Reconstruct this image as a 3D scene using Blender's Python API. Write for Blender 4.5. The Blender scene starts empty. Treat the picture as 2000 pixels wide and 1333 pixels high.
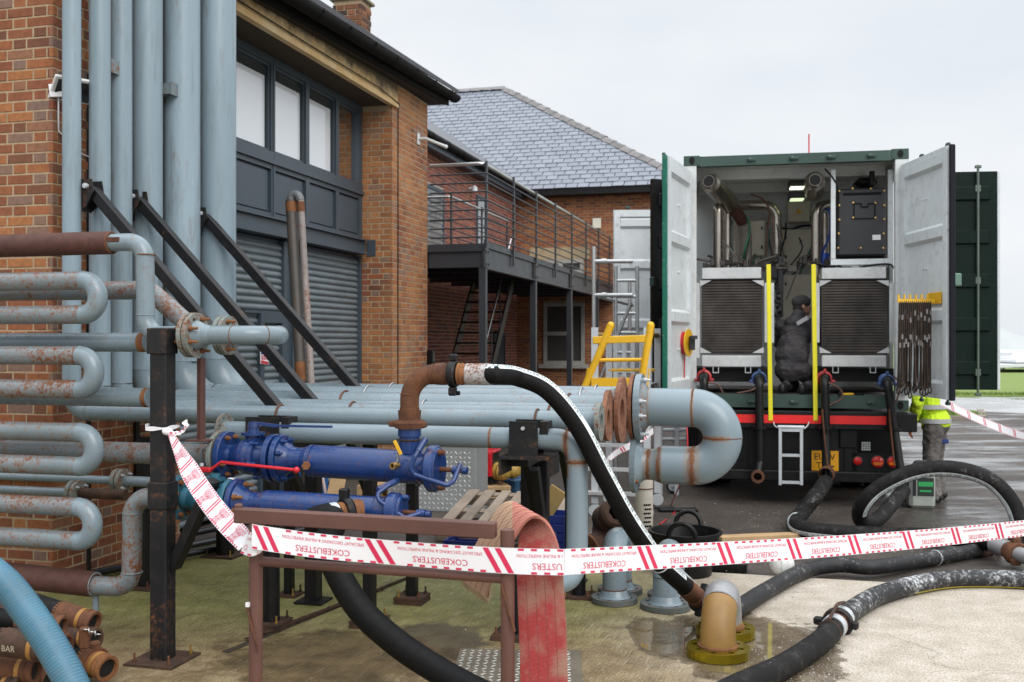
import bpy, bmesh, math, random
from mathutils import Vector, Matrix, noise
from mathutils.geometry import tessellate_polygon
R = math.radians
random.seed(11)
scene = bpy.context.scene
COL = scene.collection

# ------------------------------------------------------------------ camera, sky, sun, exposure
EYE = 1.8
cam_data = bpy.data.cameras.new("camera")
cam = bpy.data.objects.new("camera", cam_data)
COL.objects.link(cam)
cam.location = (0, 0, EYE)
cam.rotation_euler = (R(90), 0, 0)
cam_data.sensor_width = 36.0
cam_data.lens = 36.0
cam_data.clip_start = 0.05
cam_data.clip_end = 3000
cam_data.dof.use_dof = True
cam_data.dof.focus_distance = 6.2
cam_data.dof.aperture_fstop = 4.0
scene.camera = cam

world = bpy.data.worlds.new("World")
scene.world = world
world.use_nodes = True
wn = world.node_tree
wn.nodes.clear()
w_out = wn.nodes.new("ShaderNodeOutputWorld")
w_bg = wn.nodes.new("ShaderNodeBackground")
w_sky = wn.nodes.new("ShaderNodeTexSky")
w_sky.sky_type = 'NISHITA'
w_sky.sun_disc = False
w_sky.sun_elevation = R(38)
w_sky.sun_rotation = R(150)
w_tc = wn.nodes.new("ShaderNodeTexCoord")
w_map = wn.nodes.new("ShaderNodeMapping")
w_map.inputs['Scale'].default_value = (1.2, 1.2, 3.4)
w_noise = wn.nodes.new("ShaderNodeTexNoise")
w_noise.inputs['Scale'].default_value = 1.7
w_noise.inputs['Detail'].default_value = 5
w_noise.inputs['Roughness'].default_value = .5
w_ramp = wn.nodes.new("ShaderNodeValToRGB")          # the overcast cloud deck: soft greys, no clear sky
w_ramp.color_ramp.elements[0].position = .36
w_ramp.color_ramp.elements[0].color = (.775, .82, .885, 1)
w_ramp.color_ramp.elements[1].position = .60
w_ramp.color_ramp.elements[1].color = (.90, .925, .955, 1)
w_sep = wn.nodes.new("ShaderNodeSeparateXYZ")
w_up = wn.nodes.new("ShaderNodeMapRange")             # an overcast sky is brighter towards the zenith everywhere
w_up.inputs['From Min'].default_value = 0.36
w_up.inputs['From Max'].default_value = 1.0
w_up.inputs['To Min'].default_value = 8.5
w_up.inputs['To Max'].default_value = 25.0
w_scale = wn.nodes.new("ShaderNodeVectorMath")
w_scale.operation = 'SCALE'
w_mix = wn.nodes.new("ShaderNodeMix")
w_mix.data_type = 'RGBA'
w_mix.inputs[0].default_value = .95
L_ = wn.links.new
L_(w_tc.outputs['Generated'], w_map.inputs['Vector'])
L_(w_map.outputs[0], w_noise.inputs['Vector'])
L_(w_noise.outputs[0], w_ramp.inputs[0])
L_(w_tc.outputs['Generated'], w_sep.inputs[0])
L_(w_sep.outputs['Z'], w_up.inputs['Value'])
L_(w_ramp.outputs[0], w_scale.inputs[0])
L_(w_up.outputs[0], w_scale.inputs['Scale'])
L_(w_sky.outputs[0], w_mix.inputs[6])
L_(w_scale.outputs[0], w_mix.inputs[7])
L_(w_mix.outputs[2], w_bg.inputs['Color'])
w_bg.inputs['Strength'].default_value = .1
L_(w_bg.outputs[0], w_out.inputs['Surface'])

sun_data = bpy.data.lights.new("sun", 'SUN')
sun_data.energy = 1.5
sun_data.angle = R(40)
sun_data.color = (1, .97, .93)
sun = bpy.data.objects.new("sun", sun_data)
COL.objects.link(sun)
sun.rotation_euler = (R(52), 0, R(30))
scene.view_settings.view_transform = 'Standard'
scene.view_settings.look = 'None'
scene.view_settings.exposure = 0.27
scene.view_settings.gamma = 1
scene.view_settings.use_curve_mapping = False
scene.cycles.max_bounces = 8
scene.cycles.sample_clamp_indirect = 6

# ------------------------------------------------------------------ geometry of the photograph
F, CX, CY = 2000.0, 1000.0, 666.5
UP = Vector((0, 0, 1))
A = Vector((.265, 1, 0)).normalized()                 # along the brick wall, away
B = Vector((1, -.265, 0)).normalized()                # across, to the right
def P(x, y, Y):                                       # a sight line at depth Y
    return Vector(((x - CX) / F * Y, Y, EYE - (y - CY) / F * Y))
def G(x, y, z=0.0):                                   # where it meets level z
    return P(x, y, F * (EYE - z) / (y - CY))
class Plane:                                          # an upright plane through a point, along a level direction
    def __init__(s, p, d=B):
        s.p, s.d = Vector((p[0], p[1], 0)), d
    def at(s, x):
        k = (x - CX) / F
        t = (k * s.p.y - s.p.x) / (s.d.x - k * s.d.y)
        return s.p + s.d * t
    def __call__(s, x, y):
        q = s.at(x)
        return Vector((q.x, q.y, EYE - (y - CY) / F * q.y))
    def z(s, x, z):
        q = s.at(x)
        return Vector((q.x, q.y, z))
def plane(x, Y, d=B):
    return Plane(P(x, CY, Y), d)

# ------------------------------------------------------------------ mesh building
def frame_of(d, up=UP):
    d = d.normalized()
    if abs(d.dot(up)) > .98:
        up = Vector((1, 0, 0)) if abs(d.x) < .9 else Vector((0, 1, 0))
    x = d.cross(up).normalized()
    return x, x.cross(d).normalized(), d
class MB:
    def __init__(s):
        s.v, s.f, s.s, s.m, s.mi = [], [], [], [], 0
    def add(s, vs, fs, smooth=False):
        o = len(s.v)
        s.v += [Vector(v) for v in vs]
        for f in fs:
            s.f.append([i + o for i in f])
            s.s.append(smooth)
            s.m.append(s.mi)
        return s
    def box(s, c, size, ax=None, bev=0):
        x, y, z = ax or (Vector((1, 0, 0)), Vector((0, 1, 0)), UP)
        a, b, h = (k / 2 for k in size)
        c = Vector(c)
        if bev <= 0:
            vs = [c + x * (i * a) + y * (j * b) + z * (k * h) for k in (-1, 1) for j in (-1, 1) for i in (-1, 1)]
            return s.add(vs, [(0, 2, 3, 1), (4, 5, 7, 6), (0, 1, 5, 4), (2, 6, 7, 3), (0, 4, 6, 2), (1, 3, 7, 5)])
        bm = bmesh.new()
        vs = [bm.verts.new((i * a, j * b, k * h)) for k in (-1, 1) for j in (-1, 1) for i in (-1, 1)]
        for f in [(0, 2, 3, 1), (4, 5, 7, 6), (0, 1, 5, 4), (2, 6, 7, 3), (0, 4, 6, 2), (1, 3, 7, 5)]:
            bm.faces.new([vs[q] for q in f])
        bmesh.ops.bevel(bm, geom=bm.edges[:], offset=min(bev, a * .9, b * .9, h * .9), segments=1, affect='EDGES')
        bm.verts.index_update()
        s.add([c + x * v.co.x + y * v.co.y + z * v.co.z for v in bm.verts], [[v.index for v in f.verts] for f in bm.faces])
        bm.free()
        return s
    def bb(s, c, size, bev=0, d=None):               # box aligned with the building (B, A, UP)
        d = d or B
        return s.box(c, size, (d, Vector((-d.y, d.x, 0)), UP), bev)
    def beam(s, p0, p1, w, h, up=UP, bev=0):
        p0, p1 = Vector(p0), Vector(p1)
        x, y, d = frame_of(p1 - p0, up)
        return s.box((p0 + p1) / 2, (w, h, (p1 - p0).length), (x, y, d), bev)
    def tube(s, pts, r, seg=16, caps=True, radii=None, flat=None):
        pts = [Vector(p) for p in pts]
        n = len(pts)
        ts = []
        for i in range(n):
            t = (pts[min(i + 1, n - 1)] - pts[max(i - 1, 0)])
            ts.append(t.normalized() if t.length > 1e-9 else (ts[-1] if ts else UP))
        x, y, _ = frame_of(ts[0])
        rings = []
        vs = []
        for i in range(n):
            if i:
                q = ts[i - 1].rotation_difference(ts[i])
                x = q @ x
                x = (x - ts[i] * x.dot(ts[i])).normalized()
                y = x.cross(ts[i])
            rr = radii[i] if radii else r
            rings.append(len(vs))
            for k in range(seg):
                a = 2 * math.pi * k / seg
                vs.append(pts[i] + x * (rr * math.cos(a)) + y * (rr * math.sin(a)))
        fs = []
        for i in range(n - 1):
            for k in range(seg):
                a, b = rings[i] + k, rings[i] + (k + 1) % seg
                fs.append((a, b, b + seg, a + seg))
        s.add(vs, fs, True)
        if caps:
            s.add([vs[k] for k in range(seg)], [list(range(seg))[::-1]])
            s.add(vs[-seg:], [list(range(seg))])
        return s
    def lathe(s, p, d, prof, seg=24):                 # profile of (along, radius); each step keeps its own edge
        p = Vector(p)
        x, y, d = frame_of(Vector(d))
        for (t0, r0), (t1, r1) in zip(prof, prof[1:]):
            vs = []
            for t, r in ((t0, r0), (t1, r1)):
                for k in range(seg):
                    a = 2 * math.pi * k / seg
                    vs.append(p + d * t + x * (r * math.cos(a)) + y * (r * math.sin(a)))
            s.add(vs, [(k, (k + 1) % seg, seg + (k + 1) % seg, seg + k) for k in range(seg)], True)
        return s
    def ring(s, p, d, R0, r, seg=20, tseg=8):         # a torus
        p = Vector(p)
        x, y, d = frame_of(Vector(d))
        vs = []
        for i in range(seg):
            a = 2 * math.pi * i / seg
            o = x * math.cos(a) + y * math.sin(a)
            for k in range(tseg):
                b = 2 * math.pi * k / tseg
                vs.append(p + o * (R0 + r * math.cos(b)) + d * (r * math.sin(b)))
        fs = [(i * tseg + k, ((i + 1) % seg) * tseg + k, ((i + 1) % seg) * tseg + (k + 1) % tseg, i * tseg + (k + 1) % tseg)
              for i in range(seg) for k in range(tseg)]
        return s.add(vs, fs, True)
    def ball(s, c, r, seg=14, scale=(1, 1, 1), ax=None):
        x, y, z = ax or (Vector((1, 0, 0)), Vector((0, 1, 0)), UP)
        c = Vector(c)
        vs = []
        n = max(6, seg // 2 + 1)
        for i in range(n + 1):
            t = math.pi * i / n
            for k in range(seg):
                a = 2 * math.pi * k / seg
                vs.append(c + x * (r * scale[0] * math.sin(t) * math.cos(a)) + y * (r * scale[1] * math.sin(t) * math.sin(a)) + z * (r * scale[2] * math.cos(t)))
        fs = [(i * seg + k, (i + 1) * seg + k, (i + 1) * seg + (k + 1) % seg, i * seg + (k + 1) % seg) for i in range(n) for k in range(seg)]
        return s.add(vs, fs, True)
    def poly(s, outline, thick, holes=()):            # flat plate: outline of points, extruded by a vector, with holes
        loops = [[Vector(p) for p in outline]] + [[Vector(p) for p in h] for h in holes]
        flat = [p for l in loops for p in l]
        tris = tessellate_polygon(loops)
        th = Vector(thick)
        n = len(flat)
        s.add(flat, [tuple(t) for t in tris])
        s.add([p + th for p in flat], [tuple(reversed(t)) for t in tris])
        o = 0
        for l in loops:
            m = len(l)
            s.add(l + [p + th for p in l], [(k, (k + 1) % m, m + (k + 1) % m, m + k) for k in range(m)])
        return s
    def flange(s, p, d, ro, rb, t, nb=8, rh=None, rc=None, seg=32):
        p = Vector(p)
        x, y, d = frame_of(Vector(d))
        circ = lambda c, r, n: [c + x * (r * math.cos(2 * math.pi * k / n)) + y * (r * math.sin(2 * math.pi * k / n)) for k in range(n)]
        rc = rc or (ro + rb) / 2 + (ro - rb) * .06
        rh = rh or (ro - rb) * .17
        holes = [circ(p, rb, 24)] if rb > 0 else []
        for k in range(nb):
            a = 2 * math.pi * (k + .5) / nb
            holes.append(circ(p + x * (rc * math.cos(a)) + y * (rc * math.sin(a)), rh, 8))
        return s.poly(circ(p, ro, seg), d * t, holes)
    def ribbon(s, cs, sides, thick):                  # band: centre points, half-width vectors, thickness
        n = len(cs)
        vs = []
        for i in range(n):
            t = (Vector(cs[min(i + 1, n - 1)]) - Vector(cs[max(i - 1, 0)])).normalized()
            nm = t.cross(Vector(sides[i])).normalized() * (thick / 2)
            vs += [cs[i] - sides[i] - nm, cs[i] + sides[i] - nm, cs[i] + sides[i] + nm, cs[i] - sides[i] + nm]
        for j in range(4):
            o = [vs[i * 4 + q] for i in range(n) for q in (j, (j + 1) % 4)]
            s.add(o, [(2 * i, 2 * i + 1, 2 * i + 3, 2 * i + 2) for i in range(n - 1)], j in (0, 2))
        s.add(vs[:4], [(0, 1, 2, 3)])
        s.add(vs[-4:], [(3, 2, 1, 0)])
        return s
def spline(pts, n=8):                                 # Catmull-Rom through the points
    pts = [Vector(p) for p in pts]
    q = [2 * pts[0] - pts[1]] + pts + [2 * pts[-1] - pts[-2]]
    out = []
    for i in range(1, len(q) - 2):
        a, b, c, d = q[i - 1:i + 3]
        for k in range(n):
            t = k / n
            out.append(.5 * ((2 * b) + (c - a) * t + (2 * a - 5 * b + 4 * c - d) * t * t + (3 * b - a - 3 * c + d) * t ** 3))
    out.append(pts[-1])
    return out
def bent(pts, r, n=8):                                # a pipe run whose corners are bends of radius r
    pts = [Vector(p) for p in pts]
    out = [pts[0]]
    for a, b, c in zip(pts, pts[1:], pts[2:]):
        u, w = (a - b).normalized(), (c - b).normalized()
        ang = u.angle(w)
        t = min(r / math.tan(ang / 2), (a - b).length * .98, (c - b).length * .98)
        rr = t * math.tan(ang / 2)
        ctr = b + (u + w).normalized() * (rr / math.sin(ang / 2))
        s0, s1 = b + u * t - ctr, b + w * t - ctr
        tot = s0.angle(s1)
        for k in range(n + 1):
            f = k / n
            out.append(ctr + (s0 * math.sin((1 - f) * tot) + s1 * math.sin(f * tot)) / math.sin(tot))
    out.append(pts[-1])
    return out

# ------------------------------------------------------------------ objects
ORG = {}
def link(name, me):
    o = bpy.data.objects.new(name, me)
    COL.objects.link(o)
    return o
def tag(o, label=None, cat=None, group=None, kind=None):
    for k, v in (('label', label), ('category', cat), ('group', group), ('kind', kind)):
        if v:
            o[k] = v
    return o
def thing(name, label, cat, loc=(0, 0, 0), group=None):
    o = link(name, None)
    o.empty_display_size = .1
    o.location = loc
    ORG[o.name] = Vector(loc)
    return tag(o, label, cat, group)
def to_mesh(mb, name, org, mats):
    me = bpy.data.meshes.new(name)
    me.from_pydata([v - org for v in mb.v], [], mb.f)
    me.polygons.foreach_set('use_smooth', mb.s)
    for m in (mats if isinstance(mats, (list, tuple)) else [mats]):
        me.materials.append(m)
    if any(mb.m):
        me.polygons.foreach_set('material_index', mb.m)
    me.update()
    return me
def part(name, mb, mats, parent, label=None, kind=None):
    org = ORG[parent.name]
    o = link(name, to_mesh(mb, name, org, mats))
    o.parent = parent
    ORG[o.name] = org if parent.type == 'EMPTY' or True else org
    return tag(o, label, None, None, kind)
def solo(name, mb, mats, label, cat, loc=None, group=None, kind=None):
    loc = Vector(loc) if loc is not None else Vector((0, 0, 0))
    o = link(name, to_mesh(mb, name, loc, mats))
    o.location = loc
    ORG[o.name] = loc
    return tag(o, label, cat, group, kind)
def setting(name, mb, mats):
    o = link(name, to_mesh(mb, name, Vector((0, 0, 0)), mats))
    ORG[o.name] = Vector((0, 0, 0))
    return tag(o, kind='structure')
def dup(o, parent=None, loc=None, label=None, rotz=None):
    c = o.copy()
    COL.objects.link(c)
    if parent:
        c.parent = parent
    if loc is not None:
        c.location = loc
    if rotz is not None:
        c.rotation_euler = (0, 0, rotz)
    if label:
        c['label'] = label
    for ch in list(o.children):
        dup(ch, c)
    ORG[c.name] = Vector(c.location)
    return c
def place(name, me, parent, M):                       # shared mesh put into place under its thing
    o = link(name, me)
    o.parent = parent
    M = M.copy()
    M.translation = M.translation - ORG[parent.name]
    o.matrix_local = M
    ORG[o.name] = ORG[parent.name]
    return o
def mat3(x, y, z, p):
    return Matrix(((x.x, y.x, z.x, p.x), (x.y, y.y, z.y, p.y), (x.z, y.z, z.z, p.z), (0, 0, 0, 1)))

# text as mesh: list of 2D points and faces, width
_tx = {}
def text2d(body, size=1.0):
    if body not in _tx:
        cu = bpy.data.curves.new("t", 'FONT')
        cu.body = body
        cu.size = 1
        cu.resolution_u = 2
        ob = bpy.data.objects.new("t", cu)
        COL.objects.link(ob)
        dg = bpy.context.evaluated_depsgraph_get()
        me = ob.evaluated_get(dg).to_mesh()
        vs = [(v.co.x, v.co.y) for v in me.vertices]
        fs = [list(p.vertices) for p in me.polygons]
        ob.evaluated_get(dg).to_mesh_clear()
        bpy.data.objects.remove(ob)
        bpy.data.curves.remove(cu)
        _tx[body] = (vs, fs, max(v[0] for v in vs))
    vs, fs, w = _tx[body]
    return [(x * size, y * size) for x, y in vs], fs, w * size
def flat_text(mb, body, size, org, dx, dy):           # lettering on a flat face, centred on org
    vs, fs, w = text2d(body, size)
    mb.add([Vector(org) + dx * (x - w / 2) + dy * (y - size * .35) for x, y in vs], fs)

# ------------------------------------------------------------------ materials
def new_mat(name):
    m = bpy.data.materials.new(name)
    m.use_nodes = True
    nt = m.node_tree
    return m, nt, nt.nodes['Principled BSDF']
def nd(nt, t, **kw):
    n = nt.nodes.new(t)
    for k, v in kw.items():
        if k in n.inputs:
            n.inputs[k].default_value = v
        else:
            setattr(n, k, v)
    return n
def rgb(c):
    return (c[0], c[1], c[2], 1)
def mixc(nt, f, a, b):
    n = nt.nodes.new("ShaderNodeMix")
    n.data_type = 'RGBA'
    for i, v in ((0, f), (6, a), (7, b)):
        if hasattr(v, 'is_linked'):
            nt.links.new(v, n.inputs[i])
        else:
            n.inputs[i].default_value = v if i == 0 else rgb(v)
    return n.outputs[2]
def ramp(nt, v, a, b, c0=(0, 0, 0), c1=(1, 1, 1)):
    n = nt.nodes.new("ShaderNodeValToRGB")
    e = n.color_ramp.elements
    e[0].position, e[1].position = a, b
    e[0].color, e[1].color = rgb(c0), rgb(c1)
    nt.links.new(v, n.inputs[0])
    return n.outputs[0]
def math_(nt, op, a, b=None, clamp=False):
    n = nt.nodes.new("ShaderNodeMath")
    n.operation = op
    n.use_clamp = clamp
    for i, v in enumerate((a, b)):
        if v is None:
            continue
        if hasattr(v, 'is_linked'):
            nt.links.new(v, n.inputs[i])
        else:
            n.inputs[i].default_value = v
    return n.outputs[0]
def coords(nt, per_object=True, scale=(1, 1, 1), world=False):
    if world:
        g = nt.nodes.new("ShaderNodeNewGeometry").outputs['Position']
    else:
        g = nt.nodes.new("ShaderNodeTexCoord").outputs['Object']
    m = nt.nodes.new("ShaderNodeMapping")
    m.inputs['Scale'].default_value = scale
    nt.links.new(g, m.inputs['Vector'])
    if per_object and not world:
        oi = nt.nodes.new("ShaderNodeObjectInfo")
        s = math_(nt, 'MULTIPLY', oi.outputs['Random'], 37.0)
        c = nt.nodes.new("ShaderNodeCombineXYZ")
        nt.links.new(s, c.inputs[0])
        nt.links.new(s, c.inputs[1])
        nt.links.new(c.outputs[0], m.inputs['Location'])
    return m.outputs[0]
def noise_(nt, vec, scale, detail=4, rough=.55):
    n = nd(nt, "ShaderNodeTexNoise", Scale=scale, Detail=detail, Roughness=rough)
    nt.links.new(vec, n.inputs['Vector'])
    return n.outputs[0]
def bump(nt, bs, h, strength=.2, dist=.01):
    n = nd(nt, "ShaderNodeBump", Strength=strength, Distance=dist)
    nt.links.new(h, n.inputs['Height'])
    nt.links.new(n.outputs[0], bs.inputs['Normal'])
RUST = ((.085, .028, .012), (.23, .085, .03))
def painted(name, base, rough=.4, rust=0.0, var=.14, metal=0.0, spec=None, scale=6.0, bmp=.06, grime=.25, grime_col=(.06, .05, .04), rustc=RUST, chips=None, coat=0, stretch=(1, 1, 1)):
    m, nt, bs = new_mat(name)
    v = coords(nt, scale=stretch)
    n1 = noise_(nt, v, scale * .35, 5)
    n2 = noise_(nt, v, scale * 2.2, 10, .68)
    n3 = noise_(nt, v, scale * 14, 6, .6)
    c = mixc(nt, ramp(nt, n1, .3, .7), [k * (1 - var) for k in base], [min(1, k * (1 + var)) for k in base])
    if grime:
        g = math_(nt, 'MULTIPLY', ramp(nt, n2, .5, .75), grime)
        c = mixc(nt, g, c, grime_col)
    r = None
    if rust > 0:
        n4 = noise_(nt, v, scale * 7, 8, .7)
        mx = math_(nt, 'ADD', math_(nt, 'MULTIPLY', n2, .40), math_(nt, 'MULTIPLY', n4, .60))
        mx = math_(nt, 'ADD', mx, math_(nt, 'MULTIPLY', math_(nt, 'SUBTRACT', n1, .5), .35))
        th = .70 - rust * .30
        ge = nt.nodes.new("ShaderNodeNewGeometry")
        sg = nt.nodes.new("ShaderNodeSeparateXYZ")
        nt.links.new(ge.outputs['Normal'], sg.inputs[0])
        mx = math_(nt, 'ADD', mx, math_(nt, 'MULTIPLY', sg.outputs['Z'], .025))
        r = ramp(nt, mx, th, th + .06)
        halo = math_(nt, 'MULTIPLY', ramp(nt, mx, th - .08, th + .01), .38)
        c = mixc(nt, halo, c, [k * .9 for k in rustc[1]])
        rc = mixc(nt, ramp(nt, n3, .35, .7), rustc[0], rustc[1])
        c = mixc(nt, r, c, rc)
    if chips:
        r2 = ramp(nt, n3, .66, .7)
        c = mixc(nt, math_(nt, 'MULTIPLY', r2, ramp(nt, n1, .45, .65)), c, chips)
    nt.links.new(c, bs.inputs['Base Color'])
    ro = math_(nt, 'ADD', math_(nt, 'MULTIPLY', n2, .3), rough - .15, True)
    if r is not None:
        ro = math_(nt, 'ADD', ro, math_(nt, 'MULTIPLY', r, .4), True)
    nt.links.new(ro, bs.inputs['Roughness'])
    if metal:
        if r is not None:
            nt.links.new(math_(nt, 'SUBTRACT', metal, r, True), bs.inputs['Metallic'])
        else:
            bs.inputs['Metallic'].default_value = metal
    if spec is not None:
        bs.inputs['Specular IOR Level'].default_value = spec
    if coat:
        bs.inputs['Coat Weight'].default_value = coat
        bs.inputs['Coat Roughness'].default_value = .12
    h = n3 if r is None else math_(nt, 'ADD', math_(nt, 'MULTIPLY', n3, .5), r)
    bump(nt, bs, h, bmp * 2, .004)
    return m
def rusty(name, c0, c1, rough=.85, scale=7, bmp=.35):
    m, nt, bs = new_mat(name)
    v = coords(nt)
    n1 = noise_(nt, v, scale, 10, .7)
    n2 = noise_(nt, v, scale * 12, 6, .65)
    c = mixc(nt, ramp(nt, n1, .36, .66), c0, c1)
    c = mixc(nt, math_(nt, 'MULTIPLY', ramp(nt, n2, .5, .72), .55), c, [k * .45 for k in c0])
    nt.links.new(c, bs.inputs['Base Color'])
    bs.inputs['Roughness'].default_value = rough
    bump(nt, bs, math_(nt, 'ADD', n2, n1), bmp, .004)
    return m
def plain(name, c, rough=.5, metal=0, spec=None, emit=None, estr=1):
    m, nt, bs = new_mat(name)
    bs.inputs['Base Color'].default_value = rgb(c)
    bs.inputs['Roughness'].default_value = rough
    bs.inputs['Metallic'].default_value = metal
    if spec is not None:
        bs.inputs['Specular IOR Level'].default_value = spec
    if emit:
        bs.inputs['Emission Color'].default_value = rgb(emit)
        bs.inputs['Emission Strength'].default_value = estr
    return m
def brick_mat(name, cols, wash=None, washcol=(.42, .28, .12)):
    m, nt, bs = new_mat(name)
    ge = nt.nodes.new("ShaderNodeNewGeometry")
    oi = nt.nodes.new("ShaderNodeObjectInfo")
    rnd = math_(nt, 'FRACT', math_(nt, 'ADD', ge.outputs['Random Per Island'], math_(nt, 'MULTIPLY', oi.outputs['Random'], 7.31)))
    cr = nt.nodes.new("ShaderNodeValToRGB")
    cr.color_ramp.interpolation = 'CONSTANT'
    e = cr.color_ramp.elements
    while len(e) < len(cols):
        e.new(.5)
    for i, c in enumerate(cols):
        e[i].position = i / len(cols)
        e[i].color = rgb(c)
    nt.links.new(rnd, cr.inputs[0])
    w = coords(nt, world=True)
    n1 = noise_(nt, w, 26, 7, .7)
    n2 = noise_(nt, w, 120, 5, .65)
    n3 = noise_(nt, w, 1.4, 5, .6)
    c = mixc(nt, ramp(nt, n1, .3, .75), cr.outputs[0], [.5, .5, .5])
    mul = nt.nodes.new("ShaderNodeMix")
    mul.data_type = 'RGBA'
    mul.blend_type = 'MULTIPLY'
    mul.inputs[0].default_value = 1
    nt.links.new(cr.outputs[0], mul.inputs[6])
    nt.links.new(ramp(nt, n1, .25, .8, (.55, .5, .48), (1.25, 1.2, 1.15)), mul.inputs[7])
    c = mul.outputs[2]
    if wash:
        sy = nt.nodes.new("ShaderNodeSeparateXYZ")
        nt.links.new(w, sy.inputs[0])
        far = ramp(nt, math_(nt, 'MULTIPLY', sy.outputs['Y'], .05), .60, .67, (.3, .3, .3), (1, 1, 1))
        hi = ramp(nt, math_(nt, 'MULTIPLY', sy.outputs['Z'], .15), .56, .78, (.72, .72, .72), (1, 1, 1))
        f = math_(nt, 'MULTIPLY', math_(nt, 'MULTIPLY', math_(nt, 'MULTIPLY', ramp(nt, n3, .30, .62), far), hi), wash, True)
        c = mixc(nt, f, c, washcol)
    nt.links.new(c, bs.inputs['Base Color'])
    bs.inputs['Roughness'].default_value = .9
    bump(nt, bs, math_(nt, 'ADD', n2, n1), .5, .006)
    return m

M = {}
M['pipe'] = painted('pale blue grey pipe paint', (.185, .24, .27), .28, .18, .12, scale=7, grime=.3, grime_col=(.13, .12, .09))
M['pipe_rusty'] = painted('rust speckled pipe paint', (.165, .21, .228), .30, .56, .14, scale=8, grime=.4, grime_col=(.12, .1, .07))
M['pipe_clean'] = painted('riser paint', (.235, .31, .355), .30, .16, .18, scale=5, grime=.7, chips=(.40, .44, .45), grime_col=(.145, .165, .165), stretch=(1, 1, .14))
M['flange'] = painted('worn flange paint', (.185, .225, .21), .5, .55, .18, scale=9, grime=.4)
M['flange_rust'] = rusty('rust faced flange', (.12, .045, .024), (.27, .115, .06), bmp=.08)
M['gutter_black'] = painted('dull black gutter', (.010, .009, .009), .75, 0, .25, spec=.12, scale=3, grime=.4, grime_col=(.018, .015, .012))
M['dull_steel'] = painted('dull crimp steel', (.26, .25, .24), .5, 0, .3, metal=.4, scale=20)
M['insul'] = rusty('brown pipe wrap', (.062, .022, .015), (.10, .038, .026), .7, 20, .2)
M['rust'] = rusty('rust', (.07, .026, .013), (.17, .066, .026))
M['rust_dark'] = rusty('dark rust', (.03, .017, .012), (.10, .048, .026))
M['rust_orange'] = rusty('orange rust', (.12, .042, .015), (.28, .12, .04))
M['black'] = painted('black steel paint', (.007, .007, .008), .42, .1, .2, scale=8, grime=.3, grime_col=(.035, .03, .026), chips=(.16, .18, .2), spec=.3)
M['black_worn'] = painted('worn black steel paint', (.013, .013, .014), .5, .26, .3, scale=6, grime=.45, grime_col=(.06, .045, .032), spec=.3)
M['blue'] = painted('deep blue paint', (.010, .039, .155), .28, .24, .2, scale=9, grime=.45, grime_col=(.010, .013, .035), coat=.1, chips=(.006, .008, .022))
M['teal'] = painted('teal paint', (.03, .13, .19), .35, .18, .15, scale=8, grime=.3, coat=.2)
M['frame_brown'] = painted('brown red oxide paint', (.115, .05, .038), .55, .22, .2, scale=8, grime=.25, rustc=((.10, .045, .03), (.18, .085, .05)))
M['anthracite'] = painted('anthracite frame paint', (.050, .068, .085), .42, 0, .1, scale=3, grime=.1, grime_col=(.12, .13, .13))
M['shutter'] = painted('grey shutter paint', (.145, .175, .19), .45, 0, .15, scale=4, grime=.35, grime_col=(.07, .075, .075))
M['walkway'] = painted('dark grey walkway paint', (.032, .036, .043), .45, .0, .15, scale=3, grime=.2, grime_col=(.02, .018, .018))
M['steel'] = painted('bare steel', (.5, .5, .5), .32, 0, .2, metal=.9, scale=5, grime=.25, grime_col=(.2, .17, .13))
M['stainless'] = painted('heat tinted stainless', (.42, .38, .33), .3, 0, .25, metal=1, scale=4, grime=.4, grime_col=(.16, .11, .07))
M['alu'] = painted('aluminium', (.62, .63, .63), .42, 0, .15, metal=.6, scale=6, grime=.35, grime_col=(.22, .2, .17))
M['galv'] = painted('galvanised steel', (.55, .58, .6), .45, .0, .12, metal=.3, scale=9, grime=.15)
M['white'] = painted('white painted steel', (.64, .68, .69), .4, .13, .08, scale=4, grime=.4, grime_col=(.33, .33, .30))
M['white_dim'] = painted('container lining', (.62, .645, .64), .5, .03, .1, scale=3, grime=.4, grime_col=(.2, .2, .18))
M['green'] = painted('dark green container paint', (.033, .068, .055), .45, .04, .2, scale=4, grime=.3, grime_col=(.03, .04, .035))
M['green_edge'] = painted('bright green paint', (.0, .125, .08), .45, .2, .15, scale=6, grime=.1, rustc=((.4, .42, .4), (.6, .62, .6)))
M['green_door'] = painted('very dark green paint', (.003, .012, .008), .45, 0, .2, spec=.15, scale=2, grime=.3, grime_col=(.02, .022, .02))
M['rubber'] = painted('black hose rubber', (.005, .005, .0052), .62, 0, .25, scale=7, grime=.4, grime_col=(.022, .02, .019), bmp=.15, spec=.18)
M['rubber_smear'] = painted('plaster smeared rubber', (.014, .014, .015), .6, .37, .25, scale=5, grime=.5, grime_col=(.09, .085, .08), rustc=((.45, .45, .45), (.66, .67, .68)))
M['rubber_dusty'] = painted('dusty hose rubber', (.011, .0105, .0105), .7, .05, .3, spec=.18, scale=6, grime=.55, grime_col=(.075, .066, .058), rustc=((.3, .3, .3), (.5, .5, .5)))
M['plastic_black'] = painted('black plastic', (.006, .006, .0065), .38, 0, .2, spec=.3, scale=6, grime=.3, grime_col=(.03, .03, .027))
M['yellow'] = painted('yellow paint', (.76, .43, .015), .4, .05, .08, scale=6, grime=.3, grime_col=(.3, .17, .04), rustc=((.2, .12, .05), (.35, .2, .08)))
M['lemon'] = painted('lemon yellow paint', (.8, .72, .02), .45, 0, .06, scale=6, grime=.15, grime_col=(.35, .28, .03))
M['red'] = painted('red paint', (.55, .015, .025), .35, 0, .1, scale=6, grime=.15)
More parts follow.
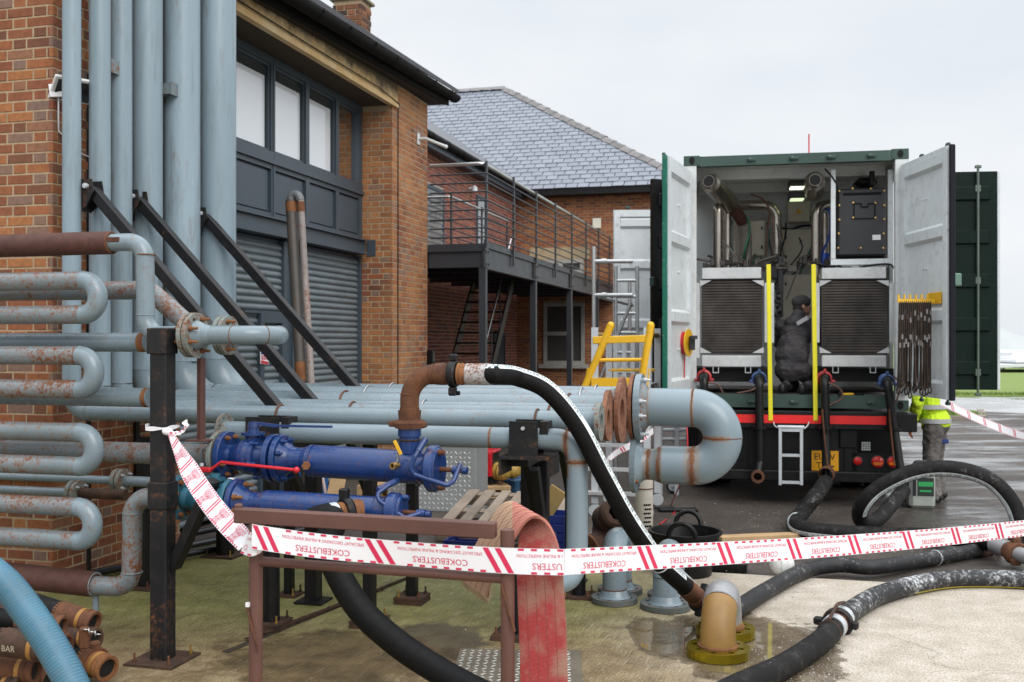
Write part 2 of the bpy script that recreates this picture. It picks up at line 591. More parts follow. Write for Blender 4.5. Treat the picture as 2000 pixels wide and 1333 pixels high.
M['red_refl'] = painted('red reflective strip', (.85, .02, .02), .35, 0, .05, scale=20, grime=.1, grime_col=(.3, .02, .02))
M['orange_y'] = plain('amber number plate', (.78, .36, .01), .4)
M['ink'] = plain('black lettering', (.01, .01, .012), .5)
M['ink_green'] = plain('dark green lettering', (.01, .06, .055), .5)
M['print_red'] = plain('red tape print', (.62, .022, .085), .45)
M['tape'] = painted('white barrier tape', (.80, .80, .82), .35, 0, .03, scale=8, grime=.06, grime_col=(.6, .55, .55))
M['label_white'] = painted('white hose stripe', (.70, .74, .74), .5, 0, .08, scale=10, grime=.35, grime_col=(.3, .33, .34))
M['paper'] = plain('white sticker', (.78, .78, .78), .5)
M['cream'] = painted('cream cabinet enamel', (.58, .54, .43), .45, 0, .06, scale=5, grime=.3, grime_col=(.22, .2, .16))
M['dark_plastic'] = painted('charcoal plastic cover', (.03, .031, .035), .5, 0, .12, scale=6, grime=.2)
M['void'] = plain('dark hollow', (.004, .004, .004), .9)
M['brass'] = painted('brass', (.55, .36, .12), .35, 0, .2, metal=.9, scale=9, grime=.3)
M['gold_flange'] = painted('olive gold plated flange', (.36, .285, .02), .26, .0, .15, metal=.85, scale=2.5, grime=.25, grime_col=(.2, .13, .01), bmp=.01)
M['timber'] = painted('grey pallet wood', (.25, .20, .155), .85, 0, .3, scale=5, grime=.5, grime_col=(.14, .1, .07), bmp=.3, stretch=(1, 1, 1))
M['timber_new'] = painted('pale pallet wood', (.47, .31, .16), .8, 0, .22, scale=5, grime=.35, grime_col=(.2, .12, .06), bmp=.3)
M['pallet_blue'] = painted('worn blue pallet paint', (.03, .11, .22), .7, .2, .2, scale=6, grime=.4, rustc=((.2, .14, .1), (.32, .24, .17)))
M['perf'] = painted('cream strainer tube', (.56, .52, .44), .45, .08, .1, scale=5, grime=.35, grime_col=(.33, .25, .16))
M['stone'] = None

# ================================================================== ground
def ell(nt, pos, c, rx, ry, nz, amt=.9, ang=0.0):
    mp = nt.nodes.new("ShaderNodeMapping")
    mp.vector_type = 'TEXTURE'
    mp.inputs['Location'].default_value = (c.x, c.y, 0)
    mp.inputs['Rotation'].default_value = (0, 0, ang)
    mp.inputs['Scale'].default_value = (rx, ry, 1)
    nt.links.new(pos, mp.inputs['Vector'])
    ln = nt.nodes.new("ShaderNodeVectorMath")
    ln.operation = 'LENGTH'
    nt.links.new(mp.outputs[0], ln.inputs[0])
    return math_(nt, 'ADD', ln.outputs['Value'], math_(nt, 'MULTIPLY', math_(nt, 'SUBTRACT', nz, .5), amt))

def make_pad_mat():
    m, nt, bs = new_mat('stained mossy concrete')
    pos = coords(nt, world=True)
    flat = nt.nodes.new("ShaderNodeVectorMath")
    flat.operation = 'MULTIPLY'
    nt.links.new(pos, flat.inputs[0])
    flat.inputs[1].default_value = (1, 1, 0)
    pos = flat.outputs[0]
    sep = nt.nodes.new("ShaderNodeSeparateXYZ")
    nt.links.new(pos, sep.inputs[0])
    nb, nm = noise_(nt, pos, .9, 6, .6), noise_(nt, pos, 5, 8, .65)
    nf, ng = noise_(nt, pos, 55, 6, .7), noise_(nt, pos, 240, 3, .6)
    c = mixc(nt, ramp(nt, nm, .3, .72), (.40, .35, .285), (.60, .55, .49))
    xw = math_(nt, 'ADD', sep.outputs['X'], math_(nt, 'MULTIPLY', math_(nt, 'SUBTRACT', nb, .5), 1.6))
    tan = ramp(nt, math_(nt, 'MULTIPLY', xw, .25), .16, .44, (1, 1, 1), (0, 0, 0))
    c = mixc(nt, tan, c, mixc(nt, ramp(nt, nm, .32, .68), (.15, .10, .045), (.36, .275, .155)))
    yw = math_(nt, 'ADD', sep.outputs['Y'], math_(nt, 'MULTIPLY', math_(nt, 'SUBTRACT', nm, .5), 1.3))
    mo = math_(nt, 'MULTIPLY', ramp(nt, math_(nt, 'MULTIPLY', yw, .1), .585, .69),
               ramp(nt, math_(nt, 'MULTIPLY', xw, .25), .06, .36, (1, 1, 1), (0, 0, 0)))
    c = mixc(nt, math_(nt, 'MULTIPLY', mo, .92), c, mixc(nt, ramp(nt, nm, .3, .7), (.145, .165, .034), (.33, .315, .11)))
    wv = nt.nodes.new("ShaderNodeTexWave")
    wv.wave_type = 'BANDS'
    wv.bands_direction = 'X'
    mp = nt.nodes.new("ShaderNodeMapping")
    mp.inputs['Rotation'].default_value = (0, 0, R(20))
    nt.links.new(pos, mp.inputs['Vector'])
    nt.links.new(mp.outputs[0], wv.inputs['Vector'])
    for k, v in (('Scale', 7), ('Distortion', 5), ('Detail', 4), ('Detail Scale', 1.5)):
        wv.inputs[k].default_value = v
    left = ramp(nt, math_(nt, 'MULTIPLY', xw, .25), .2, .5, (1, 1, 1), (0, 0, 0))
    sm = nt.nodes.new("ShaderNodeMapping")
    sm.inputs['Scale'].default_value = (95, 6, 1)
    nt.links.new(mp.outputs[0], sm.inputs['Vector'])
    sn = noise_(nt, sm.outputs[0], 1.0, 6, .6)
    scr = math_(nt, 'MULTIPLY', math_(nt, 'MULTIPLY', ramp(nt, sn, .575, .62), ramp(nt, nb, .34, .58)), left)
    c = mixc(nt, math_(nt, 'MULTIPLY', scr, .75), c, (.46, .42, .30))
    c = mixc(nt, math_(nt, 'MULTIPLY', math_(nt, 'MULTIPLY', ramp(nt, sn, .34, .44, (1, 1, 1), (0, 0, 0)), left), .45), c, (.07, .06, .02))
    gr = nt.nodes.new("ShaderNodeMix")
    gr.data_type = 'RGBA'
    gr.blend_type = 'MULTIPLY'
    gr.inputs[0].default_value = 1
    nt.links.new(c, gr.inputs[6])
    nt.links.new(ramp(nt, noise_(nt, pos, 75, 4, .8), .40, .60, (.62, .60, .56), (1.22, 1.2, 1.16)), gr.inputs[7])
    c = gr.outputs[2]
    c = mixc(nt, math_(nt, 'MULTIPLY', ramp(nt, nf, .56, .66), .5), c, (.10, .08, .05))
    vo = nt.nodes.new("ShaderNodeTexVoronoi")
    vo.inputs['Scale'].default_value = 34
    nt.links.new(pos, vo.inputs['Vector'])
    c = mixc(nt, math_(nt, 'MULTIPLY', ramp(nt, vo.outputs['Distance'], .09, .13, (1, 1, 1), (0, 0, 0)), ramp(nt, nm, .5, .6)), c, (.55, .52, .45))
    ck = nt.nodes.new("ShaderNodeTexVoronoi")
    ck.feature = 'DISTANCE_TO_EDGE'
    ck.inputs['Scale'].default_value = .62
    wp = nt.nodes.new("ShaderNodeMixRGB")
    wp.inputs[0].default_value = .22
    nz3 = nt.nodes.new("ShaderNodeTexNoise")
    nz3.inputs['Scale'].default_value = 2.2
    nz3.inputs['Detail'].default_value = 8
    nt.links.new(pos, nz3.inputs['Vector'])
    nt.links.new(pos, wp.inputs[1])
    nt.links.new(nz3.outputs['Color'], wp.inputs[2])
    nt.links.new(wp.outputs[0], ck.inputs['Vector'])
    crack = ramp(nt, ck.outputs['Distance'], .001, .0045, (1, 1, 1), (0, 0, 0))
    c = mixc(nt, math_(nt, 'MULTIPLY', math_(nt, 'MULTIPLY', crack, .55), ramp(nt, nb, .48, .62)), c, (.07, .058, .04))
    c = mixc(nt, math_(nt, 'MULTIPLY', ramp(nt, ng, .3, .45, (1, 1, 1), (0, 0, 0)), .3), c, (.12, .1, .08))
    # dried brown and damp stains
    damp = ramp(nt, ell(nt, pos, G(850, 1250), .34, .42, nm, .9), .8, 1.05, (1, 1, 1), (0, 0, 0))
    c = mixc(nt, math_(nt, 'MULTIPLY', damp, .75), c, (.05, .04, .026))
    damp2 = ramp(nt, ell(nt, pos, G(655, 1285), .78, .62, nm, 1.1), .75, 1.05, (1, 1, 1), (0, 0, 0))
    c = mixc(nt, math_(nt, 'MULTIPLY', damp2, .72), c, mixc(nt, ramp(nt, nm, .35, .65), (.045, .03, .010), (.13, .078, .026)))
    # standing water
    e1 = ell(nt, pos, G(1465, 1262), .53, .78, nm, 1.0)
    e2 = ell(nt, pos, G(1282, 1243), .17, .46, nm, .8)
    e = math_(nt, 'MINIMUM', e1, e2)
    wet = ramp(nt, e, .96, 1.1, (1, 1, 1), (0, 0, 0))
    pud = ramp(nt, e, .80, .92, (1, 1, 1), (0, 0, 0))
    c = mixc(nt, math_(nt, 'MULTIPLY', wet, .8), c, mixc(nt, ramp(nt, nm, .35, .65), (.06, .04, .02), (.14, .098, .052)))
    nt.links.new(c, bs.inputs['Base Color'])
    ro = math_(nt, 'SUBTRACT', math_(nt, 'ADD', .62, math_(nt, 'MULTIPLY', nm, .35)), math_(nt, 'MULTIPLY', pud, 1.0), True)
    ro = math_(nt, 'SUBTRACT', ro, math_(nt, 'MULTIPLY', left, .2), True)
    ro = math_(nt, 'MAXIMUM', ro, .02)
    ro = math_(nt, 'SUBTRACT', ro, math_(nt, 'MULTIPLY', damp, .15), True)
    nt.links.new(ro, bs.inputs['Roughness'])
    h = math_(nt, 'ADD', math_(nt, 'MULTIPLY', ng, .25), math_(nt, 'MULTIPLY', nf, .5))
    h = math_(nt, 'ADD', h, math_(nt, 'MULTIPLY', math_(nt, 'MULTIPLY', sn, left), .9))
    h = math_(nt, 'MULTIPLY', h, math_(nt, 'SUBTRACT', 1.0, pud, True))
    bump(nt, bs, h, .6, .012)
    return m

def make_asphalt():
    m, nt, bs = new_mat('wet asphalt')
    pos = coords(nt, world=True)
    nb, nm, nf = noise_(nt, pos, .55, 6, .62), noise_(nt, pos, 3.5, 6, .6), noise_(nt, pos, 62, 8, .78)
    st = nt.nodes.new("ShaderNodeMapping")
    st.inputs['Scale'].default_value = (.34, .8, 1)
    st.inputs['Rotation'].default_value = (0, 0, R(8))
    nt.links.new(pos, st.inputs['Vector'])
    ns = noise_(nt, st.outputs[0], 1.1, 8, .66)
    c = mixc(nt, ramp(nt, nm, .3, .7), (.046, .037, .031), (.092, .075, .062))
    c = mixc(nt, math_(nt, 'MULTIPLY', ramp(nt, nf, .515, .60), .75), c, (.20, .172, .148))
    c = mixc(nt, math_(nt, 'MULTIPLY', ramp(nt, nb, .42, .6), .5), c, (.036, .028, .023))
    c = mixc(nt, math_(nt, 'MULTIPLY', ramp(nt, nf, .40, .49, (1, 1, 1), (0, 0, 0)), .7), c, (.018, .015, .013))
    wet = ramp(nt, ns, .46, .57)
    sep = nt.nodes.new("ShaderNodeSeparateXYZ")
    nt.links.new(pos, sep.inputs[0])
    far = math_(nt, 'MULTIPLY', ramp(nt, math_(nt, 'MULTIPLY', sep.outputs['Y'], .05), .5, .62), ramp(nt, math_(nt, 'MULTIPLY', sep.outputs['X'], .1), .38, .5))
    wet = math_(nt, 'MULTIPLY', wet, math_(nt, 'MAXIMUM', far, ramp(nt, math_(nt, 'MULTIPLY', sep.outputs['X'], .2), .6, .95)))
    c = mixc(nt, math_(nt, 'MULTIPLY', wet, .6), c, (.03, .028, .027))
    nt.links.new(c, bs.inputs['Base Color'])
    ro = math_(nt, 'SUBTRACT', .66, math_(nt, 'MULTIPLY', wet, .58), True)
    nt.links.new(ro, bs.inputs['Roughness'])
    h = math_(nt, 'MULTIPLY', math_(nt, 'ADD', nf, nm), math_(nt, 'SUBTRACT', 1.0, wet, True))
    bs.inputs['Specular IOR Level'].default_value = .4
    bump(nt, bs, h, .6, .015)
    return m

def make_grass_ground():
    m, nt, bs = new_mat('mown grass ground')
    pos = coords(nt, world=True)
    n1, n2 = noise_(nt, pos, .5, 6, .65), noise_(nt, pos, 9, 6, .7)
    c = mixc(nt, ramp(nt, n1, .3, .7), (.13, .215, .035), (.215, .30, .07))
    c = mixc(nt, ramp(nt, n2, .4, .75), c, (.17, .19, .06))
    nt.links.new(c, bs.inputs['Base Color'])
    bs.inputs['Roughness'].default_value = .95
    bump(nt, bs, n2, .8, .05)
    return m
M['pad'] = make_pad_mat()
M['asphalt'] = make_asphalt()
M['grass'] = make_grass_ground()

ZA = -.03                                             # the asphalt yard lies a little below the concrete pad
g = MB()
g.add([(-900, -30, ZA), (900, -30, ZA), (900, 1500, ZA), (-900, 1500, ZA)], [(0, 1, 2, 3)])
setting('asphalt_yard', g, M['asphalt'])
pe = plane(1390, 7.97)                                # far edge of the concrete pad
pl, pr = pe.p - B * 9, pe.p + B * 7
g = MB()
near = [pl + Vector((-1.0, -13, 0)), pr + Vector((2, -13, 0))]
out = [Vector((p.x, p.y, 0)) for p in (near[0], near[1], pr, pl)]
g.poly(out, (0, 0, -.12))
setting('concrete_pad', g, M['pad'])
g = MB()                                              # strip of grass beyond the wet yard, and the pale road across it
gz = ZA + .05
gp = lambda x, Y: Vector((x, Y, gz))
g.poly([gp(6, 33.5), gp(60, 33.0), gp(700, 33), gp(700, 700), gp(-500, 700), gp(-500, 80), gp(6, 80)], (0, 0, -.1))
setting('grass_field', g, M['grass'])
g = MB()
g.poly([gp(7, 24.2), gp(10.9, 24.0), gp(11.9, 26.3), gp(11.2, 27.2), gp(7, 27.6)], (0, 0, -.08))
setting('grass_island', g, M['grass'])
g = MB()
g.beam((6.5, 24.0, ZA + .02), (10.95, 23.8, ZA + .02), .16, .13)
g.beam((10.95, 23.8, ZA + .02), (11.98, 26.2, ZA + .02), .16, .13)
setting('kerb', g, painted('weathered kerb stone', (.25, .21, .17), .8, 0, .2, scale=3, grime=.4))
mroad, nt, bs = new_mat('pale wet road')
pos = coords(nt, world=True)
n1 = noise_(nt, pos, .4, 5)
n2 = noise_(nt, pos, 30, 5)
nt.links.new(mixc(nt, ramp(nt, n2, .3, .7), (.25, .25, .25), (.36, .36, .36)), bs.inputs['Base Color'])
nt.links.new(ramp(nt, n1, .45, .56, (.65, .65, .65), (.05, .05, .05)), bs.inputs['Roughness'])
g = MB()
g.add([gp(6, 27.8) - UP * .043, gp(11.3, 27.3) - UP * .043, gp(14, 24.5) - UP * .043, gp(300, 20) - UP * .043, gp(300, 33.0) - UP * .043, gp(6, 33.5) - UP * .043], [(0, 1, 2, 3, 4, 5)])
setting('pale_road', g, mroad)
# drain joint in the pad
g = MB()
j0, j1 = G(440, 1275), G(905, 1085)
g.beam(j0 + UP * .0015, j1 + UP * .0015, .045, .005)
setting('pad_joint', g, plain('dark wet joint', (.045, .033, .022), .7))

# loose grit, stones and flakes lying about
gm = MB()
rg = random.Random(21)
def stone(b, p, r):
    k = [Vector((rg.uniform(-1, 1), rg.uniform(-1, 1), rg.uniform(.1, 1))).normalized() * r * rg.uniform(.6, 1) for _ in range(3)]
    a = rg.uniform(0, 6.28)
    u, w = Vector((math.cos(a), math.sin(a), 0)) * r, Vector((-math.sin(a), math.cos(a), 0)) * r * rg.uniform(.5, .9)
    t = p + UP * r * rg.uniform(.4, .8) + k[0] * .3
    b.add([p - u, p + w, p + u, p - w, t], [(0, 1, 4), (1, 2, 4), (2, 3, 4), (3, 0, 4)])
for _ in range(900):
    x, y = rg.uniform(150, 1950), 1075 + 258 * rg.random() ** 1.3
    stone(gm, G(x, y), rg.uniform(.0015, .006) * (2.2 if rg.random() < .03 else 1))
for _ in range(1100):
    x, y = rg.uniform(850, 1990), rg.uniform(960, 1100)
    q = G(x, y, ZA)
    if q.y > 8.6:
        stone(gm, q, rg.uniform(.003, .010))
solo('grit', gm, painted('pale grit', (.24, .2, .15), .9, 0, .5, scale=30), 'loose grit and small stones scattered over the yard and the concrete pad', 'grit', kind='stuff')
gm = MB()
for _ in range(420):
    x = rg.gauss(1600, 95)
    y = rg.gauss(1300, 34)
    if 1180 < y < 1345:
        stone(gm, G(x, y), rg.uniform(.0015, .0045))
solo('plaster_flakes', gm, plain('white plaster flakes', (.66, .66, .65), .9), 'white plaster flakes scattered by the coupling of the foreground hose', 'flakes', kind='stuff')

# grass blades on the strip that can be seen
bm_ = MB()
rr = random.Random(5)
for _ in range(5000):
    Y = rr.uniform(33.6, 34.6) if rr.random() < .3 else rr.uniform(24.3, 26.8)
    X = rr.uniform(.40, .56) * Y if Y > 30 else rr.uniform(7.1, 11.3)
    h = rr.uniform(.04, .11)
    a = rr.uniform(0, 3.14)
    w = Vector((math.cos(a), math.sin(a), 0)) * rr.uniform(.012, .03)
    p = Vector((X, Y, gz))
    t = Vector((rr.uniform(-.04, .04), rr.uniform(-.04, .04), h))
    bm_.add([p - w, p + w, p + t], [(0, 1, 2)])
solo('grass', bm_, M['grass'], 'short mown grass growing beyond the wet yard', 'grass', kind='stuff')

# ================================================================== bricks
def brick_mesh(w, h=.063, t=.03, ch=.003):
    k = (round(w, 3), h)
    if k not in brick_mesh.c:
        b = MB()
        v = [(0, -ch, 0), (w, -ch, 0), (w, -ch, h), (0, -ch, h), (ch, 0, ch), (w - ch, 0, ch), (w - ch, 0, h - ch), (ch, 0, h - ch),
             (0, -t, 0), (w, -t, 0), (w, -t, h), (0, -t, h)]
        b.add(v, [(4, 7, 6, 5), (0, 4, 5, 1), (1, 5, 6, 2), (2, 6, 7, 3), (3, 7, 4, 0), (8, 0, 1, 9), (9, 1, 2, 10), (10, 2, 3, 11), (11, 3, 0, 8)])
        brick_mesh.c[k] = b
    return brick_mesh.c[k]
brick_mesh.c = {}
_bm_real = {}
def lay(org, dx, n, W, Hh, bond='flemish', holes=(), x_off=0.0):
    """one wall face: list of (matrix, width)"""
    out = []
    S, Hd, J = .212, .1, .0125
    rows = int(Hh / .075)
    for k in range(rows):
        z = k * .075
        if bond == 'flemish':
            seq = [S, Hd]
            x = -(.1638 if k % 2 else 0.0) - x_off
            i = 0
        else:
            seq = [S]
            x = -(.1125 if k % 2 else 0.0) - x_off
            i = 0
        while x < W:
            w = seq[i % len(seq)]
            a, b = max(0, x), min(W, x + w)
            x += w + J
            i += 1
            segs = [(a, b)]
            for (h0, h1, z0, z1) in holes:
                if z + .07 > z0 and z < z1:
                    ns = []
                    for (p, q) in segs:
                        if q <= h0 or p >= h1:
                            ns.append((p, q))
                        else:
                            if p < h0:
                                ns.append((p, h0))
                            if q > h1:
                                ns.append((h1, q))
                    segs = ns
            for (p, q) in segs:
                if q - p > .03:
                    j = random.uniform(-.0025, .0015)
                    out.append((mat3(dx, n, UP, org + dx * p + UP * (z + .006) + n * j), round((q - p) / .005) * .005))
    return out
def px(v):
    return (CX + F * v.x / v.y, CY - F * (v.z - EYE) / v.y) if v.y > .1 else (-9e9, 0)
def finish_bricks(th, courses, mat, rects, limit):
    sc_ = []
    for mt, w in courses:
        c = mt @ Vector((w / 2, 0, .033))
        x, y = px(c)
        vis = any(a <= x <= b and c_ <= y <= d for a, b, c_, d in rects)
        e = mt @ Vector((w, 0, .033))
        e0 = mt @ Vector((0, 0, .033))
        sz = abs(px(e)[0] - px(e0)[0]) * F * .065 / c.y
        sc_.append((-(sz if vis else 0), len(sc_)))
    sc_.sort()
    pick = {i for s, i in sc_[:limit] if s < 0}
    rest = MB()
    for i, (mt, w) in enumerate(courses):
        b = brick_mesh(w)
        if i in pick:
            k = (id(b), mat.name)
            if k not in _bm_real:
                _bm_real[k] = to_mesh(b, 'brick', Vector((0, 0, 0)), mat)
            place('brick', _bm_real[k], th, mt)
        else:
            rest.add([mt @ v for v in b.v], b.f)
    if rest.v:
        part('brickwork', rest, mat, th, kind='stuff')
M['brick_main'] = brick_mat('orange brown brick', [(.29, .098, .040), (.205, .064, .033), (.37, .15, .056), (.25, .084, .043), (.15, .058, .038), (.32, .115, .046), (.20, .135, .115), (.22, .07, .034), (.27, .13, .078)], wash=.58, washcol=(.56, .27, .10))
M['brick_wing'] = brick_mat('red brick', [(.29, .095, .06), (.23, .07, .048), (.33, .12, .07), (.26, .085, .055), (.18, .07, .055)])
M['brick_back'] = brick_mat('back house brick', [(.36, .145, .06), (.29, .10, .048), (.40, .18, .075), (.32, .12, .052), (.23, .10, .065)])
M['mortar'] = rusty('sandy mortar', (.33, .24, .145), (.47, .36, .23), .95, 30, .3)
M['mortar_wing'] = rusty('pale mortar', (.36, .29, .25), (.50, .43, .38), .95, 30, .2)

# ================================================================== main brick building
C0 = Vector((-.4485 * 7.3, 7.3, 0))
LEN, ZE = 7.955, 5.27
S0, S1, RD = 1.6, 6.56, .456                          # recess from, to, depth
def W(s, z, off=0.0):
    return C0 + A * s + UP * z + B * off
def Wpx(x, y, off=0.0):                               # point of the wall plane under a sight line
    return Plane(W(0, 0, off), A)(x, y)
mbd = thing('brick_building', 'orange brick building with roller shutters, tall grey framed window and black gutter', 'building', W(4, 0))
def slab(b, s0, s1, z0, z1, o0, o1):
    b.box(W((s0 + s1) / 2, (z0 + z1) / 2, (o0 + o1) / 2), (o1 - o0, s1 - s0, z1 - z0), (B, A, UP))
b = MB()
slab(b, .004, S0 - .004, -.1, ZE, -3.2, -.004)
slab(b, S1 + .004, LEN - .004, -.1, ZE, -3.2, -.004)
slab(b, S0 - .02, S1 + .02, -.1, ZE, -3.2, -1.6)
slab(b, S0 - .02, S1 + .02, 4.96, ZE, -1.7, -.05)
slab(b, .0045, .2, -.1, ZE, -9, -3.1)
part('wall', b, M['mortar'], mbd)
crs = lay(W(0, 0), A, B, S0, ZE)
crs += lay(W(S1, 0), A, B, LEN - S1, ZE)
crs += lay(W(0, 0, -4.5) , B, -A, 4.5 + .0, ZE, x_off=.1)
crs += lay(W(S1, 0, -RD), B, -A, RD, 4.93, x_off=.06)
crs += lay(W(LEN, 0, 0), -B, A, 1.2, ZE)
finish_bricks(mbd, crs, M['brick_main'], [(-10, 125, 0, 1110), (700, 770, 180, 760)], 300)

# lintel band of weathered stone
mst, nt, bs = new_mat('weathered ochre stone')
pos = coords(nt, world=True)
n1, n2 = noise_(nt, pos, 2.6, 8, .65), noise_(nt, pos, 22, 6, .65)
c = mixc(nt, ramp(nt, n1, .3, .62), (.72, .56, .33), (.60, .38, .15))
c = mixc(nt, math_(nt, 'MULTIPLY', ramp(nt, n2, .45, .7), .45), c, (.66, .56, .38))
sz = nt.nodes.new('ShaderNodeSeparateXYZ')
nt.links.new(pos, sz.inputs[0])
st_h = math_(nt, 'ADD', math_(nt, 'MULTIPLY', noise_(nt, pos, 2.3, 9, .72), .9), math_(nt, 'MULTIPLY', math_(nt, 'SUBTRACT', sz.outputs['Z'], 4.99), 1.5))
c = mixc(nt, math_(nt, 'MULTIPLY', ramp(nt, st_h, .52, .72), .9), c, (.05, .037, .024))
nt.links.new(c, bs.inputs['Base Color'])
bs.inputs['Roughness'].default_value = .9
bump(nt, bs, n2, .4, .01)
M['stone'] = mst
b = MB()
slab(b, S0 - .3, 6.72, 4.935, ZE, -.045, .012)
slab(b, S0 - .3, 6.72, 4.935, 5.0, .012, .03)
part('stone_lintel', b, M['stone'], mbd)
b = MB()
b.tube([W(S0, 5.035, .036), W(3.9, 5.03, .036), W(6.0, 5.045, .036), W(6.72, 4.99, .036), W(6.74, 4.9, .012), W(6.74, 1.0, .010)], .007, 6)
part('cable', b, M['void'], mbd)
b = MB()
slab(b, S0, S1, 4.945, 4.959, -RD, -.046)
part('recess_ceiling', b, plain('dark stained soffit board', (.05, .034, .02), .9), mbd)

# window strip
def Rr(s, z, off=0.0):
    return W(s, z, -RD + off)
def rbar(b, s0, s1, z0, z1, o0, o1):
    slab(b, s0, s1, z0, z1, -RD + o0, -RD + o1)
mul = [1.6, 2.39, 3.235, 4.08, 4.93, 5.775, 6.555]
b = MB()
rbar(b, S0, S1, 4.86, 4.949, -.07, .03)
rbar(b, S0, S1, 3.80, 3.89, -.07, .035)
rbar(b, S0, S1, 3.755, 3.80, -.07, .055)
for i, s in enumerate(mul):
    w = .045 if 0 < i < 6 else .05
    s_ = min(max(s, S0 + w), S1 - w)
    rbar(b, s_ - w, s_ + w, 3.15, 4.95, -.08, .025)
    if i == 3:
        rbar(b, s_ - .008, s_ + .008, 3.15, 4.95, .025, .035)
win = part('window_frame', b, M['anthracite'], mbd)
mg, nt, bs = new_mat('window glass')
nt.nodes.remove(bs)
tr, gl, fr, mx = nd(nt, "ShaderNodeBsdfTransparent"), nd(nt, "ShaderNodeBsdfGlossy", Roughness=.0), nd(nt, "ShaderNodeFresnel", IOR=1.6), nd(nt, "ShaderNodeMixShader")
tr.inputs[0].default_value = (.86, .9, .9, 1)
gl.inputs[0].default_value = (.95, .97, 1, 1)
nt.links.new(math_(nt, 'ADD', math_(nt, 'MULTIPLY', fr.outputs[0], 1.2), .5, True), mx.inputs[0])
nt.links.new(tr.outputs[0], mx.inputs[1])
nt.links.new(gl.outputs[0], mx.inputs[2])
nt.links.new(mx.outputs[0], nt.nodes['Material Output'].inputs['Surface'])
M['glass'] = mg
M['clear_pane'] = plain('dark clear pane', (.05, .055, .055), .02, 0, .8)
M['sky_reflection'] = plain('white glossy window film', (.74, .77, .80), .04, 0, 1.0)  # white base colour stands in for sky mirrored in the glass
M['blind'] = plain('white window blind', (.78, .80, .82), .8)
for i in range(6):
    a, c_ = mul[i] + .045, mul[i + 1] - .045
    b = MB()
    rbar(b, a + .012, c_ - .012, 3.902, 4.848, -.04, -.034)
    part('pane', b, M['glass'] if i == 5 else M['clear_pane'], win)
    b = MB()
    rbar(b, a, a + .03, 3.89, 4.86, -.055, .005)
    rbar(b, c_ - .03, c_, 3.89, 4.86, -.055, .005)
    rbar(b, a + .03, c_ - .03, 4.83, 4.86, -.055, .005)
    rbar(b, a + .03, c_ - .03, 3.89, 3.92, -.055, .005)
    part('sash', b, M['anthracite'], win)
    if i < 5:
        b = MB()
        rbar(b, a + .03, c_ - .055, 3.905, 4.72, -.0335, -.031)  # white sheet paints mirrored sky and blind; bare top strip stands for soffit reflection
        part('sky_reflection_film', b, M['sky_reflection'], win)
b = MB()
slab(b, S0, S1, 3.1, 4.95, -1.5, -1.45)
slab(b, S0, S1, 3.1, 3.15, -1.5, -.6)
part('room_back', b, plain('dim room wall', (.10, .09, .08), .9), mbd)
b = MB()
rbar(b, S0, S1, 3.15, 3.755, -.09, -.02)
rbar(b, S0, S1, 3.15, 3.215, -.02, .02)
rbar(b, S0, S1, 3.70, 3.757, -.02, .022)
pan = part('panel_frame', b, M['anthracite'], mbd)
for i in range(6):
    b = MB()
    b.box(Rr((mul[i] + mul[i + 1]) / 2, 3.457, -.011), (.016, mul[i + 1] - mul[i] - .15, .45), (B, A, UP), .006)
    part('panel', b, M['anthracite'], pan)
# steel beam over the shutters
b = MB()
rbar(b, S0, S1 - .06, 2.95, 3.145, -.05, .09)
rbar(b, S0, S1 - .06, 3.13, 3.148, .09, .14)
rbar(b, S0, S1 - .06, 2.95, 2.965, .09, .14)
part('steel_beam', b, M['anthracite'], mbd)
b = MB()
q = Wpx(717, 478, -RD + .17)
b.box(W(S1 - .012, 3.045, -RD + .16), (.12, .014, .21), (B, A, UP))
part('end_plate', b, M['anthracite'], mbd)
# roller shutters
def shutter(s0, s1, label):
    b = MB()
    rbar(b, s0 + .036, s1 - .036, 2.84, 2.94, -.12, -.04)
    sh = part('roller_shutter', b, M['anthracite'], mbd, label)
    for s in (s0, s1):
        b = MB()
        rbar(b, s - .035, s + .035, 0, 2.93, -.05, .03)
        part('guide_rail', b, M['anthracite'], sh)
    p = MB()
    prof = [(0, .0), (.012, .020), (.033, .027), (.054, .020), (.066, .0), (.0755, .0)]
    w = s1 - s0 - .07
    vs = []
    for z, o in prof:
        vs += [B * o + UP * z, B * o + UP * z + A * w]
    p.add(vs, [(2 * i, 2 * i + 1, 2 * i + 3, 2 * i + 2) for i in range(len(prof) - 1)], True)
    me = to_mesh(p, 'slat', Vector((0, 0, 0)), M['shutter'])
    for k in range(38):
        place('slat', me, sh, Matrix.Translation(Rr(s0 + .035, .02 + k * .0755, -.03)))
    return sh
shutter(1.65, 4.36, 'wide grey roller shutter with a wicket door')
shutter(4.76, 6.5, 'narrow grey roller shutter at right')
b = MB()
rbar(b, 4.40, 4.72, 0, 2.95, -.06, .01)
rbar(b, 4.52, 4.60, 0, 2.95, .01, .04)
part('shutter_post', b, M['anthracite'], mbd)
b = MB()
rbar(b, 3.78, 3.86, 0, 2.08, -.02, .035)
rbar(b, 4.27, 4.33, 0, 2.08, -.02, .035)
rbar(b, 3.78, 4.33, 2.0, 2.1, -.02, .037)
rbar(b, 3.86, 4.27, 1.86, 1.93, -.02, .034)
wd = part('wicket_door_frame', b, M['anthracite'], mbd)
b = MB()
b.tube([Rr(4.0, 1.9, .035), Rr(4.0, 1.9, .06), Rr(4.14, 1.9, .06), Rr(4.14, 1.9, .035)], .008, 6)
part('door_handle', b, M['steel'], wd)
b = MB()
rbar(b, 3.45, 4.36, 2.1, 2.13, -.02, .03)
part('shutter_rail', b, M['anthracite'], mbd)
